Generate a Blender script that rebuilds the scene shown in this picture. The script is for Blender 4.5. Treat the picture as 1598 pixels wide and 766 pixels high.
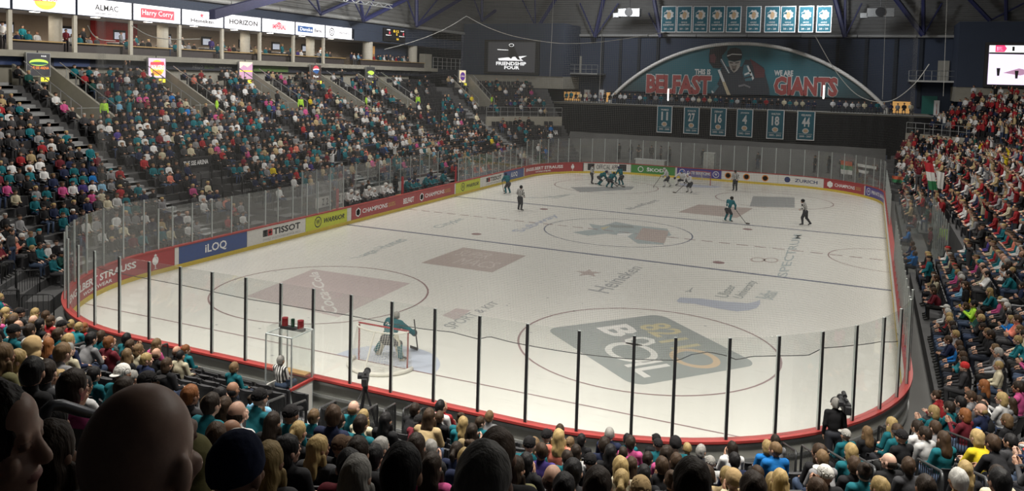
import bpy, math, random
import numpy as np
from mathutils import Vector, Matrix
random.seed(7); rng = np.random.default_rng(7)
for o in list(bpy.data.objects): bpy.data.objects.remove(o)
SC = bpy.context.scene; COL = SC.collection
PI = math.pi
# ------------------------------------------------------------------ camera
CAM = (13.7673, -47.3105, 9.2283); CROT = (1.51279, -0.026802, 0.428704); CF = 1250.95; CPX = 788.35; CPY = 194.18
cd = bpy.data.cameras.new('camera'); cam = bpy.data.objects.new('camera', cd); COL.objects.link(cam)
cam.location = CAM; cam.rotation_euler = CROT
cd.sensor_width = 36; cd.lens = CF/1598*36; cd.shift_x = (799-CPX)/1598; cd.shift_y = (CPY-383)/1598
cd.clip_start = .1; cd.clip_end = 400
SC.camera = cam
# ------------------------------------------------------------------ world, exposure
w = bpy.data.worlds.new('world'); SC.world = w; w.use_nodes = True
w.node_tree.nodes['Background'].inputs[0].default_value = (.55, .6, .75, 1)
w.node_tree.nodes['Background'].inputs[1].default_value = .035
SC.view_settings.view_transform = 'Standard'; SC.view_settings.look = 'None'
SC.view_settings.exposure = 0.22; SC.view_settings.gamma = 1; SC.view_settings.use_curve_mapping = False
# ------------------------------------------------------------------ large lights of the hall (rig above the ice and the stands), plus added wall fill
def area(name, loc, size, power, col=(1, .95, .86), rot=(0, 0, 0), sy=None, spread=PI):
    l = bpy.data.lights.new(name, 'AREA'); l.energy = power; l.color = col; l.size = size
    if sy: l.shape = 'RECTANGLE'; l.size_y = sy
    l.spread = spread
    o = bpy.data.objects.new(name, l); COL.objects.link(o); o.location = loc; o.rotation_euler = rot
    return o
R90 = math.radians
for yy in (-21, -7, 7, 21):
    for xx in (-8, 8):
        area('ice_floodlight', (xx, yy, 19), 3.0, 560, (1, .965, .91))
for yy in (-20, 0, 20):
    area('stand_floodlight', (-18, yy, 18.5), 3.0, 1750, rot=(0, R90(38), 0))
    area('stand_floodlight', (17, yy, 18.5), 3.0, 1600, rot=(0, R90(-38), 0))
for xx in (-6, 6, 17): area('stand_floodlight', (xx, -35, 18), 3.0, 1300, rot=(R90(4), 0, 0), spread=R90(100))
for yy in (0, 22): area('wall_fill', (-24, yy, 18.5), 2.0, 800, (.95, .97, 1), rot=(0, R90(75), 0), sy=8)  # unseen fill lights added to brighten the upper left wall
for xx in (-14, 8): area('wall_fill', (xx, 40, 18.5), 2.0, 750, (.95, .97, 1), rot=(R90(65), 0, 0))  # same added fill for the far wall, no fixture behind it
# ------------------------------------------------------------------ pixel helpers (a pixel gives a direction only)
def eulM(rx, ry, rz): return np.array((Matrix.Rotation(rz, 3, 'Z') @ Matrix.Rotation(ry, 3, 'Y') @ Matrix.Rotation(rx, 3, 'X')))
CM = eulM(*CROT); CP = np.array(CAM)
def pray(x, y): return CM @ np.array([(x-CPX)/CF, -(y-CPY)/CF, -1.0])
def pix(x, y, ax, v):
    d = pray(x, y); return CP + d*((v-CP[ax])/d[ax])
def project(P):
    c = (np.atleast_2d(P)-CP) @ CM; z = -c[:, 2]
    zz = np.where(z > .05, z, np.nan)
    return np.c_[CPX+CF*c[:, 0]/zz, CPY-CF*c[:, 1]/zz, z]

# ------------------------------------------------------------------ materials
MATS = {}
def mat(name, col=(.5, .5, .5), rough=.6, metal=0, var=.12, scale=6., bump=0, emit=0, spec=.5, stretch=(1, 1, 1)):
    if name in MATS: return MATS[name]
    m = bpy.data.materials.new(name); MATS[name] = m; m.use_nodes = True; nt = m.node_tree; b = nt.nodes['Principled BSDF']
    b.inputs['Roughness'].default_value = rough; b.inputs['Metallic'].default_value = metal
    b.inputs['Specular IOR Level'].default_value = spec
    tc = nt.nodes.new('ShaderNodeTexCoord'); mp = nt.nodes.new('ShaderNodeMapping'); mp.inputs['Scale'].default_value = stretch
    nz = nt.nodes.new('ShaderNodeTexNoise'); nz.inputs['Scale'].default_value = scale; nz.inputs['Detail'].default_value = 4
    nt.links.new(tc.outputs['Object'], mp.inputs[0]); nt.links.new(mp.outputs[0], nz.inputs['Vector'])
    mx = nt.nodes.new('ShaderNodeMix'); mx.data_type = 'RGBA'
    mx.inputs[6].default_value = (*[c*(1-var) for c in col], 1); mx.inputs[7].default_value = (*[min(1, c*(1+var)) for c in col], 1)
    nt.links.new(nz.outputs[0], mx.inputs[0]); nt.links.new(mx.outputs[2], b.inputs['Base Color'])
    if emit:
        nt.links.new(mx.outputs[2], b.inputs['Emission Color']); b.inputs['Emission Strength'].default_value = emit
    if bump:
        bp = nt.nodes.new('ShaderNodeBump'); bp.inputs['Strength'].default_value = bump; bp.inputs['Distance'].default_value = .02
        nt.links.new(nz.outputs[0], bp.inputs['Height']); nt.links.new(bp.outputs[0], b.inputs['Normal'])
    return m
def mat_oc(name, rough=.8, var=.15, scale=14., bump=.2, stretch=(1, 1, 1), attr=None):
    """base colour from the object's own colour (shared meshes) or from a colour attribute"""
    if name in MATS: return MATS[name]
    m = mat(name, (.5, .5, .5), rough, 0, var, scale, bump, stretch=stretch); nt = m.node_tree
    b = nt.nodes['Principled BSDF']; mx = [n for n in nt.nodes if n.type == 'MIX'][0]
    mx.inputs[6].default_value = (1-var,)*3+(1,); mx.inputs[7].default_value = (1, 1, 1, 1)
    if attr: src = nt.nodes.new('ShaderNodeAttribute'); src.attribute_name = attr; so = src.outputs['Color']
    else: src = nt.nodes.new('ShaderNodeObjectInfo'); so = src.outputs['Color']
    mu = nt.nodes.new('ShaderNodeMix'); mu.data_type = 'RGBA'; mu.blend_type = 'MULTIPLY'; mu.inputs[0].default_value = 1
    nt.links.new(so, mu.inputs[6]); nt.links.new(mx.outputs[2], mu.inputs[7]); nt.links.new(mu.outputs[2], b.inputs['Base Color'])
    b.inputs['Specular IOR Level'].default_value = .25
    return m
def mat_ramp(name, cols, rough=.7, scale=1.0):
    """per-object random pick between colours"""
    m = bpy.data.materials.new(name); MATS[name] = m; m.use_nodes = True; nt = m.node_tree; b = nt.nodes['Principled BSDF']
    b.inputs['Roughness'].default_value = rough; b.inputs['Specular IOR Level'].default_value = .3
    oi = nt.nodes.new('ShaderNodeObjectInfo'); r = nt.nodes.new('ShaderNodeValToRGB'); r.color_ramp.interpolation = 'CONSTANT'
    while len(r.color_ramp.elements) < len(cols): r.color_ramp.elements.new(.5)
    for i, c in enumerate(cols): r.color_ramp.elements[i].position = i/len(cols); r.color_ramp.elements[i].color = (*c, 1)
    nz = nt.nodes.new('ShaderNodeTexNoise'); nz.inputs['Scale'].default_value = 20
    mu = nt.nodes.new('ShaderNodeMix'); mu.data_type = 'RGBA'; mu.blend_type = 'MULTIPLY'; mu.inputs[0].default_value = .3
    nt.links.new(oi.outputs['Random'], r.inputs[0]); nt.links.new(r.outputs[0], mu.inputs[6]); nt.links.new(nz.outputs[0], mu.inputs[7])
    nt.links.new(mu.outputs[2], b.inputs['Base Color'])
    return m
def glass_mat(name, tint=(.975, .985, .98), haze=.05, refl=.10):
    if name in MATS: return MATS[name]
    m = bpy.data.materials.new(name); MATS[name] = m; m.use_nodes = True; nt = m.node_tree; nt.nodes.remove(nt.nodes['Principled BSDF'])
    out = nt.nodes['Material Output']
    tr = nt.nodes.new('ShaderNodeBsdfTransparent'); tr.inputs[0].default_value = (*tint, 1)
    gl = nt.nodes.new('ShaderNodeBsdfGlossy'); gl.inputs['Roughness'].default_value = .05; gl.inputs[0].default_value = (.9, .9, .9, 1)
    df = nt.nodes.new('ShaderNodeBsdfDiffuse'); df.inputs[0].default_value = (.8, .82, .8, 1)
    nz = nt.nodes.new('ShaderNodeTexNoise'); nz.inputs['Scale'].default_value = .9; nz.inputs['Detail'].default_value = 3
    mh = nt.nodes.new('ShaderNodeMath'); mh.operation = 'MULTIPLY'; mh.inputs[1].default_value = haze*2
    nt.links.new(nz.outputs[0], mh.inputs[0])
    fr = nt.nodes.new('ShaderNodeFresnel'); fr.inputs[0].default_value = 1.35
    fm = nt.nodes.new('ShaderNodeMath'); fm.operation = 'MULTIPLY'; fm.inputs[1].default_value = 1.0
    nt.links.new(fr.outputs[0], fm.inputs[0]); fn_ = nt.nodes.new('ShaderNodeMath'); fn_.operation = 'MINIMUM'; fn_.inputs[1].default_value = refl; nt.links.new(fm.outputs[0], fn_.inputs[0]); fm = fn_
    a = nt.nodes.new('ShaderNodeMixShader'); bsh = nt.nodes.new('ShaderNodeMixShader')
    nt.links.new(mh.outputs[0], a.inputs[0]); nt.links.new(tr.outputs[0], a.inputs[1]); nt.links.new(df.outputs[0], a.inputs[2])
    nt.links.new(fm.outputs[0], bsh.inputs[0]); nt.links.new(a.outputs[0], bsh.inputs[1]); nt.links.new(gl.outputs[0], bsh.inputs[2])
    nt.links.new(bsh.outputs[0], out.inputs[0])
    return m

# ------------------------------------------------------------------ object helpers
def tag(o, label=None, cat=None, group=None, kind=None):
    if label: o['label'] = label
    if cat: o['category'] = cat
    if group: o['group'] = group
    if kind: o['kind'] = kind
    return o
def empty(name, loc=(0, 0, 0), rz=0, label=None, cat=None, group=None, kind=None):
    o = bpy.data.objects.new(name, None); COL.objects.link(o); o.location = loc; o.rotation_euler = (0, 0, rz); o.empty_display_size = .1
    return tag(o, label, cat, group, kind)
def link(name, me, parent=None, loc=None, rot=None):
    o = bpy.data.objects.new(name, me); COL.objects.link(o); o.parent = parent
    if loc is not None: o.location = loc
    if rot is not None: o.rotation_euler = rot
    return o
class MB:
    """collects shapes for ONE mesh"""
    def __init__(s): s.v = []; s.f = []; s.m = []
    def add(s, vs, fs, m=0):
        n = len(s.v); s.v += [tuple(v) for v in vs]; s.f += [tuple(i+n for i in f) for f in fs]; s.m += [m]*len(fs); return s
    def box(s, c, d, m=0, rz=0):
        hx, hy, hz = d[0]/2, d[1]/2, d[2]/2; cr, sr = math.cos(rz), math.sin(rz); vs = []
        for z in (-hz, hz):
            for x, y in ((-hx, -hy), (hx, -hy), (hx, hy), (-hx, hy)):
                vs.append((c[0]+x*cr-y*sr, c[1]+x*sr+y*cr, c[2]+z))
        return s.add(vs, [(3, 2, 1, 0), (4, 5, 6, 7), (0, 1, 5, 4), (1, 2, 6, 5), (2, 3, 7, 6), (3, 0, 4, 7)], m)
    def bar(s, a, b, r, n=6, m=0, r2=None, caps=True):
        a = Vector(a); b = Vector(b); d = (b-a)
        if d.length < 1e-6: return s
        q = d.to_track_quat('Z', 'Y').to_matrix(); r2 = r if r2 is None else r2; vs = []
        for P, rr in ((a, r), (b, r2)):
            for i in range(n):
                t = 2*PI*(i+.5)/n; vs.append(P+q @ Vector((rr*math.cos(t), rr*math.sin(t), 0)))
        fs = [(i, (i+1) % n, n+(i+1) % n, n+i) for i in range(n)]
        if caps: fs += [tuple(range(n-1, -1, -1)), tuple(range(n, 2*n))]
        return s.add(vs, fs, m)
    def tube(s, pts, r, n=6, m=0):
        pts = [Vector(q) for q in pts]; vs = []; up = None
        for i, P in enumerate(pts):
            t = (pts[min(i+1, len(pts)-1)]-pts[max(i-1, 0)]).normalized()
            if up is None: up = t.orthogonal().normalized()
            u = (up-t*up.dot(t)).normalized(); up = u; w_ = t.cross(u); rr = r[i] if isinstance(r, (list, tuple)) else r
            for k in range(n):
                a = 2*PI*k/n; vs.append(P+u*(rr*math.cos(a))+w_*(rr*math.sin(a)))
        L = len(pts); fs = []
        for i in range(L-1):
            for k in range(n): fs.append((i*n+k, i*n+(k+1) % n, (i+1)*n+(k+1) % n, (i+1)*n+k))
        fs += [tuple(range(n-1, -1, -1)), tuple((L-1)*n+k for k in range(n))]
        return s.add(vs, fs, m)
    def poly(s, pts, m=0): return s.add(pts, [tuple(range(len(pts)))], m)
    def mesh(s, name, mats):
        me = bpy.data.meshes.new(name); me.from_pydata(s.v, [], s.f)
        for m in (mats if isinstance(mats, (list, tuple)) else [mats]): me.materials.append(m)
        if any(s.m): me.polygons.foreach_set('material_index', s.m)
        me.update(); return me
    def build(s, name, mats, parent=None, smooth=False, **k):
        me = s.mesh(name, mats)
        if smooth: me.polygons.foreach_set('use_smooth', [True]*len(me.polygons))
        o = link(name, me, parent)
        return tag(o, **k) if k else o
def obox(name, c, d, m, parent=None, rz=0, **k): return MB().box(c, d, 0, rz).build(name, m, parent, **k)
def copy_tree(o, parent=None):
    c = o.copy(); COL.objects.link(c); c.parent = parent
    for ch in o.children: copy_tree(ch, c)
    return c
# text: flat glyph outlines of Blender's built-in font, mapped by a function (x, y) -> world
TXT = {}
def glyphs(s, bold=0., shear=0.):
    key = (s, bold, shear)
    if key not in TXT:
        cu = bpy.data.curves.new('t', 'FONT'); cu.body = s; cu.size = 1; cu.offset = bold; cu.shear = shear; cu.resolution_u = 2; cu.align_x = 'LEFT'
        ob = bpy.data.objects.new('t', cu); COL.objects.link(ob); bpy.context.view_layer.update()
        me = bpy.data.meshes.new_from_object(ob.evaluated_get(bpy.context.evaluated_depsgraph_get()))
        vs = [(v.co.x, v.co.y) for v in me.vertices]; fs = [tuple(f.vertices) for f in me.polygons]
        bpy.data.objects.remove(ob); bpy.data.curves.remove(cu); bpy.data.meshes.remove(me)
        xs = [v[0] for v in vs]; ys = [v[1] for v in vs]
        x0, x1, y0, y1 = min(xs), max(xs), min(ys), max(ys)
        TXT[key] = ([((x-x0)/(x1-x0), (y-y0)/(y1-y0)) for x, y in vs], fs, (x1-x0)/(y1-y0))
    return TXT[key]
def text(s, fn, x0, x1, y0, y1, m, parent=None, bold=0., shear=0., name='lettering'):
    """fits the glyphs of s into the rectangle x0..x1, y0..y1 of a chart; fn maps chart to world"""
    vs, fs, asp = glyphs(s, bold, shear)
    mb = MB(); mb.add([fn(x0+(x1-x0)*x, y0+(y1-y0)*y) for x, y in vs], fs)
    return mb.build(name, m, parent)
def shape(pts, fn, m, parent=None, name='emblem'):
    return MB().poly([fn(x, y) for x, y in pts]).build(name, m, parent)
def disc(cx, cy, rx, ry=None, n=24, a0=0, a1=2*PI):
    ry = rx if ry is None else ry
    return [(cx+rx*math.cos(a0+(a1-a0)*i/n), cy+ry*math.sin(a0+(a1-a0)*i/n)) for i in range(n if a1-a0 > 6.2 else n+1)]
def star(cx, cy, r, r2=None, n=5, rot=PI/2):
    r2 = r*.42 if r2 is None else r2
    return [(cx+(r if i % 2 == 0 else r2)*math.cos(rot+PI*i/n), cy+(r if i % 2 == 0 else r2)*math.sin(rot+PI*i/n)) for i in range(2*n)]
def ring(cx, cy, r, w_, fn, m, parent=None, n=28, a0=0, a1=2*PI, name='emblem'):
    mb = MB()
    for i in range(n):
        t0 = a0+(a1-a0)*i/n; t1 = a0+(a1-a0)*(i+1)/n
        mb.poly([fn(cx+r_*math.cos(t), cy+r_*math.sin(t)) for r_, t in ((r, t0), (r, t1), (r-w_, t1), (r-w_, t0))])
    return mb.build(name, m, parent)
# plain flat colours for print
def paint(name, col, rough=.5): return mat('paint_'+name, col, rough, var=.05, scale=3)
WHITE = paint('white', (.8, .8, .8)); BLACKP = paint('black', (.015, .015, .018)); REDP = paint('red', (.42, .035, .04)); NAVYP = paint('navy', (.02, .035, .13))
TEALP = paint('teal', (.01, .16, .2)); YELP = paint('yellow', (.62, .62, .02)); GRNP = paint('green', (.06, .25, .05)); PURP = paint('purple', (.07, .04, .28)); GOLDP = paint('gold', (.55, .36, .1)); GREYP = paint('grey', (.3, .3, .3))
ORANGEP = paint('orange', (.75, .25, .03)); TANP = paint('tan', (.55, .38, .22))
# ------------------------------------------------------------------ the rink outline as a path: u runs left side -> near end -> right side -> far end
HW, HL, RC = 15.05, 30., 8.5
SX, SY = HW-RC, HL-RC; QA = RC*PI/2; TOT = 4*SX+4*SY+4*QA
def rk(u, off=0.):
    """point and outward normal at arc length u (0 = middle of the left side), off metres outside the boards' inner face"""
    u = (u+SY) % TOT
    if u < 2*SY: return (-HW-off, SY-u), (-1, 0)
    u -= 2*SY
    if u < QA: n = (-math.cos(u/RC), -math.sin(u/RC)); return (-SX+n[0]*(RC+off), -SY+n[1]*(RC+off)), n
    u -= QA
    if u < 2*SX: return (-SX+u, -HL-off), (0, -1)
    u -= 2*SX
    if u < QA: n = (math.sin(u/RC), -math.cos(u/RC)); return (SX+n[0]*(RC+off), -SY+n[1]*(RC+off)), n
    u -= QA
    if u < 2*SY: return (HW+off, -SY+u), (1, 0)
    u -= 2*SY
    if u < QA: n = (math.cos(u/RC), math.sin(u/RC)); return (SX+n[0]*(RC+off), SY+n[1]*(RC+off)), n
    u -= QA
    if u < 2*SX: return (SX-u, HL+off), (0, 1)
    u -= 2*SX
    n = (-math.sin(u/RC), math.cos(u/RC)); return (-SX+n[0]*(RC+off), SY+n[1]*(RC+off)), n
def rkp(u, off, z): q, n = rk(u, off); return (q[0], q[1], z)
def usteps(u0, u1, step=.6):
    n = max(1, int(math.ceil(abs(u1-u0)/step))); return [u0+(u1-u0)*i/n for i in range(n+1)]
def sweep(mb, u0, u1, prof, m=0, step=.6, caps=True):
    """sweeps a closed profile [(off, z)...] along the rink path"""
    us = usteps(u0, u1, step); k = len(prof); vs = [rkp(u, o, z) for u in us for o, z in prof]; fs = []
    for i in range(len(us)-1):
        for j in range(k): fs.append((i*k+j, (i+1)*k+j, (i+1)*k+(j+1) % k, i*k+(j+1) % k))
    if caps: fs += [tuple(range(k)), tuple((len(us)-1)*k+j for j in range(k-1, -1, -1))]
    return mb.add(vs, fs, m)
# ================================================================== SETTING
CONC = mat('concrete', (.30, .285, .24), .85, var=.2, scale=1.5, bump=.1); CONCD = mat('terrace_concrete', (.07, .07, .073), .85, var=.3, scale=1.2, bump=.1)
STEPM = mat('aisle_step', (.23, .235, .24), .8, var=.15, scale=3); NAVYW = mat('navy_wall', (.035, .048, .08), .8, var=.12, scale=.6)
DARKW = mat('dark_wall', (.02, .025, .035), .8, var=.3, scale=.8); FLOORM = mat('floor_concrete', (.11, .11, .108), .8, var=.2, scale=.5)
STEEL = mat('galvanised_steel', (.42, .43, .43), .4, .7, var=.15, scale=6); BLKMETAL = mat('black_metal', (.03, .03, .033), .45, .3, var=.2); ALU = mat('aluminium', (.55, .6, .6), .35, .6, var=.1)
TRUSSM = mat('truss_blue', (.018, .022, .09), .55, var=.2); BLKPL = mat('black_plastic', (.018, .018, .02), .5, var=.3); WOOD = mat('bar_wood', (.42, .27, .1), .5, var=.2, scale=3, stretch=(6, 1, 1))
# ice: procedural skate scratches and cloudy wear
def ice_material():
    m = mat('ice', (.70, .69, .645), .32, var=.035, scale=.35, spec=.35); nt = m.node_tree; b = nt.nodes['Principled BSDF']; mx = [n for n in nt.nodes if n.type == 'MIX'][0]
    tc = [n for n in nt.nodes if n.type == 'TEX_COORD'][0]; acc = mx.outputs[2]
    for ang, sc, st in ((20, 1.1, 9), (110, .9, 8), (65, 1.6, 14)):
        mp = nt.nodes.new('ShaderNodeMapping'); mp.inputs['Rotation'].default_value = (0, 0, math.radians(ang)); mp.inputs['Scale'].default_value = (1, st, 1)
        nz = nt.nodes.new('ShaderNodeTexNoise'); nz.inputs['Scale'].default_value = sc; nz.inputs['Detail'].default_value = 6; nz.inputs['Distortion'].default_value = .6
        rp = nt.nodes.new('ShaderNodeValToRGB'); rp.color_ramp.elements[0].position = .60; rp.color_ramp.elements[1].position = .74
        rp.color_ramp.elements[0].color = (1, 1, 1, 1); rp.color_ramp.elements[1].color = (.90, .90, .90, 1)
        mu = nt.nodes.new('ShaderNodeMix'); mu.data_type = 'RGBA'; mu.blend_type = 'MULTIPLY'; mu.inputs[0].default_value = .8
        nt.links.new(tc.outputs['Object'], mp.inputs[0]); nt.links.new(mp.outputs[0], nz.inputs['Vector']); nt.links.new(nz.outputs[0], rp.inputs[0])
        nt.links.new(acc, mu.inputs[6]); nt.links.new(rp.outputs[0], mu.inputs[7]); acc = mu.outputs[2]
    nt.links.new(acc, b.inputs['Base Color']); return m
ICE = ice_material()
obox('floor', (0, 0, -.06), (84, 120, .08), FLOORM, kind='structure')
ice = MB().poly([rkp(u, -.002, 0) for u in usteps(0, TOT, .7)[:-1]]).build('floor_ice', ICE, kind='structure')
tag(ice, label='pale worn rink ice inside the boards')
# --- terraces (rows k = 0..20)
NR = 21
def dk(k): return 2.2+.8*k
def surf(d): return 0.838+.3638*(max(d, 1.0)-2.2)+.00516*(max(d, 1.0)-2.2)**2
def zf(k): return surf(dk(k))
TD = 1.63                               # front edge of the first tread: feet of a seated person rest on it
def terr_prof(k0, k1, tail):
    pr = [(TD+.8*k0, -.02)]
    if k0 == -1: pr = [(.8, -.02), (.8, .5), (TD, .5)]; k0 = 0
    for k in range(k0, k1+1): pr += [(TD+.8*k, zf(k)), (TD+.8+.8*k, zf(k))]
    return pr+tail
def strip(mb, u0, u1, prof, m=0, step=1.2):
    us = usteps(u0, u1, step); k = len(prof); vs = [rkp(u, o, z) for u in us for o, z in prof]; fs = []
    for i in range(len(us)-1):
        for j in range(k-1): fs.append((i*k+j, (i+1)*k+j, (i+1)*k+j+1, i*k+j+1))
    for u in (u0, u1): mb.add([rkp(u, o, z) for o, z in prof], [tuple(range(k))], m)      # closed ends
    return mb.add(vs, fs, m)
def u_at_px(px, off, z, u0, u1):
    us = np.linspace(u0, u1, 500); P = project(np.array([rkp(t, off, z) for t in us])); return float(us[np.nanargmin(np.abs(P[:, 0]-px))])
VOM_U = [13.5, 4.3, -4.9, -14.2, -22.05, u_at_px(722, 18.8, 8.6, -34, -23)]
VW = 1.2; VK = 15                      # half width; first row cut by an upper gangway
LOW_U = [(10.6, 13.0), (27.6, 29.8)]    # lower gangways through the front rows
full_tail = [(20.6, zf(20)), (20.6, -.02)]
vom_tail = [(TD+.8*VK, 5.55), (20.6, 5.55), (20.6, -.02)]
cuts = sorted([(u-VW*RC/(RC+ (0 if u > -21.5 else 17))*1.0 if u < -21.5 else u-VW, u+VW*RC/(RC+17) if u < -21.5 else u+VW, 'v') for u in VOM_U])
ULO, UHI = -29.6, 112.4
def kstart(u): return 2 if (-9.2 <= u <= 9.2 or 78 <= u <= 88) else 0
def kseat(u): return 2 if (-9.55 <= u <= 9.55 or 77.65 <= u <= 88.35) else 0
def frow(u): return (-21.5 < u < -9.2) or (13.0 < u < 27.5) or (57.6 < u < 78) or (88 < u < 104)   # extra low row right behind the side glass
def in_low(u, k): return any(a <= u <= b for a, b in LOW_U) and k < 7
def in_vom(u, k): return k >= VK and any(a <= u <= b for a, b, _ in cuts)
brk = sorted(set([ULO, UHI, -9.2, 9.2, 78, 88, 28, 55, -21.5, 13.0, 27.5, 57.6, 104]+[t for c in cuts for t in c[:2]]+[t for c in LOW_U for t in c]))
terr = {'left': MB(), 'near': MB(), 'right': MB()}
for a, b in zip(brk[:-1], brk[1:]):
    mid = (a+b)/2; k0 = kstart(mid); mb = terr['left' if mid < 28 else 'near' if mid < 55 else 'right']; k0 = -1 if frow(mid) else k0
    if in_vom(mid, 20): strip(mb, a, b, terr_prof(k0, VK-1, vom_tail), step=.4)
    elif in_low(mid, 0): strip(mb, a, b, [(1.8, -.02), (1.8, .3), (7.4, .3), (7.4, zf(7))]+[(o, z) for o, z in terr_prof(7, 20, full_tail)[2:]], step=.4)
    else: strip(mb, a, b, terr_prof(k0, 20, full_tail), step=.8)
for s in terr: terr[s].build('terrace_'+s, CONCD, kind='structure')
# --- concrete cheeks and handrails of the upper gangways
def gangway(u0, u1, i):
    g = empty('gangway', rkp((u0+u1)/2, 1.8+.8*VK, 5.55), 0, 'concrete stair gangway with sloping cheek walls under the %s light box' % ['arena name', 'red and yellow', 'pink and gold', 'red and blue drinks', 'green striped', 'purple oval'][i], 'gangway', 'gangways of the upper left stand')
    g.matrix_world = Matrix.Identity(4)
    for uu, sg in ((u0, -1), (u1, 1)):
        d0, d1 = 1.8+.8*VK-.3, 19.6; w = .09 if u0 > -21.5 else .03
        vs = []
        for t in (uu-w, uu+w):
            vs += [rkp(t, d0, 5.1), rkp(t, d1, 5.1), rkp(t, d1, surf(d1)+.55), rkp(t, d0, surf(d0)+.55)]
        MB().add(vs, [(0, 1, 2, 3), (7, 6, 5, 4), (0, 4, 5, 1), (1, 5, 6, 2), (2, 6, 7, 3), (3, 7, 4, 0)]).build('cheek_wall', CONC, g)
        hr = MB().tube([rkp(uu, d0, surf(d0)+.55), rkp(uu, d0, surf(d0)+1.25), rkp(uu, d1-1, surf(d1-1)+1.25)], .035, 6).build('handrail', STEEL, g)
        for q in range(5): MB().bar(rkp(uu, d0+.9*q+.9, surf(d0+.9*q+.9)+.5), rkp(uu, d0+.9*q+.9, surf(d0+.9*q+.9)+1.25), .025, 5).build('rail_post', STEEL, g)
    MB().add([rkp(u, 20.0, z) for z in (5.55, 8.1) for u in (u0, u1)], [(0, 1, 3, 2)]).build('door_opening', DARKW, g)
    MB().box(Vector(rkp((u0+u1)/2, 1.8+.8*VK+.2, 6.75)), (.05, 2.3 if u0 > -21.5 else .05, .05)).build('gate_bar', STEEL, g)
for i, c in enumerate([next(c for c in cuts if c[0] < u < c[1]) for u in VOM_U]): gangway(c[0], c[1], i)
# back wall of the left stand: concrete strip, dark fascia, slab edge
def wallstrip(name, u0, u1, o0, o1, z0, z1, m, **k): return sweep(MB(), u0, u1, [(o0, z0), (o1, z0), (o1, z1), (o0, z1)], step=.6).build(name, m, **k)
XS = -35.2
obox('wall_left_base', (XS-.3, 2, 8.45), (.5, 62, 1.6), CONC, kind='structure')
obox('wall_left_fascia', (XS+.15, 9.6, 9.47), (.25, 57, .56), mat('fascia', (.03, .035, .055), .6), kind='structure')
obox('floor_suite_slab', (XS-2.2, 9.6, 9.95), (6.2, 57, .4), CONC, kind='structure')
obox('wall_left_suite_back', (XS-4.6, 9.6, 12), (.2, 57, 4.2), mat('suite_plaster', (.34, .27, .21), .85, var=.1), kind='structure')
obox('ceiling_suite', (XS-2.4, 9.6, 12.78), (4.6, 57, .14), mat('suite_ceiling', (.35, .34, .36), .8), kind='structure')
obox('wall_left_upper', (XS-.12, 9.6, 14.3), (.24, 57, .95), NAVYW, kind='structure')
obox('wall_left_panel', (XS-.12, 34, 13.26), (.24, 24, 1.1), NAVYW, kind='structure')
CLAD = mat('cladding', (.15, .15, .145), .7, var=.12, scale=1.2)
def cladding(name, a, b, z0, z1, n):
    """corrugated cladding: profiled ribs run along the wall from a to b"""
    mb = MB(); a = Vector(a); b = Vector(b); nr = Vector(n); h = (z1-z0); c = 26; vs = []
    for i in range(c*2+1):
        z = z0+h*i/(c*2); o = .05 if i % 4 in (1, 2) else -.05
        vs += [(*(a.xy+nr.xy*o), z), (*(b.xy+nr.xy*o), z)]
    mb.add(vs, [(2*i, 2*i+1, 2*i+3, 2*i+2) for i in range(c*2)]); return mb.build(name, CLAD, kind='structure')
cladding('wall_left_cladding', (XS-.1, -20, 0), (XS-.1, 52.5, 0), 14.75, 20.5, (1, 0, 0))
cladding('wall_far_cladding', (-36, 52.2, 0), (38, 52.2, 0), 15.0, 20.5, (0, -1, 0))
obox('wall_far', (0, 52.4, 9.5), (76, .3, 11), NAVYW, kind='structure')
for i, x in enumerate((-18, -15.6, -13.2, -10.8, 7, 10, 13, 16, 18.5)): obox('trim_far_%d' % i, (x, 52.15, 11), (.35, .25, 7.6), DARKW, kind='structure')
obox('ceiling', (0, 0, 20.7), (84, 110, .2), mat('roof_deck', (.05, .05, .055), .8), kind='structure')
obox('wall_right', (38.2, 0, 10), (.3, 110, 21), NAVYW, kind='structure'); obox('wall_near', (0, -54, 10), (84, .3, 21), DARKW, kind='structure')
obox('wall_left_outer', (XS-5, 0, 10), (.3, 110, 21), DARKW, kind='structure')
# towers at the far corners
for nm, x0, x1 in (('wall_tower_left', -35.0, -21.05), ('wall_tower_right', 21.55, 37.5)):
    obox(nm, ((x0+x1)/2, 49.1, 12.85), (x1-x0, 6.2, 6.6), NAVYW, kind='structure')
    obox(nm+'_base', ((x0+x1)/2, 49.1, 8.8), (x1-x0, 6.0, 1.5), CONC, kind='structure')
# perimeter pipe
t = empty('trim_1', (XS+.2, 0, 14.78), kind='structure'); t.matrix_world = Matrix.Identity(4)
PIPE = mat('pipe_grey', (.34, .34, .33), .5)
for y in range(-20, 46, 6): MB().bar((XS+.25, y+.05, 14.85), (XS+.25, y+5.95, 14.85), .19, 10).build('pipe_length', PIPE, t)
for x in range(-36, 36, 6): MB().bar((x+.05, 51.8, 15.0), (x+5.95, 51.8, 15.0), .17, 10).build('pipe_length', PIPE, t)
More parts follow.
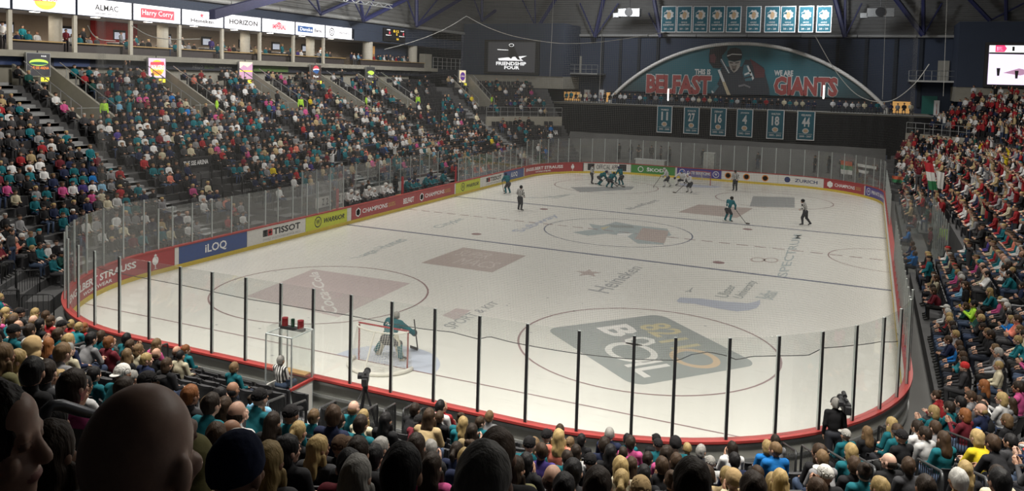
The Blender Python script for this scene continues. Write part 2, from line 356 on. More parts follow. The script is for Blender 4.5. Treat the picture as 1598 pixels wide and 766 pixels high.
# black curtain, tarp behind the far glass
CURT = mat('black_curtain', (.010, .010, .011), .9, var=.3, scale=.7, bump=.2)
def curtain(name, x0, x1, y, z0, z1, label, m=CURT, amp=.05, wave=1.1):
    mb = MB(); n = int((x1-x0)/.28); vs = []
    for i in range(n+1):
        x = x0+(x1-x0)*i/n; o = amp*math.sin(x*2*PI/wave)
        vs += [(x, y+o, z0), (x, y+o, z1), (x, y+o+.03, z0), (x, y+o+.03, z1)]
    fs = []
    for i in range(n): a = 4*i; b = a+4; fs += [(a, b, b+1, a+1), (a+2, a+3, b+3, b+2), (a+1, b+1, b+3, a+3), (a, a+2, b+2, b)]
    return mb.add(vs, fs).build(name, m, label=label, cat='curtain')
curtain('stage_curtain', -21.4, 15.7, 44.0, 2.35, 6.33, 'long black curtain hanging below the far bar balcony')
curtain('stage_curtain', 15.55, 19.6, 43.8, 0, 6.3, 'narrow floor-length black curtain beside the visiting fans', wave=1.6)
obox('floor_bar_balcony', (-1, 48.2, 6.42), (41, 8.0, .16), CONC, kind='structure')
tarp = MB(); n = 60; rows = [(34.4, 0.0), (35.2, .62), (38.5, .72), (41, 1.5), (43.3, 2.5), (43.6, 3.0)]
for y, z in rows:
    for i in range(n+1):
        x = -19+34.4*i/n; tarp.v.append((x, y+.25*math.sin(x*1.3+y), z+(.10*math.sin(x*.9+z*2)+.06*math.sin(x*2.7) if .8 < z < 3 else 0)))
for j in range(len(rows)-1):
    for i in range(n): a = j*(n+1)+i; tarp.f.append((a, a+1, a+n+2, a+n+1)); tarp.m.append(0)
tarp.build('seating_cover', mat('tarp_grey', (.115, .112, .105), .75, var=.25, scale=.8, bump=.3), smooth=True, label='wrinkled grey sheet over folded seating behind the far glass', cat='cover')
# ================================================================== RINK: ice markings
def onice(x, y, z=.003): return (x, y, z)
LBLUE = paint('ice_blue', (.14, .155, .21), .35); LRED = paint('ice_red', (.27, .17, .17), .35); LGREY = paint('ice_grey', (.33, .34, .34), .35); LCRE = paint('ice_crease', (.48, .52, .62), .35)
LTEAL = paint('ice_teal', (.38, .43, .43), .35); LPINK = paint('ice_pink', (.52, .44, .43), .35); LMAR = paint('ice_maroon', (.44, .37, .34), .35); LDK = paint('ice_dark', (.30, .325, .315), .35); LWHT = paint('ice_white', (.74, .73, .70), .35); LYEL = paint('ice_yellow', (.52, .47, .30), .35); LORG = paint('ice_orange', (.58, .44, .30), .35); LLB = paint('ice_lightblue', (.42, .45, .52), .35)
def icebox(name, x0, x1, y0, y1, m, z=.003): return shape([(x0, y0), (x1, y0), (x1, y1), (x0, y1)], lambda x, y: (x, y, z), m, ice, name)
for s in (-1, 1):
    icebox('blue_line', -HW+.02, HW-.02, s*6.98-.12, s*6.98+.12, LBLUE)
    xg = SX+math.sqrt(RC**2-(26-SY)**2)-.02; icebox('goal_line', -xg, xg, s*26-.035, s*26+.035, LRED)
for i in range(30):
    if abs(-14.7+i) > .01: icebox('centre_line', -14.9+i, -14.25+i, -.07, .07, LRED)
flat = lambda z: (lambda x, y: (x, y, z))
for cx, cy, n in ((0, 0, 64), (7, -20, 64), (-7, -20, 64), (7, 20, 64), (-7, 20, 64)): ring(cx, cy, 4.53, .075, flat(.004), LRED if cy else LBLUE, ice, n, name='faceoff_circle')
ring(HW-.02, 0, 3.03, .06, flat(.004), LRED, ice, 32, PI/2, 1.5*PI, name='referee_crease')
for cx in (-7, 7):
    for cy in (-5.35, 5.35): shape(disc(cx, cy, .3), flat(.004), LRED, ice, 'faceoff_dot')
for s in (-1, 1):
    shape(disc(0, s*26, 1.8, None, 24, PI/2-s*PI/2+ (PI if s < 0 else PI)*0 + (0 if s < 0 else PI), PI/2-s*PI/2+PI+(0 if s < 0 else PI)) if False else [(1.83*math.cos(a), s*26-s*1.83*math.sin(a)) for a in [PI*i/24 for i in range(25)]], flat(.0022), LCRE, ice, 'goal_crease')
# sponsor prints under the ice: charts given by a pixel quadrilateral on the ice plane
def quad_chart(c00, c10, c11, c01, z):
    P = [pix(*c, 2, 0) for c in (c00, c10, c11, c01)]
    def fn(x, y):
        q = P[0]*(1-x)*(1-y)+P[1]*x*(1-y)+P[2]*x*y+P[3]*(1-x)*y; return (q[0], q[1], z)
    return fn
UNIT = [(0, 0), (1, 0), (1, 1), (0, 1)]
def rrect(r=.12, n=5):
    pts = []
    for cx, cy, a in ((1-r, r, -PI/2), (1-r, 1-r, 0), (r, 1-r, PI/2), (r, r, PI)):
        pts += [(cx+r*math.cos(a+PI/2*i/n), cy+r*math.sin(a+PI/2*i/n)) for i in range(n+1)]
    return pts
# square store print in the near right circle
f1 = quad_chart((850, 513), (990, 603), (1185, 569), (1030, 490), .0025)
f1b = quad_chart((850, 513), (990, 603), (1185, 569), (1030, 490), .0035)
shape(rrect(.1), f1, LDK, ice, 'ice_print')
text('82', f1b, .16, .40, .66, .92, LYEL, ice, .02); text('B', f1b, .10, .30, .36, .62, LWHT, ice, .03); text('O', f1b, .34, .50, .38, .62, LWHT, ice, .03)
ring(.56, .32, .17, .045, f1b, LWHT, ice); ring(.78, .66, .16, .045, f1b, LORG, ice); text('11', f1b, .46, .62, .62, .86, LYEL, ice, .03); text('IL', f1b, .72, .92, .14, .42, LWHT, ice, .02)
# pink square in the near left circle with white script
f2 = quad_chart((385, 462), (528, 495), (640, 442), (488, 420), .0025)
shape(UNIT, f2, LPINK, ice, 'ice_print'); f2b = quad_chart((534, 492), (496, 421), (478, 424), (503, 494), .0035)
text('Coca-Cola', f2b, .04, .96, .1, .9, LWHT, ice, .015, .3)
# maroon print before the near blue line
f3 = quad_chart((657, 410), (768, 425), (821, 399), (723, 386), .0025); f3b = quad_chart((657, 410), (768, 425), (821, 399), (723, 386), .0035)
shape(UNIT, f3, LMAR, ice, 'ice_print')
LPL = paint('ice_letter', (.56, .50, .47), .35); text('SUPER', f3b, .12, .6, .56, .86, LPL, ice, .0); text('MACS', f3b, .34, .9, .16, .48, LPL, ice, .0)
def ice_word(s, px, m, bold=.01, shear=0): return text(s, quad_chart(*px[::-1], .0035), 0, 1, 0, 1, m, ice, bold, shear)
ice_word('Heineken', ((920, 455), (952, 458), (1002, 417), (982, 414)) if False else ((917, 452), (985, 414), (1003, 418), (950, 458)), LGREY, .0)
shape(star(.5, .5, .5), quad_chart((894, 431), (938, 433), (940, 421), (900, 419), .0035), LMAR, ice, 'star')
ice_word('Ulster', ((1115, 462), (1135, 444), (1149, 446), (1136, 465)), LDK); ice_word('University', ((1143, 463), (1168, 437), (1185, 440), (1163, 468)), LDK)
ice_word('Belfast', ((1178, 464), (1192, 452), (1215, 456), (1206, 468)), LTEAL)
sw = [(0, .75), (.04, 1), (.3, .93), (.6, .72), (.85, .62), (.95, .75), (1, .9), (1, .55), (.96, .25), (.86, .08), (.72, 0), (.5, .2), (.2, .55), (.02, .62)]
shape(sw, quad_chart((1056, 486), (1186, 486), (1186, 466), (1056, 464), .0035), LLB, ice, 'swoosh')
ice_word('Lagan Homes', ((545, 403), (618, 372), (644, 375), (573, 400)), LTEAL); ice_word('CityJet', ((672, 354), (716, 340), (728, 342), (690, 357)), LTEAL)
ice_word('Subway', ((795, 361), (862, 334), (876, 337), (820, 363)), LLB, .02); ice_word('SPORT & KIT', ((690, 508), (768, 470), (780, 473), (708, 514)), LGREY)
shape(UNIT, quad_chart((690, 492), (712, 500), (735, 484), (712, 481), .003), LPINK, ice, 'ice_print')
ice_word('SPECTRUM', ((1212, 432), (1238, 366), (1252, 366), (1228, 432)), LTEAL, .01); ice_word('Y', ((1068, 456), (1082, 448), (1086, 454), (1070, 457)), LDK, .02)
for cx in (.25, .72): ring(cx, .5, .26, .07, quad_chart((1170, 412), (1216, 414), (1216, 399), (1172, 398), .0035), LMAR, ice)
# centre-ice club crest (worn: blocks of muted colour)
fc = quad_chart((868, 372), (1045, 384), (1050, 352), (905, 340), .0025)
shape([(.08, .3), (.25, .5), (.15, .75), (.3, .7), (.4, .95), (.62, .85), (.95, .8), (1, .5), (.9, .3), (.95, .05), (.72, .02), (.6, .3), (.4, .35), (.25, .2)], fc, LTEAL, ice, 'crest')
fc2 = quad_chart((868, 372), (1045, 384), (1050, 352), (905, 340), .0032)
shape([(.68, .2), (.95, .1), (.97, .7), (.7, .75)], fc2, LMAR, ice, 'crest_block'); shape([(.3, .6), (.38, .72), (.34, .5)], fc2, LYEL, ice, 'crest_flash'); shape([(.5, .4), (.64, .45), (.6, .28), (.5, .3)], fc2, LWHT, ice, 'crest_flash'); shape([(.35, .78), (.6, .82), (.62, .7), (.4, .66)], fc2, LDK, ice, 'crest_block')
shape(UNIT, quad_chart((1058, 331), (1150, 340), (1175, 325), (1090, 319), .0025), LMAR, ice, 'ice_print'); shape(UNIT, quad_chart((1170, 322), (1240, 324), (1240, 308), (1175, 306), .0025), LGREY, ice, 'ice_print')
shape(UNIT, quad_chart((905, 300), (985, 296), (990, 291), (890, 292), .0025), LGREY, ice, 'ice_print'); ice_word('Belfast', ((975, 326), (1020, 311), (1030, 313), (985, 327)), LGREY)
ice_word('Ticket', ((815, 309), (880, 304), (895, 302), (870, 310)), LTEAL)
# pucks' worth of dark skate nicks near the goal
for i in range(26):
    x, y = rng.uniform(-11, 12), rng.uniform(-29, -16); r = rng.uniform(.03, .07)
    shape(disc(x, y, r, r*.7, 7), flat(.004), LGREY, ice, 'snow_mark')

# ================================================================== boards
boards = empty('rink_boards', (-HW, 0, 0), label='white rink boards with sponsor panels, red top rail and yellow kick plate', cat='rink boards'); boards.matrix_world = Matrix.Identity(4)
CAPM = mat('cap_red', (.36, .045, .04), .45, var=.12); KICK = mat('kick_yellow', (.62, .46, .05), .5, var=.1)
PANEL = {'r': mat('panel_red', (.36, .045, .05), .4, var=.06), 'b': mat('panel_blue', (.035, .075, .24), .4, var=.06), 'w': mat('panel_white', (.66, .65, .62), .4, var=.05), 'y': mat('panel_yellow', (.55, .6, .035), .4, var=.06), 'g': mat('panel_green', (.05, .23, .045), .4, var=.06), 'p': mat('panel_purple', (.06, .045, .26), .4, var=.06)}
def chart(u_l, z=0., off=-.006):
    """chart on the inner face: x metres to the right as seen from the ice, y metres up"""
    return lambda x, y: rkp(u_l-x, off, z+y)
def panel(u_r, u_l, key):
    """panel between u_r < u_l; seen from the ice its left end is u_l"""
    return sweep(MB(), u_r, u_l, [(0, .2), (.05, .2), (.05, 1.02), (0, 1.02)], step=.5).build('board_panel', PANEL[key], boards)
def words(pn, u_l, items):
    c = chart(u_l)
    for it in items:
        if it[0] == 't': text(it[1], c, it[2], it[3], it[4], it[5], it[6], pn, it[7] if len(it) > 7 else .02, it[8] if len(it) > 8 else 0)
        elif it[0] == 'ring': ring(it[1], it[2], it[3], it[4], c, it[5], pn)
        elif it[0] == 's': shape(it[1], c, it[2], pn)
def hexa(cx, cy, r): return [(cx+r*math.cos(PI/2+PI/3*i), cy+r*math.sin(PI/2+PI/3*i)) for i in range(6)]
def champs(x, w_): return [('s', hexa(x+.4, .6, .3), WHITE), ('s', hexa(x+.4, .6, .22), REDP), ('t', 'H', x+.31, x+.49, .5, .7, WHITE), ('t', 'CHAMPIONS', x+.85, x+.85+w_*.62, .47, .76, WHITE), ('t', 'HOCKEY', x+.95+w_*.62, x+w_*.82+.9, .63, .75, GOLDP), ('t', 'LEAGUE', x+.95+w_*.62, x+w_*.82+.9, .48, .6, GOLDP)]
def engel(L):
    return [('t', 'ENGELBERT STRAUSS', L*.05, L*.74, .55, .85, WHITE, .03), ('t', 'WORKWEAR', L*.28, L*.56, .3, .45, WHITE, .02), ('s', disc(L*.87, .64, .17, .2), WHITE), ('s', disc(L*.87, .66, .1, .1), PANEL['r']), ('s', [(L*.87-.03, .5), (L*.87+.03, .5), (L*.87+.02, .28), (L*.87+.14, .26), (L*.87-.14, .26), (L*.87-.02, .28)], WHITE), ('s', star(L*.87, .86, .1, .05, 5), WHITE)]
def tissot(L): return [('s', [(.25*L-.0, .5), (.25*L+.36, .5), (.25*L+.36, .86), (.25*L, .86)], BLACKP), ('s', [(.25*L+.38, .5), (.25*L+.74, .5), (.25*L+.74, .86), (.25*L+.38, .86)], REDP), ('t', 'T', .25*L+.08, .25*L+.28, .56, .8, WHITE), ('t', '+', .25*L+.44, .25*L+.68, .56, .8, WHITE, .04), ('t', 'TISSOT', .25*L+.8, L*.9, .5, .86, BLACKP, .03), ('t', 'SWISS WATCHES SINCE 1853', .25*L, L*.9, .28, .4, GREYP, .0)]
def warrior(L): return [('ring', L*.28, .6, .32, .06, BLACKP), ('t', 'W', L*.28-.17, L*.28+.17, .45, .75, BLACKP, .02), ('t', 'WARRIOR', L*.42, L*.93, .45, .74, BLACKP, .03, .3)]
def iloq(L): return [('t', 'iLOQ', L*.36, L*.68, .36, .84, WHITE, .02)]
ADS = [(20.35, 28.7, 'r', engel), (20.1, 20.33, 'w', None), (15.65, 20.08, 'b', iloq), (10.95, 15.62, 'w', tissot), (7.0, 10.92, 'y', warrior), (6.55, 6.98, 'w', None), (.87, 6.52, 'r', lambda L: champs(.3, L-1.0)), (-1.25, .85, 'r', lambda L: [('t', 'BELFAST', .35, L-.35, .4, .78, WHITE, .03)]), (-6.9, -1.27, 'r', lambda L: champs(.3, L-1.0)),
       (-7.1, -6.92, 'w', None), (-11.35, -7.12, 'y', warrior), (-15.95, -11.37, 'w', tissot), (-20.4, -15.97, 'b', iloq), (-29.0, -20.6, 'r', engel), (-20.58, -20.42, 'w', None),
       (131.78, 136.5, 'w', lambda L: [('s', [(.4, .3), (1.1, .3), (1.1, .95), (.4, .95)], BLACKP), ('s', hexa(.75, .62, .26), REDP), ('t', 'OFFICIAL APP', 1.3, L-1.3, .38, .86, BLACKP, .01), ('s', [(L-1.15, .3), (L-.45, .3), (L-.45, .95), (L-1.15, .95)], BLACKP), ('s', hexa(L-.8, .62, .26), REDP)]),
       (127.4, 131.76, 'g', lambda L: [('ring', L*.22, .6, .28, .07, WHITE), ('t', '\u0160KODA', L*.36, L*.86, .42, .84, WHITE, .03)]),
       (123.0, 127.2, 'p', lambda L: [('ring', .5, .6, .3, .05, WHITE), ('t', 'W', .36, .64, .48, .72, WHITE), ('t', 'GATE SERVICING', .95, L-.95, .46, .76, WHITE, .02), ('ring', L-.5, .6, .3, .05, WHITE), ('t', 'W', L-.64, L-.36, .48, .72, WHITE)]),
       (127.22, 127.38, 'w', None),
       (117.9, 122.98, 'w', lambda L: [i for q in (.12, .45, .78) for i in (('s', disc(L*q, .6, .3), ORANGEP), ('s', disc(L*q, .6, .22), REDP), ('t', 'R', L*q-.12, L*q+.14, .46, .76, ORANGEP, .03))]),
       (113.8, 117.88, 'w', lambda L: [('s', disc(L*.2, .62, .26), NAVYP), ('t', 'Z', L*.2-.12, L*.2+.12, .5, .74, WHITE, .02), ('t', 'ZURICH', L*.36, L*.86, .46, .76, NAVYP, .02)]),
       (109.35, 113.78, 'r', lambda L: champs(.2, L-.9)), (109.2, 109.33, 'w', None), (104.2, 109.18, 'p', lambda L: [('ring', .5, .6, .3, .05, WHITE), ('t', 'W', .36, .64, .48, .72, WHITE), ('t', 'PRIVATE', 1.0, L*.52, .46, .76, WHITE, .02), ('t', 'BANKING', L*.56, L-.4, .46, .76, WHITE, .02)])]
for u0, u1, k, fn in ADS:
    pn = panel(u0, u1, k)
    if fn: words(pn, u1, fn(u1-u0))
uu = 28.72
while uu < 104.1:
    nx = min(uu+2.6, 104.18); panel(uu, nx-.02, 'w'); uu = nx
for a, b in ((-29+.0, 21.5), (21.5, 62), (62, 104), (104, 136.62)):
    sweep(MB(), a, b, [(-.012, 0), (.05, 0), (.05, .2), (-.012, .2)], step=.5).build('kick_plate', KICK, boards)
    sweep(MB(), a, b, [(-.03, 1.02), (.2, 1.02), (.2, 1.08), (-.03, 1.08)], step=.5).build('top_rail', CAPM, boards)
BACK = mat('board_back', (.33, .33, .30), .6, var=.15, scale=2)
for a, b in ((22, 30), (30, 38), (38, 46), (46, 54), (54, 62)):
    sweep(MB(), a, b, [(.06, .02), (.08, .02), (.08, 1.0), (.06, 1.0)], step=.5).build('back_panel', BACK, boards)
    for z in (.12, .55, .9): sweep(MB(), a, b, [(.085, z), (.14, z), (.14, z+.07), (.085, z+.07)], step=.5).build('back_rail', STEEL, boards)
# ================================================================== glass
glass = empty('rink_glass', (-HW, 0, 1.08), label='tall clear safety glass panes between aluminium posts on the rink boards', cat='safety glass'); glass.matrix_world = Matrix.Identity(4)
GL = glass_mat('safety_glass', haze=.032, refl=.14)
NEARP = [34.48, 35.74, 37.0, 38.23, 39.48, 40.72, 41.82, 43.04, 44.3, 45.56, 46.8, 48.06, 49.3, 50.54, 51.46, 52.7, 53.92, 55.16, 56.34, 57.6, 58.77, 60.0, 61.2]
LEFTP = [33.2, 32.0, 30.75, 29.5, 28.3, 27.05, 25.8, 24.5, 23.2, 22.0, 21.2, 20.4, 19.23, 17.98, 16.67, 15.44, 14.19, 13.2, 11.98, 10.75, 9.77, 8.6, 7.3]
P1 = sorted(LEFTP)+NEARP+[61.2+1.25*i for i in range(1, 14)]          # 7.3 .. 77.5
P2 = [88.5+1.23*i for i in range(13)]+[104.4+1.25*i for i in range(1, 28)]
P2 += [P2[-1]+1.24*i for i in range(1, 17)]                           # to about 158
def gtop(u):
    u = u % TOT
    return 2.95 if (u < 21.3 or 61.4 < u < 104.2 or u > 144.3) else 3.45
def gpost(u, z1):
    q, n = rk(u, .08); MB().box((q[0], q[1], (1.06+z1)/2), (.05, .06, z1-1.06), 0, math.atan2(n[1], n[0])).build('glass_post', ALU, glass)
    if 24 < u < 62:
        q, n = rk(u, .118); MB().box((q[0], q[1], (1.06+z1)/2), (.014, .07, z1-1.06), 0, math.atan2(n[1], n[0])).build('post_shade_strip', BLKPL, glass)  # added black strip paints the unlit outer face of the near posts
def gpane(a, b, z1):
    sweep(MB(), a+.03, b-.03, [(.075, 1.08), (.087, 1.08), (.087, z1), (.075, z1)], step=.45).build('glass_pane', GL, glass)
for PP in (P1, P2):
    for i, u in enumerate(PP):
        z1 = max(gtop(u+.05), gtop(u-.05)); gpost(u, z1)
        if i: gpane(PP[i-1], u, gtop((PP[i-1]+u)/2))
# ================================================================== PEOPLE: bodies as one continuous surface (distance field -> surface net)
def cap(a, b, ra, rb, lab): return ('c', np.array(a, float), np.array(b, float), ra, rb, lab)
def ell(c, r, lab, rot=None): return ('e', np.array(c, float), np.array(r, float), rot, None, lab)
def prim_d(p, P):
    if p[0] == 'c':
        a, b, ra, rb = p[1], p[2], p[3], p[4]; ab = b-a; t = np.clip(((P-a) @ ab)/max(ab @ ab, 1e-9), 0, 1)
        return np.linalg.norm(P-a-t[..., None]*ab, axis=-1)-(ra+(rb-ra)*t)
    q = P-p[1]
    if p[3] is not None: q = q @ p[3]
    k0 = np.linalg.norm(q/p[2], axis=-1); k1 = np.linalg.norm(q/p[2]**2, axis=-1)
    return np.where(k1 > 1e-6, k0*(k0-1)/np.maximum(k1, 1e-6), -p[2].min())
def field(prims, P, k=.025, carve=()):
    d = None
    for p in prims:
        e = prim_d(p, P)
        if d is None: d = e; continue
        h = np.clip(.5+.5*(d-e)/k, 0, 1); d = d*(1-h)+e*h-k*h*(1-h)
    for p in carve: d = np.maximum(d, -prim_d(p, P))
    return d
def surface(prims, h, k=.025, carve=(), disp=None):
    """surface net of the smooth union of prims on a grid of cell h; returns verts, quads, label per quad"""
    lo = np.full(3, 1e9); hi = -lo
    for p in prims:
        if p[0] == 'c':
            r = max(p[3], p[4]); lo = np.minimum(lo, np.minimum(p[1], p[2])-r); hi = np.maximum(hi, np.maximum(p[1], p[2])+r)
        else: r = p[2].max() if p[3] is not None else p[2]; lo = np.minimum(lo, p[1]-r); hi = np.maximum(hi, p[1]+r)
    lo -= 2.5*h; hi += 2.5*h; n = np.ceil((hi-lo)/h).astype(int)+1
    ax = [lo[i]+h*np.arange(n[i]) for i in range(3)]; G = np.stack(np.meshgrid(*ax, indexing='ij'), -1)
    F = field(prims, G, k, carve)
    if disp is not None: F = F+disp(G)
    S = F < 0; cnt = np.zeros(np.array(F.shape)-1, int); acc = np.zeros((*cnt.shape, 3)); ne = np.zeros(cnt.shape)
    sl = lambda o, m_: slice(o, o+m_)
    C = np.array(cnt.shape)
    for a in range(3):
        b, c = (a+1) % 3, (a+2) % 3
        for ob in (0, 1):
            for oc in (0, 1):
                i0 = [None]*3; i1 = [None]*3
                i0[a] = sl(0, C[a]); i1[a] = sl(1, C[a]); i0[b] = i1[b] = sl(ob, C[b]); i0[c] = i1[c] = sl(oc, C[c]); i0 = tuple(i0); i1 = tuple(i1)
                f0, f1 = F[i0], F[i1]; x = S[i0] != S[i1]; t = np.where(x, f0/np.where(x, f0-f1, 1), 0)
                acc += np.where(x[..., None], G[i0]+(G[i1]-G[i0])*t[..., None], 0); ne += x
    act = ne > 0; idx = -np.ones(cnt.shape, int); idx[act] = np.arange(act.sum()); V = acc[act]/ne[act][:, None]; Q = []
    for a in range(3):
        b, c = (a+1) % 3, (a+2) % 3
        i0 = [None]*3; i1 = [None]*3
        i0[a] = sl(0, C[a]); i1[a] = sl(1, C[a])
        for d_ in (b, c): i0[d_] = i1[d_] = sl(1, C[d_]-1)
        s0, s1 = S[tuple(i0)], S[tuple(i1)]; W = np.argwhere(s0 != s1)
        if not len(W): continue
        cell = W.copy(); cell[:, b] += 1; cell[:, c] += 1; fl = s0[tuple(W.T)]
        def at_(db, dc): q = cell.copy(); q[:, b] -= db; q[:, c] -= dc; return idx[tuple(q.T)]
        q = np.stack([at_(1, 1), at_(0, 1), at_(0, 0), at_(1, 0)], 1); q[~fl] = q[~fl][:, ::-1]; Q.append(q)
    Q = np.concatenate(Q); fc = V[Q].mean(1); D = np.stack([prim_d(p, fc) for p in prims]); lab = np.array([p[5] for p in prims])[D.argmin(0)]
    return V, Q, lab
def join(parts):
    V, Q, L, n = [], [], [], 0
    for v, q, l in parts: V.append(v); Q.append(q+n); L.append(l); n += len(v)
    return np.concatenate(V), np.concatenate(Q), np.concatenate(L)
def np_mesh(name, V, Q, lab, mats, smooth=True):
    me = bpy.data.meshes.new(name); k = Q.shape[1]
    me.vertices.add(len(V)); me.vertices.foreach_set('co', V.astype(np.float32).ravel()); me.loops.add(Q.size); me.loops.foreach_set('vertex_index', Q.astype(np.int32).ravel())
    me.polygons.add(len(Q)); me.polygons.foreach_set('loop_start', np.arange(0, Q.size, k, dtype=np.int32)); me.polygons.foreach_set('loop_total', np.full(len(Q), k, np.int32))
    me.polygons.foreach_set('material_index', lab.astype(np.int32)); me.polygons.foreach_set('use_smooth', np.full(len(Q), smooth))
    for m in mats: me.materials.append(m)
    me.update(calc_edges=True); me.validate(); return me
SKIN = mat_ramp('skin', [(.50, .29, .20), (.56, .34, .25), (.44, .25, .17), (.60, .38, .29), (.30, .16, .10)], .55)
TROU = mat_ramp('trousers', [(.02, .02, .025), (.03, .045, .09), (.015, .015, .015), (.05, .075, .13), (.06, .06, .065), (.02, .025, .04)], .85)
TOP = mat_oc('top_cloth', .85, .25, 16, .3); SHOE = mat('shoe', (.03, .03, .03), .6); EYE = mat('eye', (.03, .02, .02), .3); LIP = mat('lip', (.36, .15, .13), .5); HAIRM = mat_oc('hair', .6, .5, 40, .6, (1, 1, .12))
BODYM = [SKIN, TOP, TROU, SHOE, EYE, LIP]
def rotz(a): c, s = math.cos(a), math.sin(a); return np.array([[c, -s, 0], [s, c, 0], [0, 0, 1]])
HS = 1.08
def head_prims(c, yaw=0, pitch=0):
    R = rotz(yaw) @ np.array([[1, 0, 0], [0, math.cos(pitch), -math.sin(pitch)], [0, math.sin(pitch), math.cos(pitch)]]); c = np.array(c, float); T = lambda *q: c+R @ (HS*np.array(q))
    P = [ell(T(0, -.012, .022), (.076, .096, .1), 0, R), ell(T(0, .03, -.045), (.058, .06, .072), 0, R), cap(T(0, .086, .004), T(0, .106, -.028), .010, .015, 0), ell(T(0, .066, -.097), (.026, .022, .02), 0, R), cap(T(-.034, .078, .026), T(.034, .078, .026), .011, .011, 0)]
    for s in (-1, 1):
        P += [ell(T(s*.079, -.008, -.012), (.012, .021, .032), 0, R), ell(T(s*.031, .0815, .006), (.013, .009, .007), 4, R), ell(T(s*.045, .06, -.03), (.02, .02, .02), 0, R)]
    P.append(ell(T(0, .088, -.064), (.024, .010, .008), 5, R))
    return [(*q[:2], q[2]*HS, *q[3:]) if q[0] == 'e' else (*q[:3], q[3]*HS, q[4]*HS, q[5]) for q in P]
def hand(w, d, up, side, lab=0, curl=.5):
    """palm and five fingers from wrist w along d; up = back of the hand; side = thumb side"""
    w = np.array(w, float); d = np.array(d, float); d /= np.linalg.norm(d); up = np.array(up, float); up -= d*(up @ d); up /= np.linalg.norm(up); s = np.cross(d, up)*side
    P = [ell(w+d*.05, (.04, .018, .048), lab, np.stack([s, up, d], 1)), cap(w-d*.03, w+d*.02, .027, .026, lab)]
    for i, (o, l) in enumerate(((.030, .068), (.010, .078), (-.010, .072), (-.029, .056))):
        k = w+d*.088+s*o; m_ = k+(d*math.cos(curl*.6)-up*math.sin(curl*.6))*l*.52; e = m_+(d*math.cos(curl*1.5)-up*math.sin(curl*1.5))*l*.48
        P += [cap(k-d*.015, m_, .0095, .0085, lab), cap(m_, e, .0085, .007, lab)]
    t0 = w+d*.028+s*.03; t1 = t0+(s*.7+d*.7-up*.2)*.036; t2 = t1+(d*.9+s*.2-up*.2)*.03
    P += [cap(t0, t1, .013, .0105, lab), cap(t1, t2, .0105, .008, lab)]; return P
def limbs(hip, sh, el, wr, kn, an, toe, top=1, leg=2, bare=False, puff=1.0, sleeve=True):
    P = []
    for s in (-1, 1):
        X = lambda q: (q[0]*s, q[1], q[2]) if len(q) == 3 else q[0 if s < 0 else 1]
        S_, E_, W_ = X(sh), X(el), X(wr)
        P += [cap(S_, E_, .064*puff, .05*puff, top), cap(E_, W_, .047*puff, .036*puff, top if sleeve else 0)]
        P += [cap(X(hip), X(kn), .098, .07, leg), cap(X(kn), X(an), .064, .046, leg if not bare else 0), cap(X(an), X(toe), .045, .036, 3)]
    return P
def LR(l, r): return (l, r)
POSES = {}
def pose(name, hipz, lean, shz, el, wr, kn, an, toe, hands=(), w=.165, belly=.135, top=1, puff=1., sleeve=True, yaws=(0,), hpitch=0, leg=2):
    """el/wr/kn/an/toe are (x,y,z) for the right side, mirrored, or LR(left, right)"""
    sx = w; ch = (0, lean*.75, shz-.13)
    for yi, yaw in enumerate(yaws):
        hc = np.array((0, lean+.03+(.03 if lean > .1 else 0), shz+.185)); P = [ell((0, 0, hipz+.02), (.165, .13, .12), leg), ell((0, lean*.3, (hipz+shz)/2-.02), (belly+.02, belly-.015, .19), top), ell(ch, (.165, .118, .17), top), cap((-sx+.02, lean, shz-.005), (sx-.02, lean, shz-.005), .062*puff, .062*puff, top), cap((0, lean, shz+.01), (0, lean+.01, shz+.07), .068, .056, top), cap((0, lean+.005, shz+.05), hc+np.array((0, -.01, -.05)), .052, .05, 0)]
        P += limbs((.085, 0, hipz), (sx, lean, shz-.01), el, wr, kn, an, toe, top, leg, puff=puff, sleeve=sleeve)
        V = [surface(P, .0215)]; V.append(surface(head_prims(hc, yaw, hpitch)+[cap(hc+np.array((0, -.02, -.1)), hc+np.array((0, -.015, -.03)), .05, .05, 0)], .0125, .012))
        for (w0, d, up, sd) in hands: V.append(surface(hand(w0, d, up, sd), .0075, .006))
        v, q, l = join(V); POSES[name+(str(yi) if yi else '')] = dict(mesh=np_mesh('body', v, q, l, BODYM), head=hc, yaw=yaw, pitch=hpitch)
SH, SZ = .53, 1.0
legs_sit = dict(kn=(.12, .385, .53), an=(.13, .355, .1), toe=(.14, .485, .045))
pose('sit', SH, -.04, SZ, (.205, .03, .745), (.12, .25, .67), **legs_sit, hands=[((-.12, .25, .67), (.35, 1, -.25), (0, .2, 1), 1), ((.12, .25, .67), (-.35, 1, -.25), (0, .2, 1), -1)], yaws=(0, .55, -.55))
pose('sitlean', SH, .16, SZ-.05, (.19, .28, .70), (.05, .39, .67), **legs_sit, hands=[((-.05, .39, .67), (.3, .8, .2), (-.6, .2, .6), 1), ((.05, .39, .67), (-.3, .8, .2), (.6, .2, .6), -1)], yaws=(0, .5))
pose('sitfold', SH, -.05, SZ, LR((-.205, .1, .76), (.205, .1, .76)), LR((.06, .2, .80), (-.06, .2, .78)), **legs_sit, hands=[((.06, .2, .80), (1, .1, .1), (0, 1, .2), -1), ((-.06, .2, .78), (-1, .1, .1), (0, 1, .2), 1)], belly=.15, yaws=(0, -.5))
pose('sitclap', SH, 0, SZ, (.205, .1, .78), (.04, .3, .92), **legs_sit, hands=[((-.04, .3, .92), (.05, .6, .8), (-1, 0, 0), -1), ((.04, .3, .92), (-.05, .6, .8), (1, 0, 0), 1)], yaws=(.2,))
legs_st = dict(kn=(.10, .02, .5), an=(.11, 0, .1), toe=(.13, .15, .045))
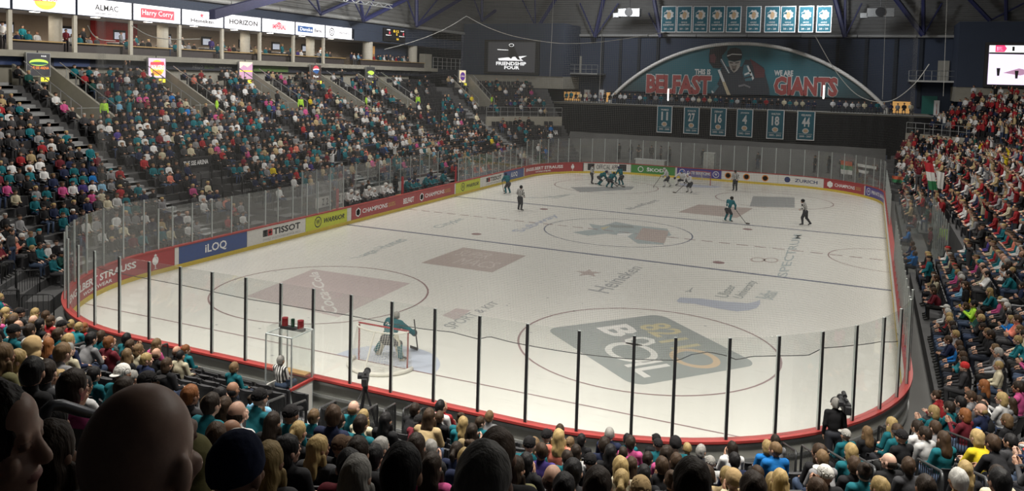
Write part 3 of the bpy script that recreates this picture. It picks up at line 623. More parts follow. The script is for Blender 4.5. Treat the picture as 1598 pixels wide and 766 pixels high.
pose('stand', .93, -.01, 1.43, (.205, -.03, 1.16), (.215, .05, .92), **legs_st, hands=[((-.215, .05, .92), (0, .15, -1), (-1, 0, 0), 1), ((.215, .05, .92), (0, .15, -1), (1, 0, 0), -1)], yaws=(0, .5))
pose('standhip', .93, -.01, 1.43, (.36, -.08, 1.2), (.19, .06, 1.03), **legs_st, hands=[((-.19, .06, 1.03), (.7, .5, -.3), (-.4, .5, .6), 1), ((.19, .06, 1.03), (-.7, .5, -.3), (.4, .5, .6), -1)], sleeve=False)
pose('standup', .93, 0, 1.43, (.225, .16, 1.42), (.17, .22, 1.68), **legs_st, hands=[((-.17, .22, 1.68), (-.1, .2, 1), (0, -1, .1), 1), ((.17, .22, 1.68), (.1, .2, 1), (0, -1, .1), -1)])
# hair, caps (head coordinates; shared meshes, coloured by the object)
def hmesh(name, prims, carve, h=.0115, k=.015, amp=.004, fr=55., m=None):
    def disp(G): return amp*(np.sin(G[..., 0]*fr+np.sin(G[..., 2]*fr*.5)*2)*np.sin(G[..., 1]*fr*1.1+1)+.5*np.sin(G[..., 2]*fr*.7+G[..., 0]*31))
    v, q, l = surface(prims, h, k, carve, disp if amp else None); return np_mesh(name, v, q, l*0, [m or HAIRM])
FACE = [ell((0, .10, -.075), (.070, .085, .105), 0), ell((0, .115, .0), (.056, .06, .055), 0)]
EARC = [ell((s*.09, .0, -.03), (.035, .028, .045), 0) for s in (-1, 1)]
skull = ell((0, -.014, .026), (.085, .106, .108), 0); NECKC = [ell((0, -.01, -.17), (.2, .2, .115), 0)]
HAIR = {'short': hmesh('hair', [skull, ell((0, -.06, -.02), (.072, .055, .07), 0)], FACE+EARC+NECKC),
        'crop': hmesh('hair', [ell((0, -.014, .025), (.080, .101, .104), 0)], FACE+EARC+[ell((0, 0, -.19), (.2, .2, .115), 0)], amp=.0015, fr=90),
        'bob': hmesh('hair', [skull, ell((0, -.045, -.05), (.093, .075, .10), 0)], FACE+[ell((0, .0, -.24), (.2, .2, .1), 0)]),
        'long': hmesh('hair', [skull, ell((0, -.05, -.06), (.095, .068, .12), 0), ell((0, -.085, -.17), (.10, .05, .14), 0), cap((-.08, .0, -.05), (-.085, .01, -.2), .03, .025, 0), cap((.08, .0, -.05), (.085, .01, -.2), .03, .025, 0)], FACE),
        'pony': hmesh('hair', [ell((0, -.014, .025), (.081, .102, .105), 0), cap((0, -.11, .04), (0, -.15, -.0), .028, .035, 0), cap((0, -.15, 0), (0, -.135, -.16), .036, .014, 0)], FACE+EARC+NECKC, amp=.003),
        'bun': hmesh('hair', [ell((0, -.014, .025), (.081, .102, .105), 0), ell((0, -.075, .11), (.045, .045, .042), 0)], FACE+EARC+NECKC, amp=.003),
        'fringe': hmesh('hair', [ell((0, -.025, -.01), (.081, .098, .075), 0)], FACE+EARC+[ell((0, -.01, .10), (.09, .12, .075), 0)]+NECKC, amp=.002)}
CLOTHOC = mat_oc('cap_cloth', .9, .2, 30, .2)
capprims = [ell((0, -.012, .035), (.086, .107, .098), 0)]
HAIR['cap'] = hmesh('cap', capprims+[ell((0, .115, .035), (.07, .075, .010), 0)], [ell((0, 0, -.10), (.3, .3, .115), 0), ell((0, -.012, .028), (.076, .097, .088), 0)], amp=0, m=CLOTHOC)
HAIR['capback'] = hmesh('cap', capprims+[ell((0, -.12, .02), (.065, .065, .010), 0)], [ell((0, 0, -.115), (.3, .3, .115), 0), ell((0, -.012, .028), (.076, .097, .088), 0)], amp=0, m=CLOTHOC)
HAIR['beanie'] = hmesh('beanie', [ell((0, -.016, .04), (.091, .111, .112), 0)], [ell((0, .02, -.12), (.3, .3, .125), 0)], amp=.002, fr=120, m=CLOTHOC)
HAIR['bobble'] = hmesh('bobble_hat', [ell((0, -.016, .04), (.091, .111, .112), 0), ell((0, -.02, .175), (.045, .045, .04), 0)], [ell((0, .02, -.12), (.3, .3, .125), 0)], amp=.003, fr=120, m=CLOTHOC)
HAIR['hood'] = hmesh('hood', [ell((0, -.03, .02), (.105, .12, .125), 0), ell((0, -.03, -.1), (.11, .10, .09), 0)], [ell((0, .11, -.02), (.075, .09, .11), 0)], amp=.002, m=CLOTHOC)
HAIR['helmet'] = hmesh('helmet', [ell((0, -.012, .035), (.098, .122, .110), 0), cap((-.085, .0, -.03), (-.08, .03, -.05), .02, .015, 0), cap((.085, .0, -.03), (.08, .03, -.05), .02, .015, 0)], [ell((0, .13, -.06), (.082, .10, .10), 0), ell((0, 0, -.20), (.2, .2, .14), 0)], amp=0, m=CLOTHOC)
HNAME = {'short': ('hair', 'short {} hair'), 'crop': ('hair', 'cropped {} hair'), 'bob': ('hair', '{} bobbed hair'), 'long': ('hair', 'long {} hair'), 'pony': ('hair', '{} ponytail'), 'bun': ('hair', '{} hair bun'), 'fringe': ('hair', 'balding {} hair'), 'cap': ('cap', '{} cap'), 'capback': ('cap', 'backwards {} cap'), 'beanie': ('beanie', '{} beanie'), 'bobble': ('bobble_hat', '{} bobble hat'), 'hood': ('hood', '{} hood up'), 'bald': (None, 'bald head'), 'helmet': ('helmet', '{} helmet')}
HC = {'black': (.012, .011, .012), 'brown': (.055, .032, .018), 'darkbrown': (.028, .018, .012), 'lightbrown': (.16, .10, .05), 'blond': (.42, .30, .13), 'grey': (.30, .29, .27), 'white': (.6, .59, .56), 'ginger': (.24, .09, .03), 'red': (.45, .03, .03), 'navy': (.02, .03, .08), 'teal': (.015, .19, .23), 'pink': (.6, .12, .28), 'olive': (.25, .23, .1), 'blue': (.03, .13, .42), 'tan': (.4, .28, .14)}
TC = {'teal': (.008, .13, .16), 'black': (.012, .012, .014), 'navy': (.015, .022, .06), 'white': (.62, .62, .62), 'grey': (.22, .22, .23), 'charcoal': (.05, .05, .055), 'pink': (.5, .08, .23), 'red': (.30, .02, .025), 'maroon': (.14, .015, .025), 'blue': (.01, .16, .48), 'purple': (.06, .04, .2), 'yellow': (.65, .5, .02), 'hivis': (.42, .75, .06), 'green': (.01, .06, .05), 'cream': (.55, .5, .36), 'coral': (.65, .2, .14), 'tan': (.4, .3, .16), 'lightblue': (.2, .42, .6), 'plaid': (.3, .3, .31), 'orange': (.6, .17, .03)}
CLAMP = {'darkbrown': 'dark brown', 'lightbrown': 'light brown', 'lightblue': 'light blue', 'hivis': 'hi-vis'}
def person(loc, rz, pname='sit', hair='short', hcol='brown', tcol='teal', label=None, group=None, name='person', scale=1., lean=0, cat='person'):
    p = POSES[pname]; o = link(name, p['mesh'], None, loc, (lean, 0, rz)); o.scale = (scale,)*3
    c = TC[tcol] if isinstance(tcol, str) else tcol; j = random.uniform(.85, 1.15); o.color = (*[min(1, q*j) for q in c], 1)
    if hair != 'bald':
        h = link(HNAME[hair][0], HAIR[hair], o, tuple(p['head']), (p['pitch'], 0, p['yaw'])); h.scale = (HS,)*3; q = HC[hcol]; j = random.uniform(.8, 1.2); h.color = (*[min(1, x*j) for x in q], 1)
    tag(o, label, cat, group); return o
# ================================================================== suites, signs, far end
CROWD_EXTRA = []          # (x, y, floor z, facing, pose) of people too small to single out
def emi(name, col, s, var=.03): return mat('lit_'+name, col, .5, var=var, scale=2, emit=s)
LW = emi('white', (.86, .84, .88), .95); LK = paint('sign_grey', (.05, .05, .05)); LR_ = emi('red', (.62, .07, .1), .8); LY_ = emi('yellow', (.95, .62, .05), .9); LO_ = emi('orange', (.9, .25, .04), .9); LB_ = emi('blue', (.03, .1, .3), .5); LT_ = emi('text', (.9, .9, .9), .9)
LP_ = emi('pink', (.5, .28, .42), .7); LG_ = emi('green', (.45, .65, .08), .8); LDR = emi('drink', (.06, .035, .03), .5); LCR = emi('cream', (.9, .75, .5), .75); LPU = emi('violet', (.12, .04, .3), .6)
YB = [-14.46+4.5*i for i in range(-1, 9)]
wr = lambda y0, z0, x=XS+.06: (lambda a, b: (x, y0+a, z0+b))
COLM = mat('column_cream', (.50, .47, .40), .7); COUNT = mat('counter_dark', (.05, .04, .04), .5); TVB = mat('tv_black', (.02, .02, .022), .3); TVS = emi('tv', (.55, .6, .72), .5)
SIGNS = ['plain white', 'red and yellow oval', 'thin black lettering', 'red box with white lettering', 'red star over black lettering', 'bold black HORIZON lettering', 'red letter block', 'blue box', 'black spiral']
for i in range(9):
    y0, y1 = YB[i], YB[i+1]; a = .1; L = y1-y0-2*a
    s = empty('suite_sign', (XS, y0+a, 12.72), label='lit white suite sign with '+SIGNS[i], cat='sign', group='lit suite signs'); s.matrix_world = Matrix.Identity(4)
    obox('sign_case', (XS-.06, (y0+y1)/2, 13.3), (.2, L+.12, 1.26), NAVYW, s); obox('sign_face', (XS+.05, (y0+y1)/2, 13.3), (.03, L, 1.16), LW, s)
    c = wr(y0+a, 12.72, XS+.071); c2 = wr(y0+a, 12.72, XS+.078)
    T = lambda st, x0, x1, z0, z1, m=LK, b=.0, f=c2: text(st, f, x0, x1, z0, z1, m, s, b)
    if i == 1:
        shape(disc(L*.5, .62, .75, .5), c, LY_, s); shape([(L*.5-.85, .62), (L*.5+.85, .72), (L*.5+.8, 1.0), (L*.5-.8, .95)], c2, LR_, s); T('WALKERS', L*.5-.78, L*.5+.78, .68, .98, LT_, .02, wr(y0+a, 12.72, XS+.084)); shape(disc(L*.5, .5, .6, .12), c2, emi('crisp', (.95, .75, .1), .9), s)
    elif i == 2: T('ALMAC', L*.3, L*.74, .42, .82, LK, .012); ring(L*.5, .3, 1.25, .025, c, LK, s, 20, .6, 2.5); shape([(L*.28, .2), (L*.72, .2), (L*.72, .23), (L*.28, .23)], c, LK, s)
    elif i == 3: shape([(L*.14, .22), (L*.86, .22), (L*.86, .9), (L*.14, .9)], c, LR_, s); T('Harry Corry', L*.17, L*.83, .32, .8, LT_)
    elif i == 4: T('Heineken', L*.2, L*.76, .24, .54, LK, .025); shape(star(L*.46, .82, .24), c2, LR_, s)
    elif i == 5: T('HORIZON', L*.12, L*.9, .4, .82, LK, .03)
    elif i == 6: T('IMPERIAL', L*.3, L*.72, .34, .78, LR_, .04); shape([(L*.4, .8), (L*.5, 1.0), (L*.6, .8)], c2, LR_, s); T('Established 1855', L*.34, L*.68, .16, .26, LK)
    elif i == 7: shape([(L*.06, .3), (L*.58, .3), (L*.58, .86), (L*.06, .86)], c, LB_, s); T('Danske', L*.14, L*.56, .42, .74, LT_, .01); T('Bank', L*.64, L*.9, .42, .74, LK, .015)
    elif i == 8: ring(L*.22, .6, .4, .09, c, LK, s); ring(L*.22, .6, .2, .07, c, LK, s); T('ClearEvent', L*.42, L*.9, .48, .76, GREYP, .015)
    # the bay behind: pillar, television, table, counter, ceiling lamp
    obox('suite_pillar', (XS-.15, y0, 11.45), (.2, .26, 2.6), COLM, label='slim cream pillar left of the suite with '+SIGNS[i], cat='pillar', group='suite pillars')
    if i % 2 == 1 or i == 7: MB().bar((XS-1.3, y1-.55, 10.15), (XS-1.3, y1-.55, 12.75), .42, 20).build('round_column', COLM, label='round cream column in the suite with '+SIGNS[i], cat='column', group='round suite columns')
    tv = empty('television', (XS-4.4, y0+2.6, 11.6), label='wall television in the suite with '+SIGNS[i], cat='television', group='suite televisions'); tv.matrix_world = Matrix.Identity(4)
    obox('tv_case', (XS-4.42, y0+2.6, 11.75), (.1, 1.1, .75), TVB, tv); obox('tv_screen', (XS-4.36, y0+2.6, 11.68), (.02, .95, .52), TVS, tv)
    ct = empty('suite_counter', (XS-.6, y0+2.2, 10.15), label='wood-topped counter at the front of the suite with '+SIGNS[i], cat='counter', group='suite counters'); ct.matrix_world = Matrix.Identity(4)
    obox('counter_front', (XS-.55, y0+2.1, 10.45), (.08, 3.6, .6), COUNT, ct); obox('counter_top', (XS-.5, y0+2.1, 10.8), (.4, 3.8, .07), WOOD, ct)
    tb = empty('buffet_table', (XS-3, y0+2, 10.15), label='dark buffet table with white top in the suite with '+SIGNS[i], cat='table', group='suite buffet tables'); tb.matrix_world = Matrix.Identity(4)
    obox('table_body', (XS-3, y0+1.9, 10.6), (.6, 2.6, .9), COUNT, tb); obox('table_top', (XS-3, y0+1.9, 11.07), (.7, 2.7, .05), WHITE, tb)
    lm = obox('ceiling_lamp', (XS-.9, y0+2.2, 12.69), (.35, .5, .04), emi('lamp', (1, .95, .85), 4), label='flat ceiling lamp in the suite with '+SIGNS[i], cat='lamp', group='suite ceiling lamps')
    l = area('suite_light', (XS-1.6, y0+2.2, 12.6), 1.2, 38, (1, .88, .72)); l.parent = lm
    for q in range(6):          # guests: four behind the counter, two standing between counter and buffet
        if q < 4: CROWD_EXTRA.append((XS-1.22-.12*(q % 2), y0+.62+.68*q, 10.15, -PI/2+rng.uniform(-.1, .1), 'sit'))
        else: CROWD_EXTRA.append((XS-2.2, y0+.9+1.35*(q-4), 10.15, -PI/2+rng.uniform(-.5, .5), 'stand'))
obox('wall_suite_red', (XS-4.45, -5.46+2.2, 11.5), (.04, 4.2, 2.4), mat('suite_red', (.35, .02, .02), .7), kind='structure')
# bar beyond the suites
for i, y in enumerate((25.3, 34.6)): MB().bar((XS-.6, y, 10.15), (XS-.6, y, 12.75), .55, 20).build('round_column', COLM, label='thick round cream column at the %s' % ['open bar after the last suite sign', 'balcony end by the stair wall'][i], cat='column')
obox('wall_bar_back', (XS-1.6, 31, 11.4), (.1, 8.2, 2.5), NAVYW, kind='structure'); obox('door_1', (XS-1.5, 27.2, 11.25), (.08, 1.6, 2.2), emi('warm', (.5, .26, .08), .35), kind='structure')
bc = empty('bar_counter', (XS-.2, 30, 10.15), label='long wood-topped bar counter under the scoreboard', cat='counter'); bc.matrix_world = Matrix.Identity(4)
obox('counter_front', (XS+.15, 29.5, 10.42), (.08, 13, .55), COUNT, bc); obox('counter_top', (XS+.18, 29.5, 10.74), (.36, 13, .07), WOOD, bc)
for q in range(22):
    if min(abs(22.4+q*.62-25.3), abs(22.4+q*.62-34.6)) > .85: CROWD_EXTRA.append((XS-.62-.1*(q % 2), 22.4+q*.62, 10.15, -PI/2+rng.uniform(-.1, .1), 'sit'))
obox('stair_cheek', (XS-.2, 37.0, 11.0), (.8, 1.6, 1.7), CONC, label='concrete stair wall at the end of the suite balcony', cat='wall')
br = empty('balcony_rail', (XS, 41, 10), label='tall steel railing between the suite balcony and the left tower', cat='railing'); br.matrix_world = Matrix.Identity(4)
obox('floor_balcony_far', (XS-.5, 41, 9.75), (2.4, 8, .7), DARKW, kind='structure')
for y in np.arange(38, 45, 1.15): MB().bar((XS+.3, y, 10.1), (XS+.3, y, 11.5), .04, 5).build('rail_post', STEEL, br)
for z in (10.5, 11.0, 11.5): MB().bar((XS+.3, 37.9, z), (XS+.3, 45.2, z), .035, 5).build('rail', STEEL, br)
# fascia lettering
fas = bpy.data.objects['wall_left_fascia']; FX = XS+.285
def ftext(s, p0, p1, z0, z1, m, b=0): text(s, lambda a, q: (FX, a, q), pix(p0, 96, 0, FX)[1], pix(p1, 96, 0, FX)[1], z0, z1, m, fas, b)
FTX = paint('fascia_text', (.3, .32, .33)); FGR = paint('fascia_green', (.12, .22, .06)); FTL = paint('fascia_blue', (.035, .06, .16))
ftext('HELLO', 301, 317, 9.33, 9.6, FTX); ftext('BELFAST', 319, 335, 9.33, 9.6, FGR); ftext('THE SSE ARENA', 342, 362, 9.4, 9.52, WHITE); ftext('THE SSE ARENA', 527, 541, 9.4, 9.55, WHITE); ftext('WELCOME', 549, 563, 9.4, 9.55, FTX); ftext('SSE AIRTRICITY', 628, 654, 9.38, 9.55, FTX); ftext('THE SSE ARENA', 585, 600, 9.4, 9.55, WHITE)
for p0, p1, m in ((0, 34, FTL), (84, 140, FTL), (396, 450, FGR)):
    ya, yb = pix(p0, 96, 0, FX)[1], pix(p1, 96, 0, FX)[1]; shape([(ya, 9.22), (yb, 9.22), (yb, 9.72), (ya, 9.72)], lambda a, q: (FX, a, q), m, fas, 'fascia_panel')
# light boxes above the gangways
BX = -34.0
def lightbox(i, y, face, lab, draw, w_=1.5, loc=None):
    x = BX if loc is None else loc[0]; y = y if loc is None else loc[1]
    b = empty('light_box', (x, y, 8.55), label=lab, cat='light box', group='light boxes over the gangways'); b.matrix_world = Matrix.Identity(4)
    obox('box_frame', (x-.08, y, 9.27), (.16, w_+.12, 1.5), STEEL, b); obox('box_face', (x+.01, y, 9.27), (.03, w_, 1.4), face, b)
    obox('hanger', (x-.1, y, 10.0), (.05, .05, .3), BLKMETAL, b)
    draw(b, lambda dx: (lambda p, q: (x+.028+dx, y-w_/2+p*w_, 8.57+q*1.4)))
    ex = obox('exit_sign', (x+.3, y+.2, 8.35), (.05, .55, .26), emi('exit', (.85, .75, .05), .9), label='small yellow exit sign below the '+lab.split(' light box')[0]+' light box', cat='exit sign', group='gangway exit signs'); shape([(0, 0), (.2, .5), (0, 1), (-.05, .5)], lambda p, q: (x+.327, y+.15+p*.4, 8.25+q*.2), LK, ex, 'arrow')
def walk(b, f): shape(disc(.5, .5, .42, .42), f(0), LY_, b); shape([(.06, .5), (.94, .62), (.9, .84), (.1, .8)], f(.006), LR_, b); text('WALKERS', f(.012), .1, .9, .42, .66, LT_, b, .03); shape(disc(.5, .26, .3, .12), f(.006), LO_, b)
def arena_(b, f): shape(disc(.5, .6, .42, .15), f(0), LG_, b); text('THE SSE ARENA', f(0), .1, .95, .3, .42, LO_, b); shape(disc(.5, .56, .4, .07), f(.006), paint('deepteal', (.03, .15, .13)), b); text('SSE', f(0), .6, .84, .86, .92, LT_, b)
def pinkb(b, f): shape([(0, .62), (.3, .82), (.6, .7), (1, .95), (1, 1), (0, 1)], f(0), LCR, b); shape([(0, .42), (1, .42), (1, .5), (0, .5)], f(0), LY_, b)
def cola(b, f): shape(disc(.5, .68, .3, .27, 20, 0, PI), f(0), LR_, b); shape(disc(.5, .66, .3, .27, 20, PI, 2*PI), f(0), LB_, b); shape([(.2, .62), (.5, .7), (.8, .66), (.8, .72), (.5, .76), (.2, .7)], f(.006), LT_, b); text('Pepsi', f(0), .25, .75, .12, .3, LT_, b, .02)
def greenb(b, f): shape(disc(.5, .58, .4, .16), f(0), LG_, b); text('ARENA', f(0), .15, .85, .25, .38, LT_, b)
def cadb(b, f): shape(disc(.5, .5, .42, .36), f(0), LPU, b); text('Cadbury', f(.006), .16, .84, .4, .62, LCR, b, .0, .3)
y6 = rk(VOM_U[5], 18.9)[0]
for i, (face, lab, dr) in enumerate([(emi('dark', (.05, .05, .06), .3), 'black arena name light box with green oval and orange lettering', arena_), (emi('lilac', (.66, .5, .66), .8), 'lilac light box with a red and yellow ball logo', walk), (LP_, 'pink light box with gold waves', pinkb), (LDR, 'brown light box with a red white and blue ball', cola), (emi('dark2', (.05, .05, .05), .3), 'narrow black light box with a green stripe', greenb), (LCR, 'cream light box with a purple oval', cadb)]):
    lightbox(i, [-13.5, -4.3, 4.9, 14.2, 23.3, 0][i], face, lab, dr, 1.5, None if i < 5 else (y6[0], y6[1]))
# small game scoreboard on the navy wall
sb = empty('scoreboard', (XS+.1, 29.4, 12.95), label='small black scoreboard with amber and red digits on the navy wall', cat='scoreboard'); sb.matrix_world = Matrix.Identity(4)
obox('board_case', (XS+.12, 29.4, 13.65), (.2, 4.4, 1.45), TVB, sb); f = lambda a, b: (XS+.235, 27.2+4.4*a, 12.95+1.4*b)
for st, x0, x1, z0, z1, m in (('8:12', .42, .68, .72, .92, LY_), ('HOME', .12, .28, .84, .92, LT_), ('GUEST', .76, .94, .84, .92, LT_), ('1', .22, .28, .55, .75, LR_), ('1', .88, .93, .55, .75, LR_), ('2', .55, .62, .5, .66, LY_), ('PENALTY', .08, .34, .42, .49, LT_), ('PENALTY', .7, .96, .42, .49, LT_), ('10', .58, .68, .12, .28, LY_)): text(st, f, x0, x1, z0, z1, m, sb, .02)
# ------------------------------------------------------------------ tower screens
def py(px, p, Y): q = pix(px, p, 1, Y); return q[0], q[2]
x0, z1 = py(757, 62, 45.8); x1, z0 = py(841, 117, 45.8); sc = empty('video_screen', ((x0+x1)/2, 45.9, z0), label='grey projection screen with white skater logo on the left tower', cat='screen'); sc.matrix_world = Matrix.Identity(4)
obox('screen_frame', ((x0+x1)/2, 45.85, (z0+z1)/2), (x1-x0, .3, z1-z0), BLKPL, sc); a, b = x0+.55, x1-.55; SCG = emi('screen_grey', (.055, .055, .06), .35)
obox('screen_face', ((a+b)/2, 45.68, (z0+z1)/2), (b-a, .06, z1-z0-.55), SCG, sc); f = lambda p, q: (a+(b-a)*p, 45.64, z0+.3+(z1-z0-.6)*q)
f2_ = lambda p, q: (a+(b-a)*p, 45.635, z0+.3+(z1-z0-.6)*q)
text('FRIENDSHIP', f, .18, .82, .22, .34, LT_, sc, .03); text('FOUR', f, .36, .68, .09, .2, LT_, sc, .03); shape([(.22, .45), (.5, .5), (.84, .55), (.7, .46), (.76, .38), (.24, .38)], f, LT_, sc); shape([(.46, .92), (.53, .94), (.56, .84), (.6, .7), (.7, .4), (.64, .42), (.56, .56), (.5, .44), (.44, .5), (.44, .7), (.43, .84)], f2_, LK, sc); shape([(.2, .76), (.46, .74), (.46, .72), (.2, .74)], f, LT_, sc); ring(.5, .9, .055, .015, f2_, LT_, sc)
x0, z1 = py(1538, 66, 45.8); z0 = py(1538, 136, 45.8)[1]; x1 = x0+7.2; sc = empty('video_screen', ((x0+x1)/2, 45.9, z0), label='bright video screen showing the rink on the right tower', cat='screen'); sc.matrix_world = Matrix.Identity(4)
obox('screen_frame', ((x0+x1)/2, 45.85, (z0+z1)/2), (x1-x0, .3, z1-z0), BLKPL, sc); a, b = x0+.35, x1-.35; H = z1-z0-.6
obox('screen_face', ((a+b)/2, 45.68, (z0+z1)/2), (b-a, .06, H), emi('screen_pink', (.78, .66, .9), 1.1), sc); f = lambda p, q: (a+(b-a)*p, 45.64, z0+.3+H*q); f2_ = lambda p, q: (a+(b-a)*p, 45.635, z0+.3+H*q)
shape([(0, .82), (1, .82), (1, 1), (0, 1)], f, LT_, sc); shape([(.08, .83), (.2, .83), (.23, .92), (.2, 1), (.08, 1)], f2_, emi('screen_red', (.9, .05, .15), 1.2), sc); text('BEL', f2_, .1, .18, .87, .96, LT_, sc); text('1', f2_, .3, .33, .86, .97, LK, sc, .02); text('8:13', f2_, .45, .62, .86, .97, LK, sc, .01)
shape([(0, .78), (1, .76), (1, .82), (0, .82)], f2_, LK, sc); shape([(.2, .3), (.4, .42), (.62, .34), (.42, .24)], f2_, LP_, sc)
for q, h_ in ((.12, .4), (.36, .2), (.55, .3)): shape([(q, .1+h_*.3), (q+.03, .1+h_*.3), (q+.04, .3+h_*.3), (q-.01, .3+h_*.3)], lambda p, r: (a+(b-a)*p, 45.63, z0+.3+H*r), LK, sc)
# ------------------------------------------------------------------ arch mural
YA = 48.0; ax0, az = py(952, 155, YA); ax1, _ = py(1383, 168, YA); apx, apz = py(1165, 68, YA); az = 7.0; cx = (ax0+ax1)/2; half = (ax1-ax0)/2; rise = apz-az; RR = (half**2+rise**2)/(2*rise); zc = apz-RR; th = math.asin(half/RR)
mur = empty('arch_mural', (cx, YA, az), label='arched mural reading THIS IS BELFAST WE ARE GIANTS with a hockey player', cat='mural'); mur.matrix_world = Matrix.Identity(4)
arcp = [(cx+RR*math.sin(t), YA, zc+RR*math.cos(t)) for t in np.linspace(-th, th, 49)]
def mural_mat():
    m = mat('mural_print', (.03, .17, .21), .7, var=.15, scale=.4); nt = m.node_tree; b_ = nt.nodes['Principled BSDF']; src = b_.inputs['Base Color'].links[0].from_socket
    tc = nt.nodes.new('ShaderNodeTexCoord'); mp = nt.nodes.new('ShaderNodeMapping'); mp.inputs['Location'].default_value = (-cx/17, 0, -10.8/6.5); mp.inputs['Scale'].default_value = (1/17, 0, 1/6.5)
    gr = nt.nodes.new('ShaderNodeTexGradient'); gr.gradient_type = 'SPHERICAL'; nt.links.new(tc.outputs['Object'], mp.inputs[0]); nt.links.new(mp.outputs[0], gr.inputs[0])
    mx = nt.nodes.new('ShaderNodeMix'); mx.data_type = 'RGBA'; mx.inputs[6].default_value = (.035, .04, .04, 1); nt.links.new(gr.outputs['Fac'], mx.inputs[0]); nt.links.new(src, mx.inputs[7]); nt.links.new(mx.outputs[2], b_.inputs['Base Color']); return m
zb = az+.55
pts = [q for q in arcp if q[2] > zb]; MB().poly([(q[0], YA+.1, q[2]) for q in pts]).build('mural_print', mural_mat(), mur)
MB().tube([(q[0], YA-.05, q[2]) for q in arcp], .2, 10).build('arch_tube', mat('arch_white', (.72, .7, .66), .4), mur, smooth=True)
f = lambda x, z: (x, YA+.06, z); f2_ = lambda x, z: (x, YA+.03, z); MRED = paint('mural_red', (.30, .06, .055)); MWH = paint('mural_white', (.62, .62, .6)); MDK = paint('mural_dark', (.03, .035, .045)); MMID = paint('mural_mid', (.06, .11, .14)); MFACE = paint('mural_face', (.36, .33, .29)); MGLV = paint('mural_glove', (.10, .03, .035))
def mtext(s, p0, p1, pt, pb, m, b_, back=None):
    xa, za = py(p0, pb, YA); xb, zb_ = py(p1, pt, YA)
    if back: text(s, lambda x, z: (x, YA+.08, z), xa-.07, xb+.07, za-.07, zb_+.07, back, mur, b_+.035)
    text(s, f2_, xa, xb, za, zb_, m, mur, b_)
mtext('BELFAST', 1008, 1110, 118, 145, MRED, .05, MWH); mtext('GIANTS', 1207, 1308, 121, 148, MRED, .05, MWH); mtext('THIS IS', 1084, 1109, 108, 116, MWH, .04); mtext('WE ARE', 1208, 1238, 110, 118, MWH, .04)
def mshape(pp, m, fn=f): shape([py(*q, YA) for q in pp], lambda x, z: fn(x, z), m, mur, 'player_print')
def mz(pp, m, dy=.06): shape([py(980+x/7.264, 60+y/7.264, YA) for x, y in pp], lambda x, z: (x, YA+dy, z), m, mur, 'player_print')
MHEL = paint('mural_helmet', (.012, .012, .015)); MSTK = paint('mural_stick', (.5, .42, .28)); MTE = paint('mural_teal', (.05, .14, .17))
mz([(1060, 280), (1130, 320), (1290, 320), (1330, 240), (1420, 250), (1540, 330), (1562, 430), (1598, 560), (1605, 640), (935, 640), (1000, 540), (1045, 440)], MDK)
mz([(918, 180), (930, 120), (1000, 95), (1130, 72), (1120, 130), (1062, 200), (1082, 280), (1045, 340), (965, 335), (918, 270)], MHEL, .05)
mz([(925, 190), (975, 170), (1000, 215), (985, 280), (935, 270)], MGLV, .04); mz([(1120, 205), (1125, 150), (1160, 112), (1220, 104), (1278, 122), (1296, 180), (1288, 235), (1205, 262), (1138, 242)], MHEL, .04)
mz([(1122, 192), (1180, 172), (1290, 178), (1290, 190), (1180, 184), (1124, 206)], MWH, .03); mz([(1135, 252), (1205, 265), (1278, 248), (1268, 318), (1238, 362), (1200, 388), (1165, 352), (1143, 300)], MFACE, .03)
mz([(1170, 300), (1200, 310), (1235, 300), (1225, 350), (1200, 380), (1178, 352)], paint('mural_beard', (.16, .13, .11)), .02); mz([(1150, 268), (1190, 274), (1190, 284), (1152, 280)], MHEL, .02); mz([(1215, 274), (1258, 266), (1256, 278), (1216, 284)], MHEL, .02); mz([(1186, 345), (1216, 345), (1204, 362), (1194, 362)], MHEL, .015)
mz([(1300, 395), (1312, 300), (1362, 296), (1425, 420), (1412, 474), (1330, 484)], MTE, .04); mz([(1345, 310), (1365, 306), (1428, 450), (1412, 474)], MWH, .03); mz([(1318, 400), (1390, 372), (1398, 392), (1322, 420)], MWH, .03); mz([(1318, 440), (1405, 420), (1408, 438), (1320, 458)], MDK, .03)
mz([(1378, 226), (1480, 296), (1552, 360), (1545, 442), (1442, 446), (1420, 330)], MGLV, .03); mz([(1015, 358), (1042, 352), (1162, 640), (1122, 640)], MSTK, .03); mz([(1015, 358), (1042, 352), (1098, 490), (1070, 492)], MWH, .02); mz([(1046, 232), (1072, 228), (1160, 390), (1136, 396), (1046, 262)], MMID, .03); mz([(1052, 235), (1062, 233), (1150, 392), (1140, 394)], MWH, .02)
mz([(1250, 530), (1320, 515), (1392, 548), (1380, 562), (1318, 536), (1256, 552)], paint('mural_grey', (.16, .16, .17)), .02); mz([(945, 590), (1010, 520), (1030, 540), (975, 620)], MTE, .04); mz([(950, 588), (975, 610), (960, 622), (942, 604)], MWH, .03)
for s_ in (-1, 1): MB().bar((cx+s_*half, YA-.05, 6.48), (cx+s_*half, YA-.05, az+.1), .22, 10).build('arch_foot', bpy.data.materials['arch_white'], mur)
obox('wall_bar_backdrop', (-.6, 48.4, 7.2), (30, .15, 1.5), DARKW, kind='structure')
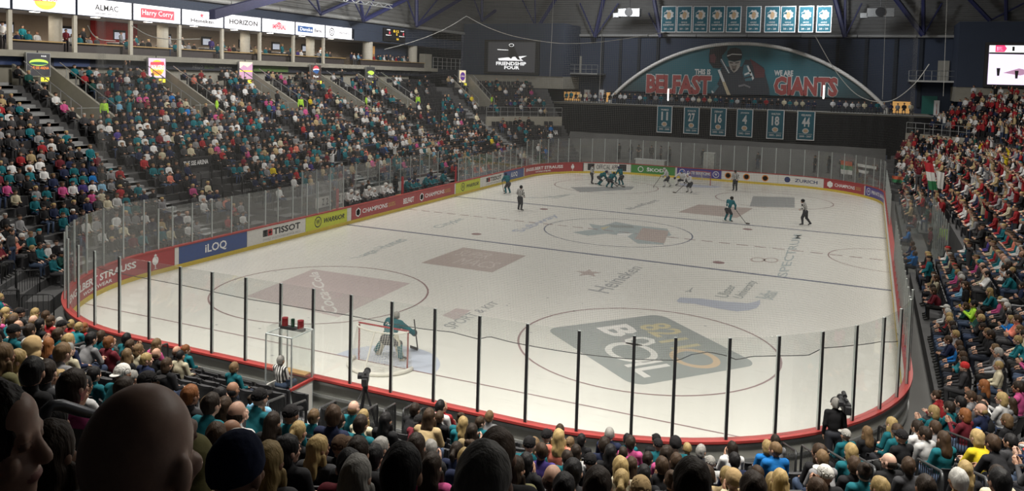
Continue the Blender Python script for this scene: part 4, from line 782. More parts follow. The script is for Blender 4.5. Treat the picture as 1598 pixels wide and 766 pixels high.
# bar doors, posters, tube lamps, bar front edge, guests
WARM = emi('doorway', (.62, .33, .10), .55)
for i, (p0, p1, a, b) in enumerate(((880, 905, 143, 160), (946, 985, 144, 162), (1392, 1420, 158, 180))):
    xa, _ = py(p0, b, 51.9); xb, _ = py(p1, b, 51.9); zt = py(p0, a, 51.9)[1]; obox('door_%d' % (i+2), ((xa+xb)/2, 51.95, (6.5+zt)/2), (xb-xa, .2, zt-6.5), WARM, kind='structure')
for i, (p0, p1, a, b, lab) in enumerate(((910, 919, 140, 158, 'white poster with red figure between the lit bar doors'), (933, 941, 140, 158, 'tall poster left of the arch foot'), (1457, 1467, 157, 180, 'red and white poster by the green panel'))):
    xa, zb_ = py(p0, b, 51.5); xb, zt = py(p1, a, 51.5); po = obox('poster', ((xa+xb)/2, (52.045 if i < 2 else 51.99), (zb_+zt)/2), (xb-xa, .38 if i < 2 else .32, zt-zb_), WHITE, label=lab, cat='poster'); shape([(xa+.2, zb_+.1), (xb-.2, zb_+.1), (xb-.3, zt-.5), ((xa+xb)/2, zt-.2), (xa+.3, zt-.5)], lambda x, z: (x, 51.85 if i < 2 else 51.825, z), REDP, po, 'figure_print')
xa = py(1443, 170, 51.7)[0]; obox('wall_green_panel', (xa+.45, 52.2, 7.5), (1.5, .1, 2), mat('green_panel', (.01, .12, .10), .6), kind='structure')
for px, a, b in ((1043, 139, 157), (1286, 133, 154)):
    xa, zt = py(px, a, 45.6); zb_ = py(px, b, 45.6)[1]; MB().bar((xa, 45.6, zb_), (xa, 45.6, zt), .07, 10).build('tube_lamp', emi('tube', (1, .95, .85), 5), label='glowing vertical tube lamp in front of %s' % ('the BELFAST lettering' if px < 1100 else 'the GIANTS lettering'), cat='lamp')
ed = obox('bar_ledge', (-1, 44.25, 6.52), (41.2, .5, .06), STEEL, label='long steel ledge along the top of the black curtain', cat='ledge')
LAMPX = [py(1043, 148, 45.6)[0], py(1286, 143, 45.6)[0]]
for q in range(62):
    if min(abs(-20.3+q*.62-x_) for x_ in LAMPX) > .4: CROWD_EXTRA.append((-20.3+q*.62+rng.uniform(-.04, .04), 45.2+rng.uniform(0, .3), 6.5, PI+rng.uniform(-.15, .15), 'sit'))
# ------------------------------------------------------------------ banners
def banner(px, w_, top, bot, Y, lab, grp, draw):
    xa, zt = py(px-w_/2, top, Y); xb, zb_ = py(px+w_/2, bot, Y); zt = py(px, top, Y)[1]; zb_ = py(px, bot, Y)[1]; wd = (xb-xa); xm = (xa+xb)/2
    b = empty('banner', (xm, Y, zb_), label=lab, cat='banner', group=grp); b.matrix_world = Matrix.Identity(4)
    obox('banner_border', (xm, Y, (zt+zb_)/2), (wd, .03, zt-zb_), WHITE, b); obox('banner_cloth', (xm, Y-.02, (zt+zb_)/2), (wd*.9, .02, (zt-zb_)*.94), BTEAL, b)
    MB().bar((xm-wd*.5, Y, zt), (xm+wd*.5, Y, zt), .04, 6).build('banner_pole', STEEL, b)
    draw(b, lambda d: (lambda p, q: (xm-wd/2+p*wd, Y-.035-d, zb_+(zt-zb_)*q)))
BTEAL = mat('banner_teal', (.015, .12, .165), .8, var=.1); BW = paint('banner_white', (.66, .66, .64))
def emblem(b, f, cx_, cy_, r):
    shape(star(cx_, cy_, r, r*.72, 8), f(0), BW, b); shape(disc(cx_, cy_, r*.55, r*.28, 8), f(.006), TANP, b, 'emblem')
NUM = [(1037, 22, 165, 207, '11', 'WARD', '2005 - 2008'), (1079, 22.5, 167, 209, '27', 'SCHULTE', '2000 - 2004'), (1121, 23, 168, 212, '16', 'STEWART', '2000 - 2006'), (1162, 23.5, 170, 214, '4', 'JOHNSON', '2002 - 2004'), (1210, 25, 171, 217, '18', 'WALTON', '2003 - 2013'), (1257.5, 26, 173, 219, '44', 'KELMAN', '2000 - 2007')]
for px, w_, t_, b_, n_, nm, yr in NUM:
    def dr(b, f, n_=n_, nm=nm, yr=yr):
        text(nm, f(0), .24, .76, .82, .89, BW, b, .03); text(n_, f(0), *((.28, .72) if len(n_) > 1 else (.36, .64)), .46, .78, BW, b, .03)
        shape(disc(.5, .32, .18, .085), f(0), BW, b); shape(disc(.5, .32, .13, .06), f(.006), TANP, b, 'emblem'); shape([(.12, .205), (.88, .205), (.88, .215), (.12, .215)], f(0), BW, b, 'stripe'); text(yr, f(0), .16, .84, .1, .165, BW, b, .02)
    banner(px, w_, t_, b_, 43.75, 'teal retired-number banner %s with white border on the black curtain' % {'11': 'eleven', '27': 'twenty-seven', '16': 'sixteen', '4': 'four', '18': 'eighteen', '44': 'forty-four'}[n_], 'retired number banners', dr)
for i, px in enumerate((1043.5, 1068, 1093, 1119, 1145, 1176, 1205, 1230, 1258, 1286)):
    def dr(b, f):
        emblem(b, f, .5, .68, .34) if False else None
        shape([(.5+.36*math.cos(t)*(1 if k % 2 else .8), .67+.2*math.sin(t)*(1 if k % 2 else .8)) for k, t in enumerate(np.linspace(0, 2*PI, 17)[:-1])], f(0), BW, b); shape([(.36, .72), (.5, .8), (.66, .72), (.62, .58), (.5, .5), (.38, .58)], f(.006), TANP, b, 'emblem'); shape([(.2, .74), (.4, .78), (.4, .7), (.22, .68)], f(.006), BTEAL, b, 'emblem')
        text('LEAGUE', f(0), .3, .7, .36, .41, BW, b, .03); text('CHAMPIONS', f(0), .14, .86, .25, .32, BW, b, .03); text('20 - 20', f(0), .2, .8, .1, .17, BW, b, .03)
    banner(px, 21.6, 9.5, 50.5, 44.0, 'teal championship banner with crest, %s of the row from the catwalk by the screen tower' % ['first', 'second', 'third', 'fourth', 'fifth', 'sixth', 'seventh', 'eighth', 'ninth', 'last'][i], 'championship banners', dr)
# ------------------------------------------------------------------ roof steel
def truss(name, plane_ax, v, segs, lab, th=.18):
    t_ = empty(name, tuple(pix(segs[0][0], segs[0][1], plane_ax, v)), label=lab, cat='truss', group='blue roof trusses'); t_.matrix_world = Matrix.Identity(4)
    for (xa, ya, xb, yb, k) in segs: MB().bar(pix(xa, ya, plane_ax, v), pix(xb, yb, plane_ax, v), th*k, 6).build('truss_member', TRUSSM, t_)
TL = 'blue roof truss member group above the %s'
for segs, where in (([(500, 22, 585, -14, 1), (500, 22, 492, -14, .6), (500, 22, 470, -14, .5)], 'last suite signs'), ([(567, 32, 660, -14, 1.3), (567, 32, 560, -14, 1), (567, 32, 590, -14, .4), (567, 32, 545, -14, .4)], 'open bar'), ([(650, 40, 740, -14, 1.3), (650, 40, 650, -14, 1.2), (650, 40, 632, -10, .5), (650, 40, 690, -10, .5)], 'small scoreboard'), ([(752, 32, 815, -14, 1.3), (752, 32, 752, -14, 1), (752, 32, 735, -14, .5)], 'left tower edge')): truss('roof_truss', 0, -33.5, segs, TL % where)
for segs, where in (([(838, 45, 872, -10, 1.4), (838, 45, 815, 0, .5), (835, 45, 835, -10, .6)], 'left tower screen'), ([(928, 58, 944, -10, 1.5), (928, 58, 965, 5, .6), (928, 58, 905, 5, .6)], 'far left catwalk'), ([(1031, 58, 1019, -10, 1.5), (1031, 58, 1012, 20, .6)], 'first championship banner'), ([(1319, 58, 1301, -10, 1.5), (1319, 58, 1319, -10, .8), (1319, 58, 1345, 5, .5)], 'last championship banner'), ([(1441, 55, 1392, -10, 1.6), (1441, 55, 1441, 0, 1.1), (1441, 55, 1470, 5, .5)], 'far right catwalk'), ([(1545, 32, 1505, -10, 1.2), (1570, 32, 1570, -10, 1), (1545, 32, 1598, 5, .5)], 'right tower')): truss('roof_truss', 1, 50.5, segs, TL % where)
nb = MB(); A_, B_ = Vector(pix(331, 23, 0, -24)), Vector(pix(485, -18, 0, -24)); d = (B_-A_).normalized(); up = Vector((0, 0, 1)); nb.v = []
for P in (A_, B_):
    for o in ((-.25, -.3), (.25, -.3), (.25, .3), (-.25, .3)): nb.v.append(tuple(P+Vector((o[0], 0, o[1]))))
nb.f = [(3, 2, 1, 0), (4, 5, 6, 7), (0, 1, 5, 4), (1, 2, 6, 5), (2, 3, 7, 6), (3, 0, 4, 7)]; nb.m = [0]*6; nb.build('roof_beam', TRUSSM, label='heavy dark roof beam end crossing in front of the star sign', cat='beam')
cw = empty('cable_tray', tuple(pix(515, 0, 0, -30)), label='pale lattice cable tray hanging under the roof above the open bar', cat='cable tray'); cw.matrix_world = Matrix.Identity(4)
a_, b_ = Vector(pix(505, -2, 0, -30)), Vector(pix(612, 13, 0, -30))
for z in (0, .35): MB().bar(a_+Vector((0, 0, z)), b_+Vector((0, 0, z)), .05, 5).build('tray_rail', STEEL, cw)
for i in range(14): MB().bar(a_.lerp(b_, i/14)+Vector((0, 0, .35*(i % 2))), a_.lerp(b_, (i+1)/14)+Vector((0, 0, .35*((i+1) % 2))), .03, 4).build('tray_lattice', STEEL, cw)
for px, lab in ((983, 'left'), (1374, 'right')):
    o = pix(px, 20, 1, 47); u_ = empty('air_unit', tuple(o), label='pale roof air unit with a round black fan beside the %s championship banner' % ('first' if lab == 'left' else 'last'), cat='air unit'); u_.matrix_world = Matrix.Identity(4)
    obox('unit_case', tuple(o), (2.6, 1.0, .9), STEEL, u_); MB().bar((o[0], o[1]-.52, o[2]+.05), (o[0], o[1]-.6, o[2]+.05), .5, 18).build('fan_disc', BLKPL, u_); obox('unit_skirt', (o[0]-1.6, o[1], o[2]-.3), (.7, 1.0, .5), STEEL, u_); MB().bar((o[0], o[1], o[2]+.4), (o[0], o[1], 20.6), .04, 5).build('hanger', BLKMETAL, u_)
for i, (p0, p1, yb, lab) in enumerate(((878, 932, 114, 'left'), (1418, 1490, 126, 'right'))):
    xa, z = py(p0, yb, 48.5); xb, _ = py(p1, yb, 48.5); c_ = empty('catwalk', ((xa+xb)/2, 50, z), label='steel catwalk with railing beside the %s tower' % lab, cat='catwalk'); c_.matrix_world = Matrix.Identity(4)
    obox('deck', ((xa+xb)/2, 50.3, z), (xb-xa, 3.4, .18), STEEL, c_)
    for h in (.55, 1.1): MB().bar((xa, 48.6, z+h), (xb, 48.6, z+h), .03, 5).build('rail', STEEL, c_)
    for t_ in np.linspace(xa, xb, 7): MB().bar((t_, 48.6, z), (t_, 48.6, z+1.1), .03, 5).build('rail_post', STEEL, c_)
    dx = pix((902 if i == 0 else 1473), 95, 1, 52.1)[0]; obox('door_%d' % (i+6), (dx, 52.15, z+1.2), (1.0 if i == 0 else 1.1, .12, 2.2), mat('door_cream', (.3, .29, .25), .6), kind='structure')
# far-corner cross walls with rails
for nm, ua, ub in (('left', -29.5, -25.2), ('right', 109.3, 112.6)):
    sweep(MB(), ua, ub, [(9.9, 3.5), (10.1, 3.5), (10.1, zf(10)+1.0), (9.9, zf(10)+1.0)], step=.3).build('wall_cross_'+nm, CONC, kind='structure')
    r_ = empty('cross_rail', rkp((ua+ub)/2, 10, zf(10)+1), label='steel railing on the concrete cross wall of the far %s corner' % nm, cat='railing'); r_.matrix_world = Matrix.Identity(4)
    for h in (.5, 1.0): MB().tube([rkp(u, 10, zf(10)+1.0+h) for u in usteps(ua, ub, .3)], .03, 5).build('rail', STEEL, r_)
    for u in usteps(ua, ub, .45): MB().bar(rkp(u, 10, zf(10)+.95), rkp(u, 10, zf(10)+2.0), .028, 5).build('rail_post', STEEL, r_)
# thin ropes of the net rigging
ROPE = mat('rope_white', (.45, .45, .43), .7)
def rope(pp, ax, v, r, lab, m=ROPE): 
    P = [Vector(pix(*q, ax, v)) for q in pp]; out = []
    for i in range(len(P)-1):
        p0 = P[max(i-1, 0)]; p3 = P[min(i+2, len(P)-1)]
        for k in range(5):
            t = k/5; out.append(.5*((2*P[i])+(P[i+1]-p0)*t+(2*p0-5*P[i]+4*P[i+1]-p3)*t*t+(3*P[i]-p0-3*P[i+1]+p3)*t**3))
    out.append(P[-1]); return MB().tube(out, r, 5).build('net_rope', m, label=lab, cat='rope')
P0_, P1_ = pix(600, 77, 0, -34.9), pix(728, 25, 1, 34); D0_, D1_ = (np.linalg.norm(P_-CP)/np.linalg.norm(pray(*q)) for P_, q in ((P0_, (600, 77)), (P1_, (728, 25))))
MB().tube([tuple(CP+pray(x, y)*(D0_+(D1_-D0_)*t)) for x, y, t in ((600, 77, 0), (620, 72, .16), (640, 66.5, .31), (665, 58, .5), (690, 47.5, .7), (710, 36.5, .86), (728, 25, 1))], .04, 5).build('net_rope', ROPE, label='white rope rising across the navy wall to the left tower corner', cat='rope')
rope([(728, 25), (760, 42), (800, 56), (850, 65), (890, 68), (950, 64), (1040, 50)], 1, 34, .035, 'white rope sagging across the left tower screen'); rope([(1272, 56), (1300, 105), (1328, 140), (1352, 155), (1378, 159), (1400, 153), (1428, 130), (1450, 100)], 1, 32, .035, 'white rope looping past the right foot of the arch')
rope([(137, 40), (145, 54), (158, 62), (180, 64)], 0, -16, .02, 'short white rope in front of the thin black lettering suite'); rope([(206, 40), (232, 55), (262, 61), (312, 61)], 0, -16, .02, 'white rope sagging in front of the red-backed suite')
for px, a, b, lab in ((864, -8, 120, 'left tower'), (941, -8, 160, 'far left doorway'), (1383, -5, 155, 'right end of the arch'), (1478, -5, 150, 'right catwalk')): rope([(px, a), (px-3, (a+b)/2), (px-6, b)], 1, 33, .018, 'thin vertical rope hanging in front of the '+lab)
# ================================================================== on the ice and at the boards
def atD(x, y, D): return CP+pray(x, y)*D
def offof(x, y):
    dx, dy = abs(x)-SX, abs(y)-SY; return math.hypot(max(dx, 0), max(dy, 0))+min(max(dx, dy), 0)-RC
def inward(x, y):
    dx, dy = abs(x)-SX, abs(y)-SY
    if dx > 0 and dy > 0: n = (math.copysign(dx, x), math.copysign(dy, y))
    elif dx-RC > dy-RC or dx > 0: n = (math.copysign(1, x), 0)
    else: n = (0, math.copysign(1, y))
    return math.atan2(-n[1], -n[0])-PI/2
def hsurf(d): return surf(d) if d > 1.6 else .1
def bowl_hit(px, py_, h):
    r = pray(px, py_); prev = 1.0
    for t in np.arange(.8, 110, .05):
        P = CP+r*t
        if P[2]-hsurf(offof(P[0], P[1])) < h: return CP+r*(t-.025)
    return CP+r*30
NETM = mat('goal_net', (.62, .6, .55), .8, var=.1); GRED = mat('goal_red', (.30, .03, .035), .4); PADW = mat('goal_pad', (.68, .66, .6), .6)
def goal(y, s, lab):
    """s = direction from the goal mouth to its back"""
    g = empty('hockey_goal', (0, y, 0), label=lab, cat='goal'); g.matrix_world = Matrix.Identity(4)
    for x in (-.915, .915): MB().bar((x, y, 0), (x, y, 1.22), .03, 10).build('post', GRED, g)
    MB().bar((-.945, y, 1.22), (.945, y, 1.22), .03, 10).build('crossbar', GRED, g)
    base = [(1.0*math.cos(a)*1.08, y+s*1.05*math.sin(a), .06) for a in np.linspace(0, PI, 17)]; MB().tube(base, .07, 8).build('base_pad', PADW, g, smooth=True)
    topb = [(.93*math.cos(a), y+s*.5*math.sin(a), 1.2) for a in np.linspace(0, PI, 13)]; MB().tube(topb, .025, 6).build('top_frame', GRED if s > 0 else PADW, g)
    MB().bar((0, y+s*.5, 1.2), (0, y+s*1.05, .06), .03, 8).build('centre_brace', PADW, g)
    mb = MB(); cols = 36; rows = 24
    def P(a, t):
        b_, tt = np.array(base)[0]*0, t; A = PI*a
        p0 = np.array((.93*math.cos(A), y+s*.5*math.sin(A), 1.2)); p1 = np.array((1.08*math.cos(A), y+s*1.05*math.sin(A), .08)); return p0+(p1-p0)*t
    for i in range(cols+1):
        pts = [P(i/cols, t) for t in np.linspace(0, 1, 7)]; w_ = np.array((-.004*math.sin(PI*i/cols), s*.004*math.cos(PI*i/cols), 0))
        for a, b in zip(pts[:-1], pts[1:]): mb.poly([a-w_, b-w_, b+w_, a+w_])
    for j in range(rows+1):
        pts = [P(a, j/rows) for a in np.linspace(0, 1, 19)]; w_ = np.array((0, 0, .004))
        for a, b in zip(pts[:-1], pts[1:]): mb.poly([a-w_, b-w_, b+w_, a+w_])
    for i in range(1, 22):
        x = -.93+1.86*i/22; d_ = .5*math.sqrt(max(0, 1-(x/.93)**2)); mb.poly([(x-.004, y, 1.215), (x+.004, y, 1.215), (x+.004, y+s*d_, 1.215), (x-.004, y+s*d_, 1.215)])
    n_ = mb.build('net', NETM, g); n_['kind'] = 'stuff'; return g
goal(-26, -1, 'red-framed hockey goal with white net at the near end'); goal(26, 1, 'red-framed hockey goal with white net in front of the purple panel')
# ------------------------------------------------------------------ players and officials
JERS = TOP; SOCK = mat_oc('sock', .85, .2, 20, .2); PANTS = mat('hockey_pants', (.02, .022, .03), .7); GLOV = mat('hockey_glove', (.03, .035, .04), .6); SKATE = mat('skate', (.02, .02, .022), .4); STICK = mat('stick', (.06, .05, .045), .5); PADY = mat('pad_pattern', (.5, .47, .36), .6, var=.4, scale=9)
def stripes(name, freq):
    m = mat(name, (.7, .7, .7), .8, var=.05); nt = m.node_tree; b = nt.nodes['Principled BSDF']; tc = nt.nodes.new('ShaderNodeTexCoord'); sx = nt.nodes.new('ShaderNodeSeparateXYZ'); mt = nt.nodes.new('ShaderNodeMath'); mt.operation = 'MULTIPLY'; mt.inputs[1].default_value = freq
    fr = nt.nodes.new('ShaderNodeMath'); fr.operation = 'FRACT'; gt = nt.nodes.new('ShaderNodeMath'); gt.operation = 'GREATER_THAN'; gt.inputs[1].default_value = .5; mx = nt.nodes.new('ShaderNodeMix'); mx.data_type = 'RGBA'; mx.inputs[6].default_value = (.7, .69, .67, 1); mx.inputs[7].default_value = (.02, .02, .02, 1)
    nt.links.new(tc.outputs['Object'], sx.inputs[0]); nt.links.new(sx.outputs[0], mt.inputs[0]); nt.links.new(mt.outputs[0], fr.inputs[0]); nt.links.new(fr.outputs[0], gt.inputs[0]); nt.links.new(gt.outputs[0], mx.inputs[0]); nt.links.new(mx.outputs[2], b.inputs['Base Color']); return m
STRIPE = stripes('referee_stripes', 14)
PLM = [SKIN, JERS, PANTS, SKATE, EYE, LIP, SOCK, GLOV]
def pose2(name, P, head, mats, yaw=0, pitch=0, k=.03):
    hc = np.array(head, float); v, q, l = join([surface(P+[cap(hc+np.array((0, -.06, -.14)), hc+np.array((0, -.02, -.05)), .055, .05, 0)], .022, k), surface(head_prims(hc, yaw, pitch), .0125, .012)])
    POSES[name] = dict(mesh=np_mesh('body', v, q, l, mats), head=hc, yaw=yaw, pitch=pitch)
def skater(kn, an, toe, el, wr, hip=.82, lean=.28, shz=1.38, arm=1, sock=6, pants=2):
    P = [ell((0, 0, hip+.03), (.2, .17, .16), pants), ell((0, lean*.45, (hip+shz)/2), (.19, .16, .22), arm), ell((0, lean*.85, shz-.12), (.22, .16, .19), arm), cap((-.2, lean, shz), (.2, lean, shz), .09, .09, arm)]
    for s in (0, 1):
        g = -1 if s == 0 else 1; G = lambda q: np.array(q[s]) if len(q) == 2 else np.array((q[0]*g, q[1], q[2]))
        K, A, T, E, W = G(kn), G(an), G(toe), G(el), G(wr)
        P += [cap((.11*g, 0, hip), K, .125, .09, pants), cap(K, A, .085, .062, sock), cap(A, T, .05, .042, 3), cap((.21*g, lean, shz-.01), E, .088, .068, arm), cap(E, W, .066, .055, arm), ell(W, (.065, .07, .06), 7)]
    return P
pose2('skate', skater((.16, .2, .52), (.2, .02, .14), (.24, .2, .07), (.34, .36, 1.12), LR((-.18, .58, .98), (.24, .5, .86))), (0, .42, 1.54), PLM, 0, -.1)
pose2('skate2', skater(LR((-.2, .3, .55), (.16, .02, .5)), LR((-.28, .2, .14), (.2, -.3, .16)), LR((-.3, .38, .07), (.26, -.14, .07)), (.34, .3, 1.1), LR((-.1, .6, .95), (.36, .46, .85)), lean=.22), (0, .36, 1.56), PLM, .4, -.05)
pose2('skatelow', skater((.2, .25, .45), (.26, .0, .14), (.3, .18, .07), (.36, .55, .85), LR((-.14, .72, .62), (.2, .66, .5)), hip=.7, lean=.5, shz=1.1), (0, .68, 1.2), PLM, 0, .15)
pose2('official', skater((.12, .06, .5), (.14, .0, .12), (.17, .17, .07), (.3, .02, 1.2), (.24, .18, 1.0), hip=.9, lean=.04, shz=1.45), (0, .09, 1.64), [SKIN, STRIPE, PANTS, SKATE, EYE, LIP, PANTS, SKIN])
pose2('officialskate', skater(LR((-.12, .16, .52), (.14, -.04, .5)), LR((-.16, .1, .12), (.2, -.3, .16)), LR((-.18, .27, .07), (.24, -.15, .07)), (.3, .1, 1.16), (.2, .3, 1.06), hip=.88, lean=.14, shz=1.42), (0, .22, 1.6), [SKIN, STRIPE, PANTS, SKATE, EYE, LIP, PANTS, SKIN], .3)
pose2('benchsit', [ell((0, 0, .55), (.2, .17, .14), 2), ell((0, .04, .76), (.19, .16, .2), 1), ell((0, .08, .93), (.22, .16, .18), 1), cap((-.2, .1, 1.03), (.2, .1, 1.03), .09, .09, 1)]+[q for g in (-1, 1) for q in (cap((.1*g, 0, .52), (.16*g, .42, .55), .12, .09, 2), cap((.16*g, .42, .55), (.17*g, .36, .14), .085, .065, 6), cap((.17*g, .36, .14), (.19*g, .54, .07), .05, .04, 3), cap((.19*g, .1, 1.02), (.225*g, .3, .82), .08, .062, 1), cap((.225*g, .3, .82), (.13*g, .48, .84), .06, .05, 1), ell((.13*g, .5, .84), (.065, .07, .06), 7))], (0, .18, 1.22), PLM, .2)
pose2('benchlean', skater((.13, .12, .52), (.15, .0, .14), (.17, .17, .07), (.235, .34, 1.1), LR((-.12, .5, 1.0), (.12, .5, 1.0))), (0, .42, 1.54), PLM, .2, -.1)
gk = [ell((0, 0, .62), (.26, .22, .18), 2), ell((0, .16, .85), (.25, .2, .24), 1), ell((0, .3, 1.02), (.3, .2, .2), 1), cap((-.24, .34, 1.12), (.24, .34, 1.12), .11, .11, 1)]
for g in (-1, 1): gk += [cap((.14*g, 0, .6), (.34*g, .2, .5), .14, .11, 2), cap((.34*g, .2, .5), (.52*g, .05, .16), .1, .08, 6), cap((.52*g, .05, .14), (.6*g, .22, .07), .06, .05, 3), cap((.27*g, .34, 1.1), (.5*g, .5, .9), .105, .085, 1), cap((.5*g, .5, .9), (.5*g, .72, .76), .085, .08, 1), ell((.5*g, .76, .75), (.11, .09, .12), 7)]
pose2('goalie', gk, (0, .44, 1.3), PLM, 0, .1)
v_, q_, l_ = surface([cap((0, 0, 0), (0, 0, .72), .12, .14, 0), ell((0, .03, .78), (.13, .09, .1), 0)], .022, .04); v_[:, 1] *= .55; PADMESH = np_mesh('leg_pad', v_, q_, l_*0, [PADY])
def stick(a, b, blade, lab, grp='hockey sticks'):
    s = empty('hockey_stick', tuple(b), label=lab, cat='hockey stick', group=grp); s.matrix_world = Matrix.Identity(4); MB().bar(a, b, .022, 6).build('shaft', STICK, s); e = Vector(b)+Vector(blade); d = (e-Vector(b)).normalized(); up = Vector((0, 0, .045))
    sd = Vector((-d.y, d.x, 0)).normalized()*.012; b = Vector(b); MB().add([b-up+sd, e-up+sd, e+up+sd, b+up+sd, b-up-sd, e-up-sd, e+up-sd, b+up-sd], [(0, 1, 2, 3), (7, 6, 5, 4), (0, 4, 5, 1), (3, 2, 6, 7), (1, 5, 6, 2), (0, 3, 7, 4)]).build('blade', STICK, s)
def W2(o, q): return tuple(Matrix.LocRotScale(o.location, o.rotation_euler, o.scale) @ Vector(q))
def onice_person(px, py_, rz, pname, tcol, sock, hcol, label, hair='helmet', st=None, num=None):
    q = pix(px, py_, 2, 0); o = person((q[0], q[1], .0), rz, pname, hair, hcol, tcol, label, name='person'); 
    if sock: pass
    if st: 
        a, b = W2(o, st[0]), W2(o, st[1]); bl = Vector(W2(o, st[2]))-Vector(b); stick(a, (b[0], b[1], .05), (bl.x, bl.y, 0), 'dark stick held by the '+label.split(',')[0])
    if num:
        p_ = POSES[pname]; sh = .3 if 'skate' in pname else .1
        text(num, lambda x, z: (x, -.17+(z-1.0)*.45 if pname != 'official' else -.19, z), -.13, .13, .98, 1.26, BW, o, .03, name='number')
    return o
ST1 = ((-.2, .62, 1.0), (.45, 1.25, .05), (.75, 1.3, .05)); ST2 = ((.1, .62, .95), (-.6, 1.2, .05), (-.85, 1.15, .05)); ST3 = ((-.1, .7, .65), (.3, 1.5, .05), (.55, 1.6, .05))
A_ = math.radians
onice_person(793, 303, A_(60), 'skate', 'teal', 1, 'navy', 'teal hockey player skating beside the far blue board panel', st=ST1)
onice_person(811, 329, A_(-20), 'official', 'white', 0, 'black', 'striped referee standing alone inside the far blue line')
onice_person(923, 287, A_(-70), 'official', 'white', 0, 'black', 'striped linesman watching the faceoff huddle')
onice_person(934, 289.5, A_(-60), 'skatelow', 'teal', 1, 'navy', 'teal player bent at the left of the faceoff huddle', st=ST3)
onice_person(950, 293.5, A_(-20), 'skatelow', 'teal', 1, 'black', 'teal player with back to the near goal in the huddle', st=ST3, num=None)
onice_person(955, 286.8, A_(150), 'skatelow', 'white', 1, 'white', 'white jersey player in the middle of the faceoff huddle', st=ST3)
onice_person(970, 290, A_(60), 'skate', 'teal', 1, 'navy', 'teal player at the right of the faceoff huddle', st=ST1)
onice_person(1042, 292, A_(100), 'skate2', 'white', 1, 'white', 'white jersey player gliding before the green panel', st=ST2)
onice_person(1077, 301, A_(150), 'skate', 'white', 1, 'white', 'white jersey player out in front of the far goal', st=ST1)
onice_person(1066, 290.5, A_(170), 'goalie', 'white', 1, 'blue', 'white jersey goaltender at the far goal post')
onice_person(1147, 298, A_(160), 'official', 'white', 0, 'black', 'striped linesman before the orange disc panel')
onice_person(1135, 346, A_(-25), 'skate', 'teal', 1, 'black', 'teal hockey player alone between the far blue line and circle', st=((.24, .5, .86), (1.2, .35, .1), (1.45, .4, .1)), num='12')
onice_person(1256, 352, A_(75), 'officialskate', 'white', 0, 'black', 'striped linesman skating near the right boards')
gko = onice_person(604, 559, A_(-8), 'goalie', 'teal', 1, 'grey', 'teal jersey goaltender crouched in the near goal mouth')
for g in (-1, 1):
    p_ = link('leg_pad', PADMESH, gko, (g*.50, .14, .05), (0, g*-.42, 0))
text('29', lambda x, z: (x, -.02+(z-.8)*.5, z+.06), -.17, .17, .82, 1.1, BW, gko, .03, name='number')
b_ = Vector(W2(gko, (.35, 1.15, .08))); stick(W2(gko, (.5, .74, 1.2)), (b_.x, b_.y, .06), (-.35, .1, 0), 'wide goaltender stick held by the teal goaltender')
# ------------------------------------------------------------------ team benches on the left side
bench_floor = MB(); sweep(bench_floor, -8.8, 8.8, [(.25, 0), (2.3, 0), (2.3, .4), (.25, .4)]); bench_floor.build('floor_bench', mat('bench_floor', (.05, .05, .055), .8), kind='structure')
for a, b, lab in ((.6, 7.0, 'visiting team bench behind the red panels'), (-7.0, -.2, 'home team bench behind the red panels')):
    t = empty('team_bench', rkp((a+b)/2, .9, .4), label=lab, cat='bench'); t.matrix_world = Matrix.Identity(4)
    sweep(MB(), a, b, [(.75, .8), (1.1, .8), (1.1, .86), (.75, .86)]).build('bench_seat', WOOD, t)
    for u in usteps(a+.3, b-.3, 1.6): obox('bench_leg', rkp(u, .92, .6), (.3, .06, .42), BLKMETAL, t)
for u, c in ((7.6, 0), (.2, 1), (-7.6, 2)):
    q = rkp(u, .28, 0); obox('bench_post', (q[0], q[1], 1.15), (.12, .12, 2.2), mat('post_red', (.33, .02, .03), .5), label='red padded post %s' % ['at the visiting end of the team benches', 'between the two team benches', 'at the home end of the team benches'][c], cat='post')
wb = MB(); sweep(wb, -6.6, 7.2, [(2.2, .8), (2.24, .8), (2.24, 1.45), (2.2, 1.45)]); wb = wb.build('bench_backboard', PANEL['w'], label='white board with black marks behind the team benches', cat='board')
for i in range(12): text('Z2'[i % 2], lambda x, y: rkp(6.9-x, 2.19, y), .3+i*.42, .55+i*.42, .92, 1.36, BLACKP, wb, .03)
bg = empty('bench_glass', rkp(0, 2.3, 1), label='clear glass wall behind the team benches', cat='safety glass'); bg.matrix_world = Matrix.Identity(4)
for i in range(13):
    u = 8.4-1.4*i; gq = rkp(u, 2.32, 0); obox('glass_post', (gq[0], gq[1], 1.75), (.05, .05, 3.0), ALU, bg)
    if i: sweep(MB(), u+.03, u+1.37, [(2.31, .5), (2.322, .5), (2.322, 3.2), (2.31, 3.2)]).build('glass_pane', GL, bg)
OR10 = ['first', 'second', 'third', 'fourth', 'fifth', 'sixth', 'seventh', 'eighth', 'ninth', 'tenth']
for i in range(9):
    q = rkp(6.25-.64*i, .86 if i % 3 else .62, .4); person(q, -PI/2+random.uniform(-.1, .1), 'benchsit' if i % 3 else 'benchlean', 'helmet', 'white', 'white', '%s white jersey player on the visiting bench, counted from its red end post' % OR10[i], 'bench players in white')
for i in range(10):
    q = rkp(-.6-.65*i, .86 if i % 4 else .62, .4); person(q, -PI/2+random.uniform(-.1, .1), 'benchsit' if i % 4 else 'benchlean', 'helmet', 'navy', 'teal', '%s teal jersey player on the home bench, counted from the middle red post' % OR10[i], 'bench players in teal')
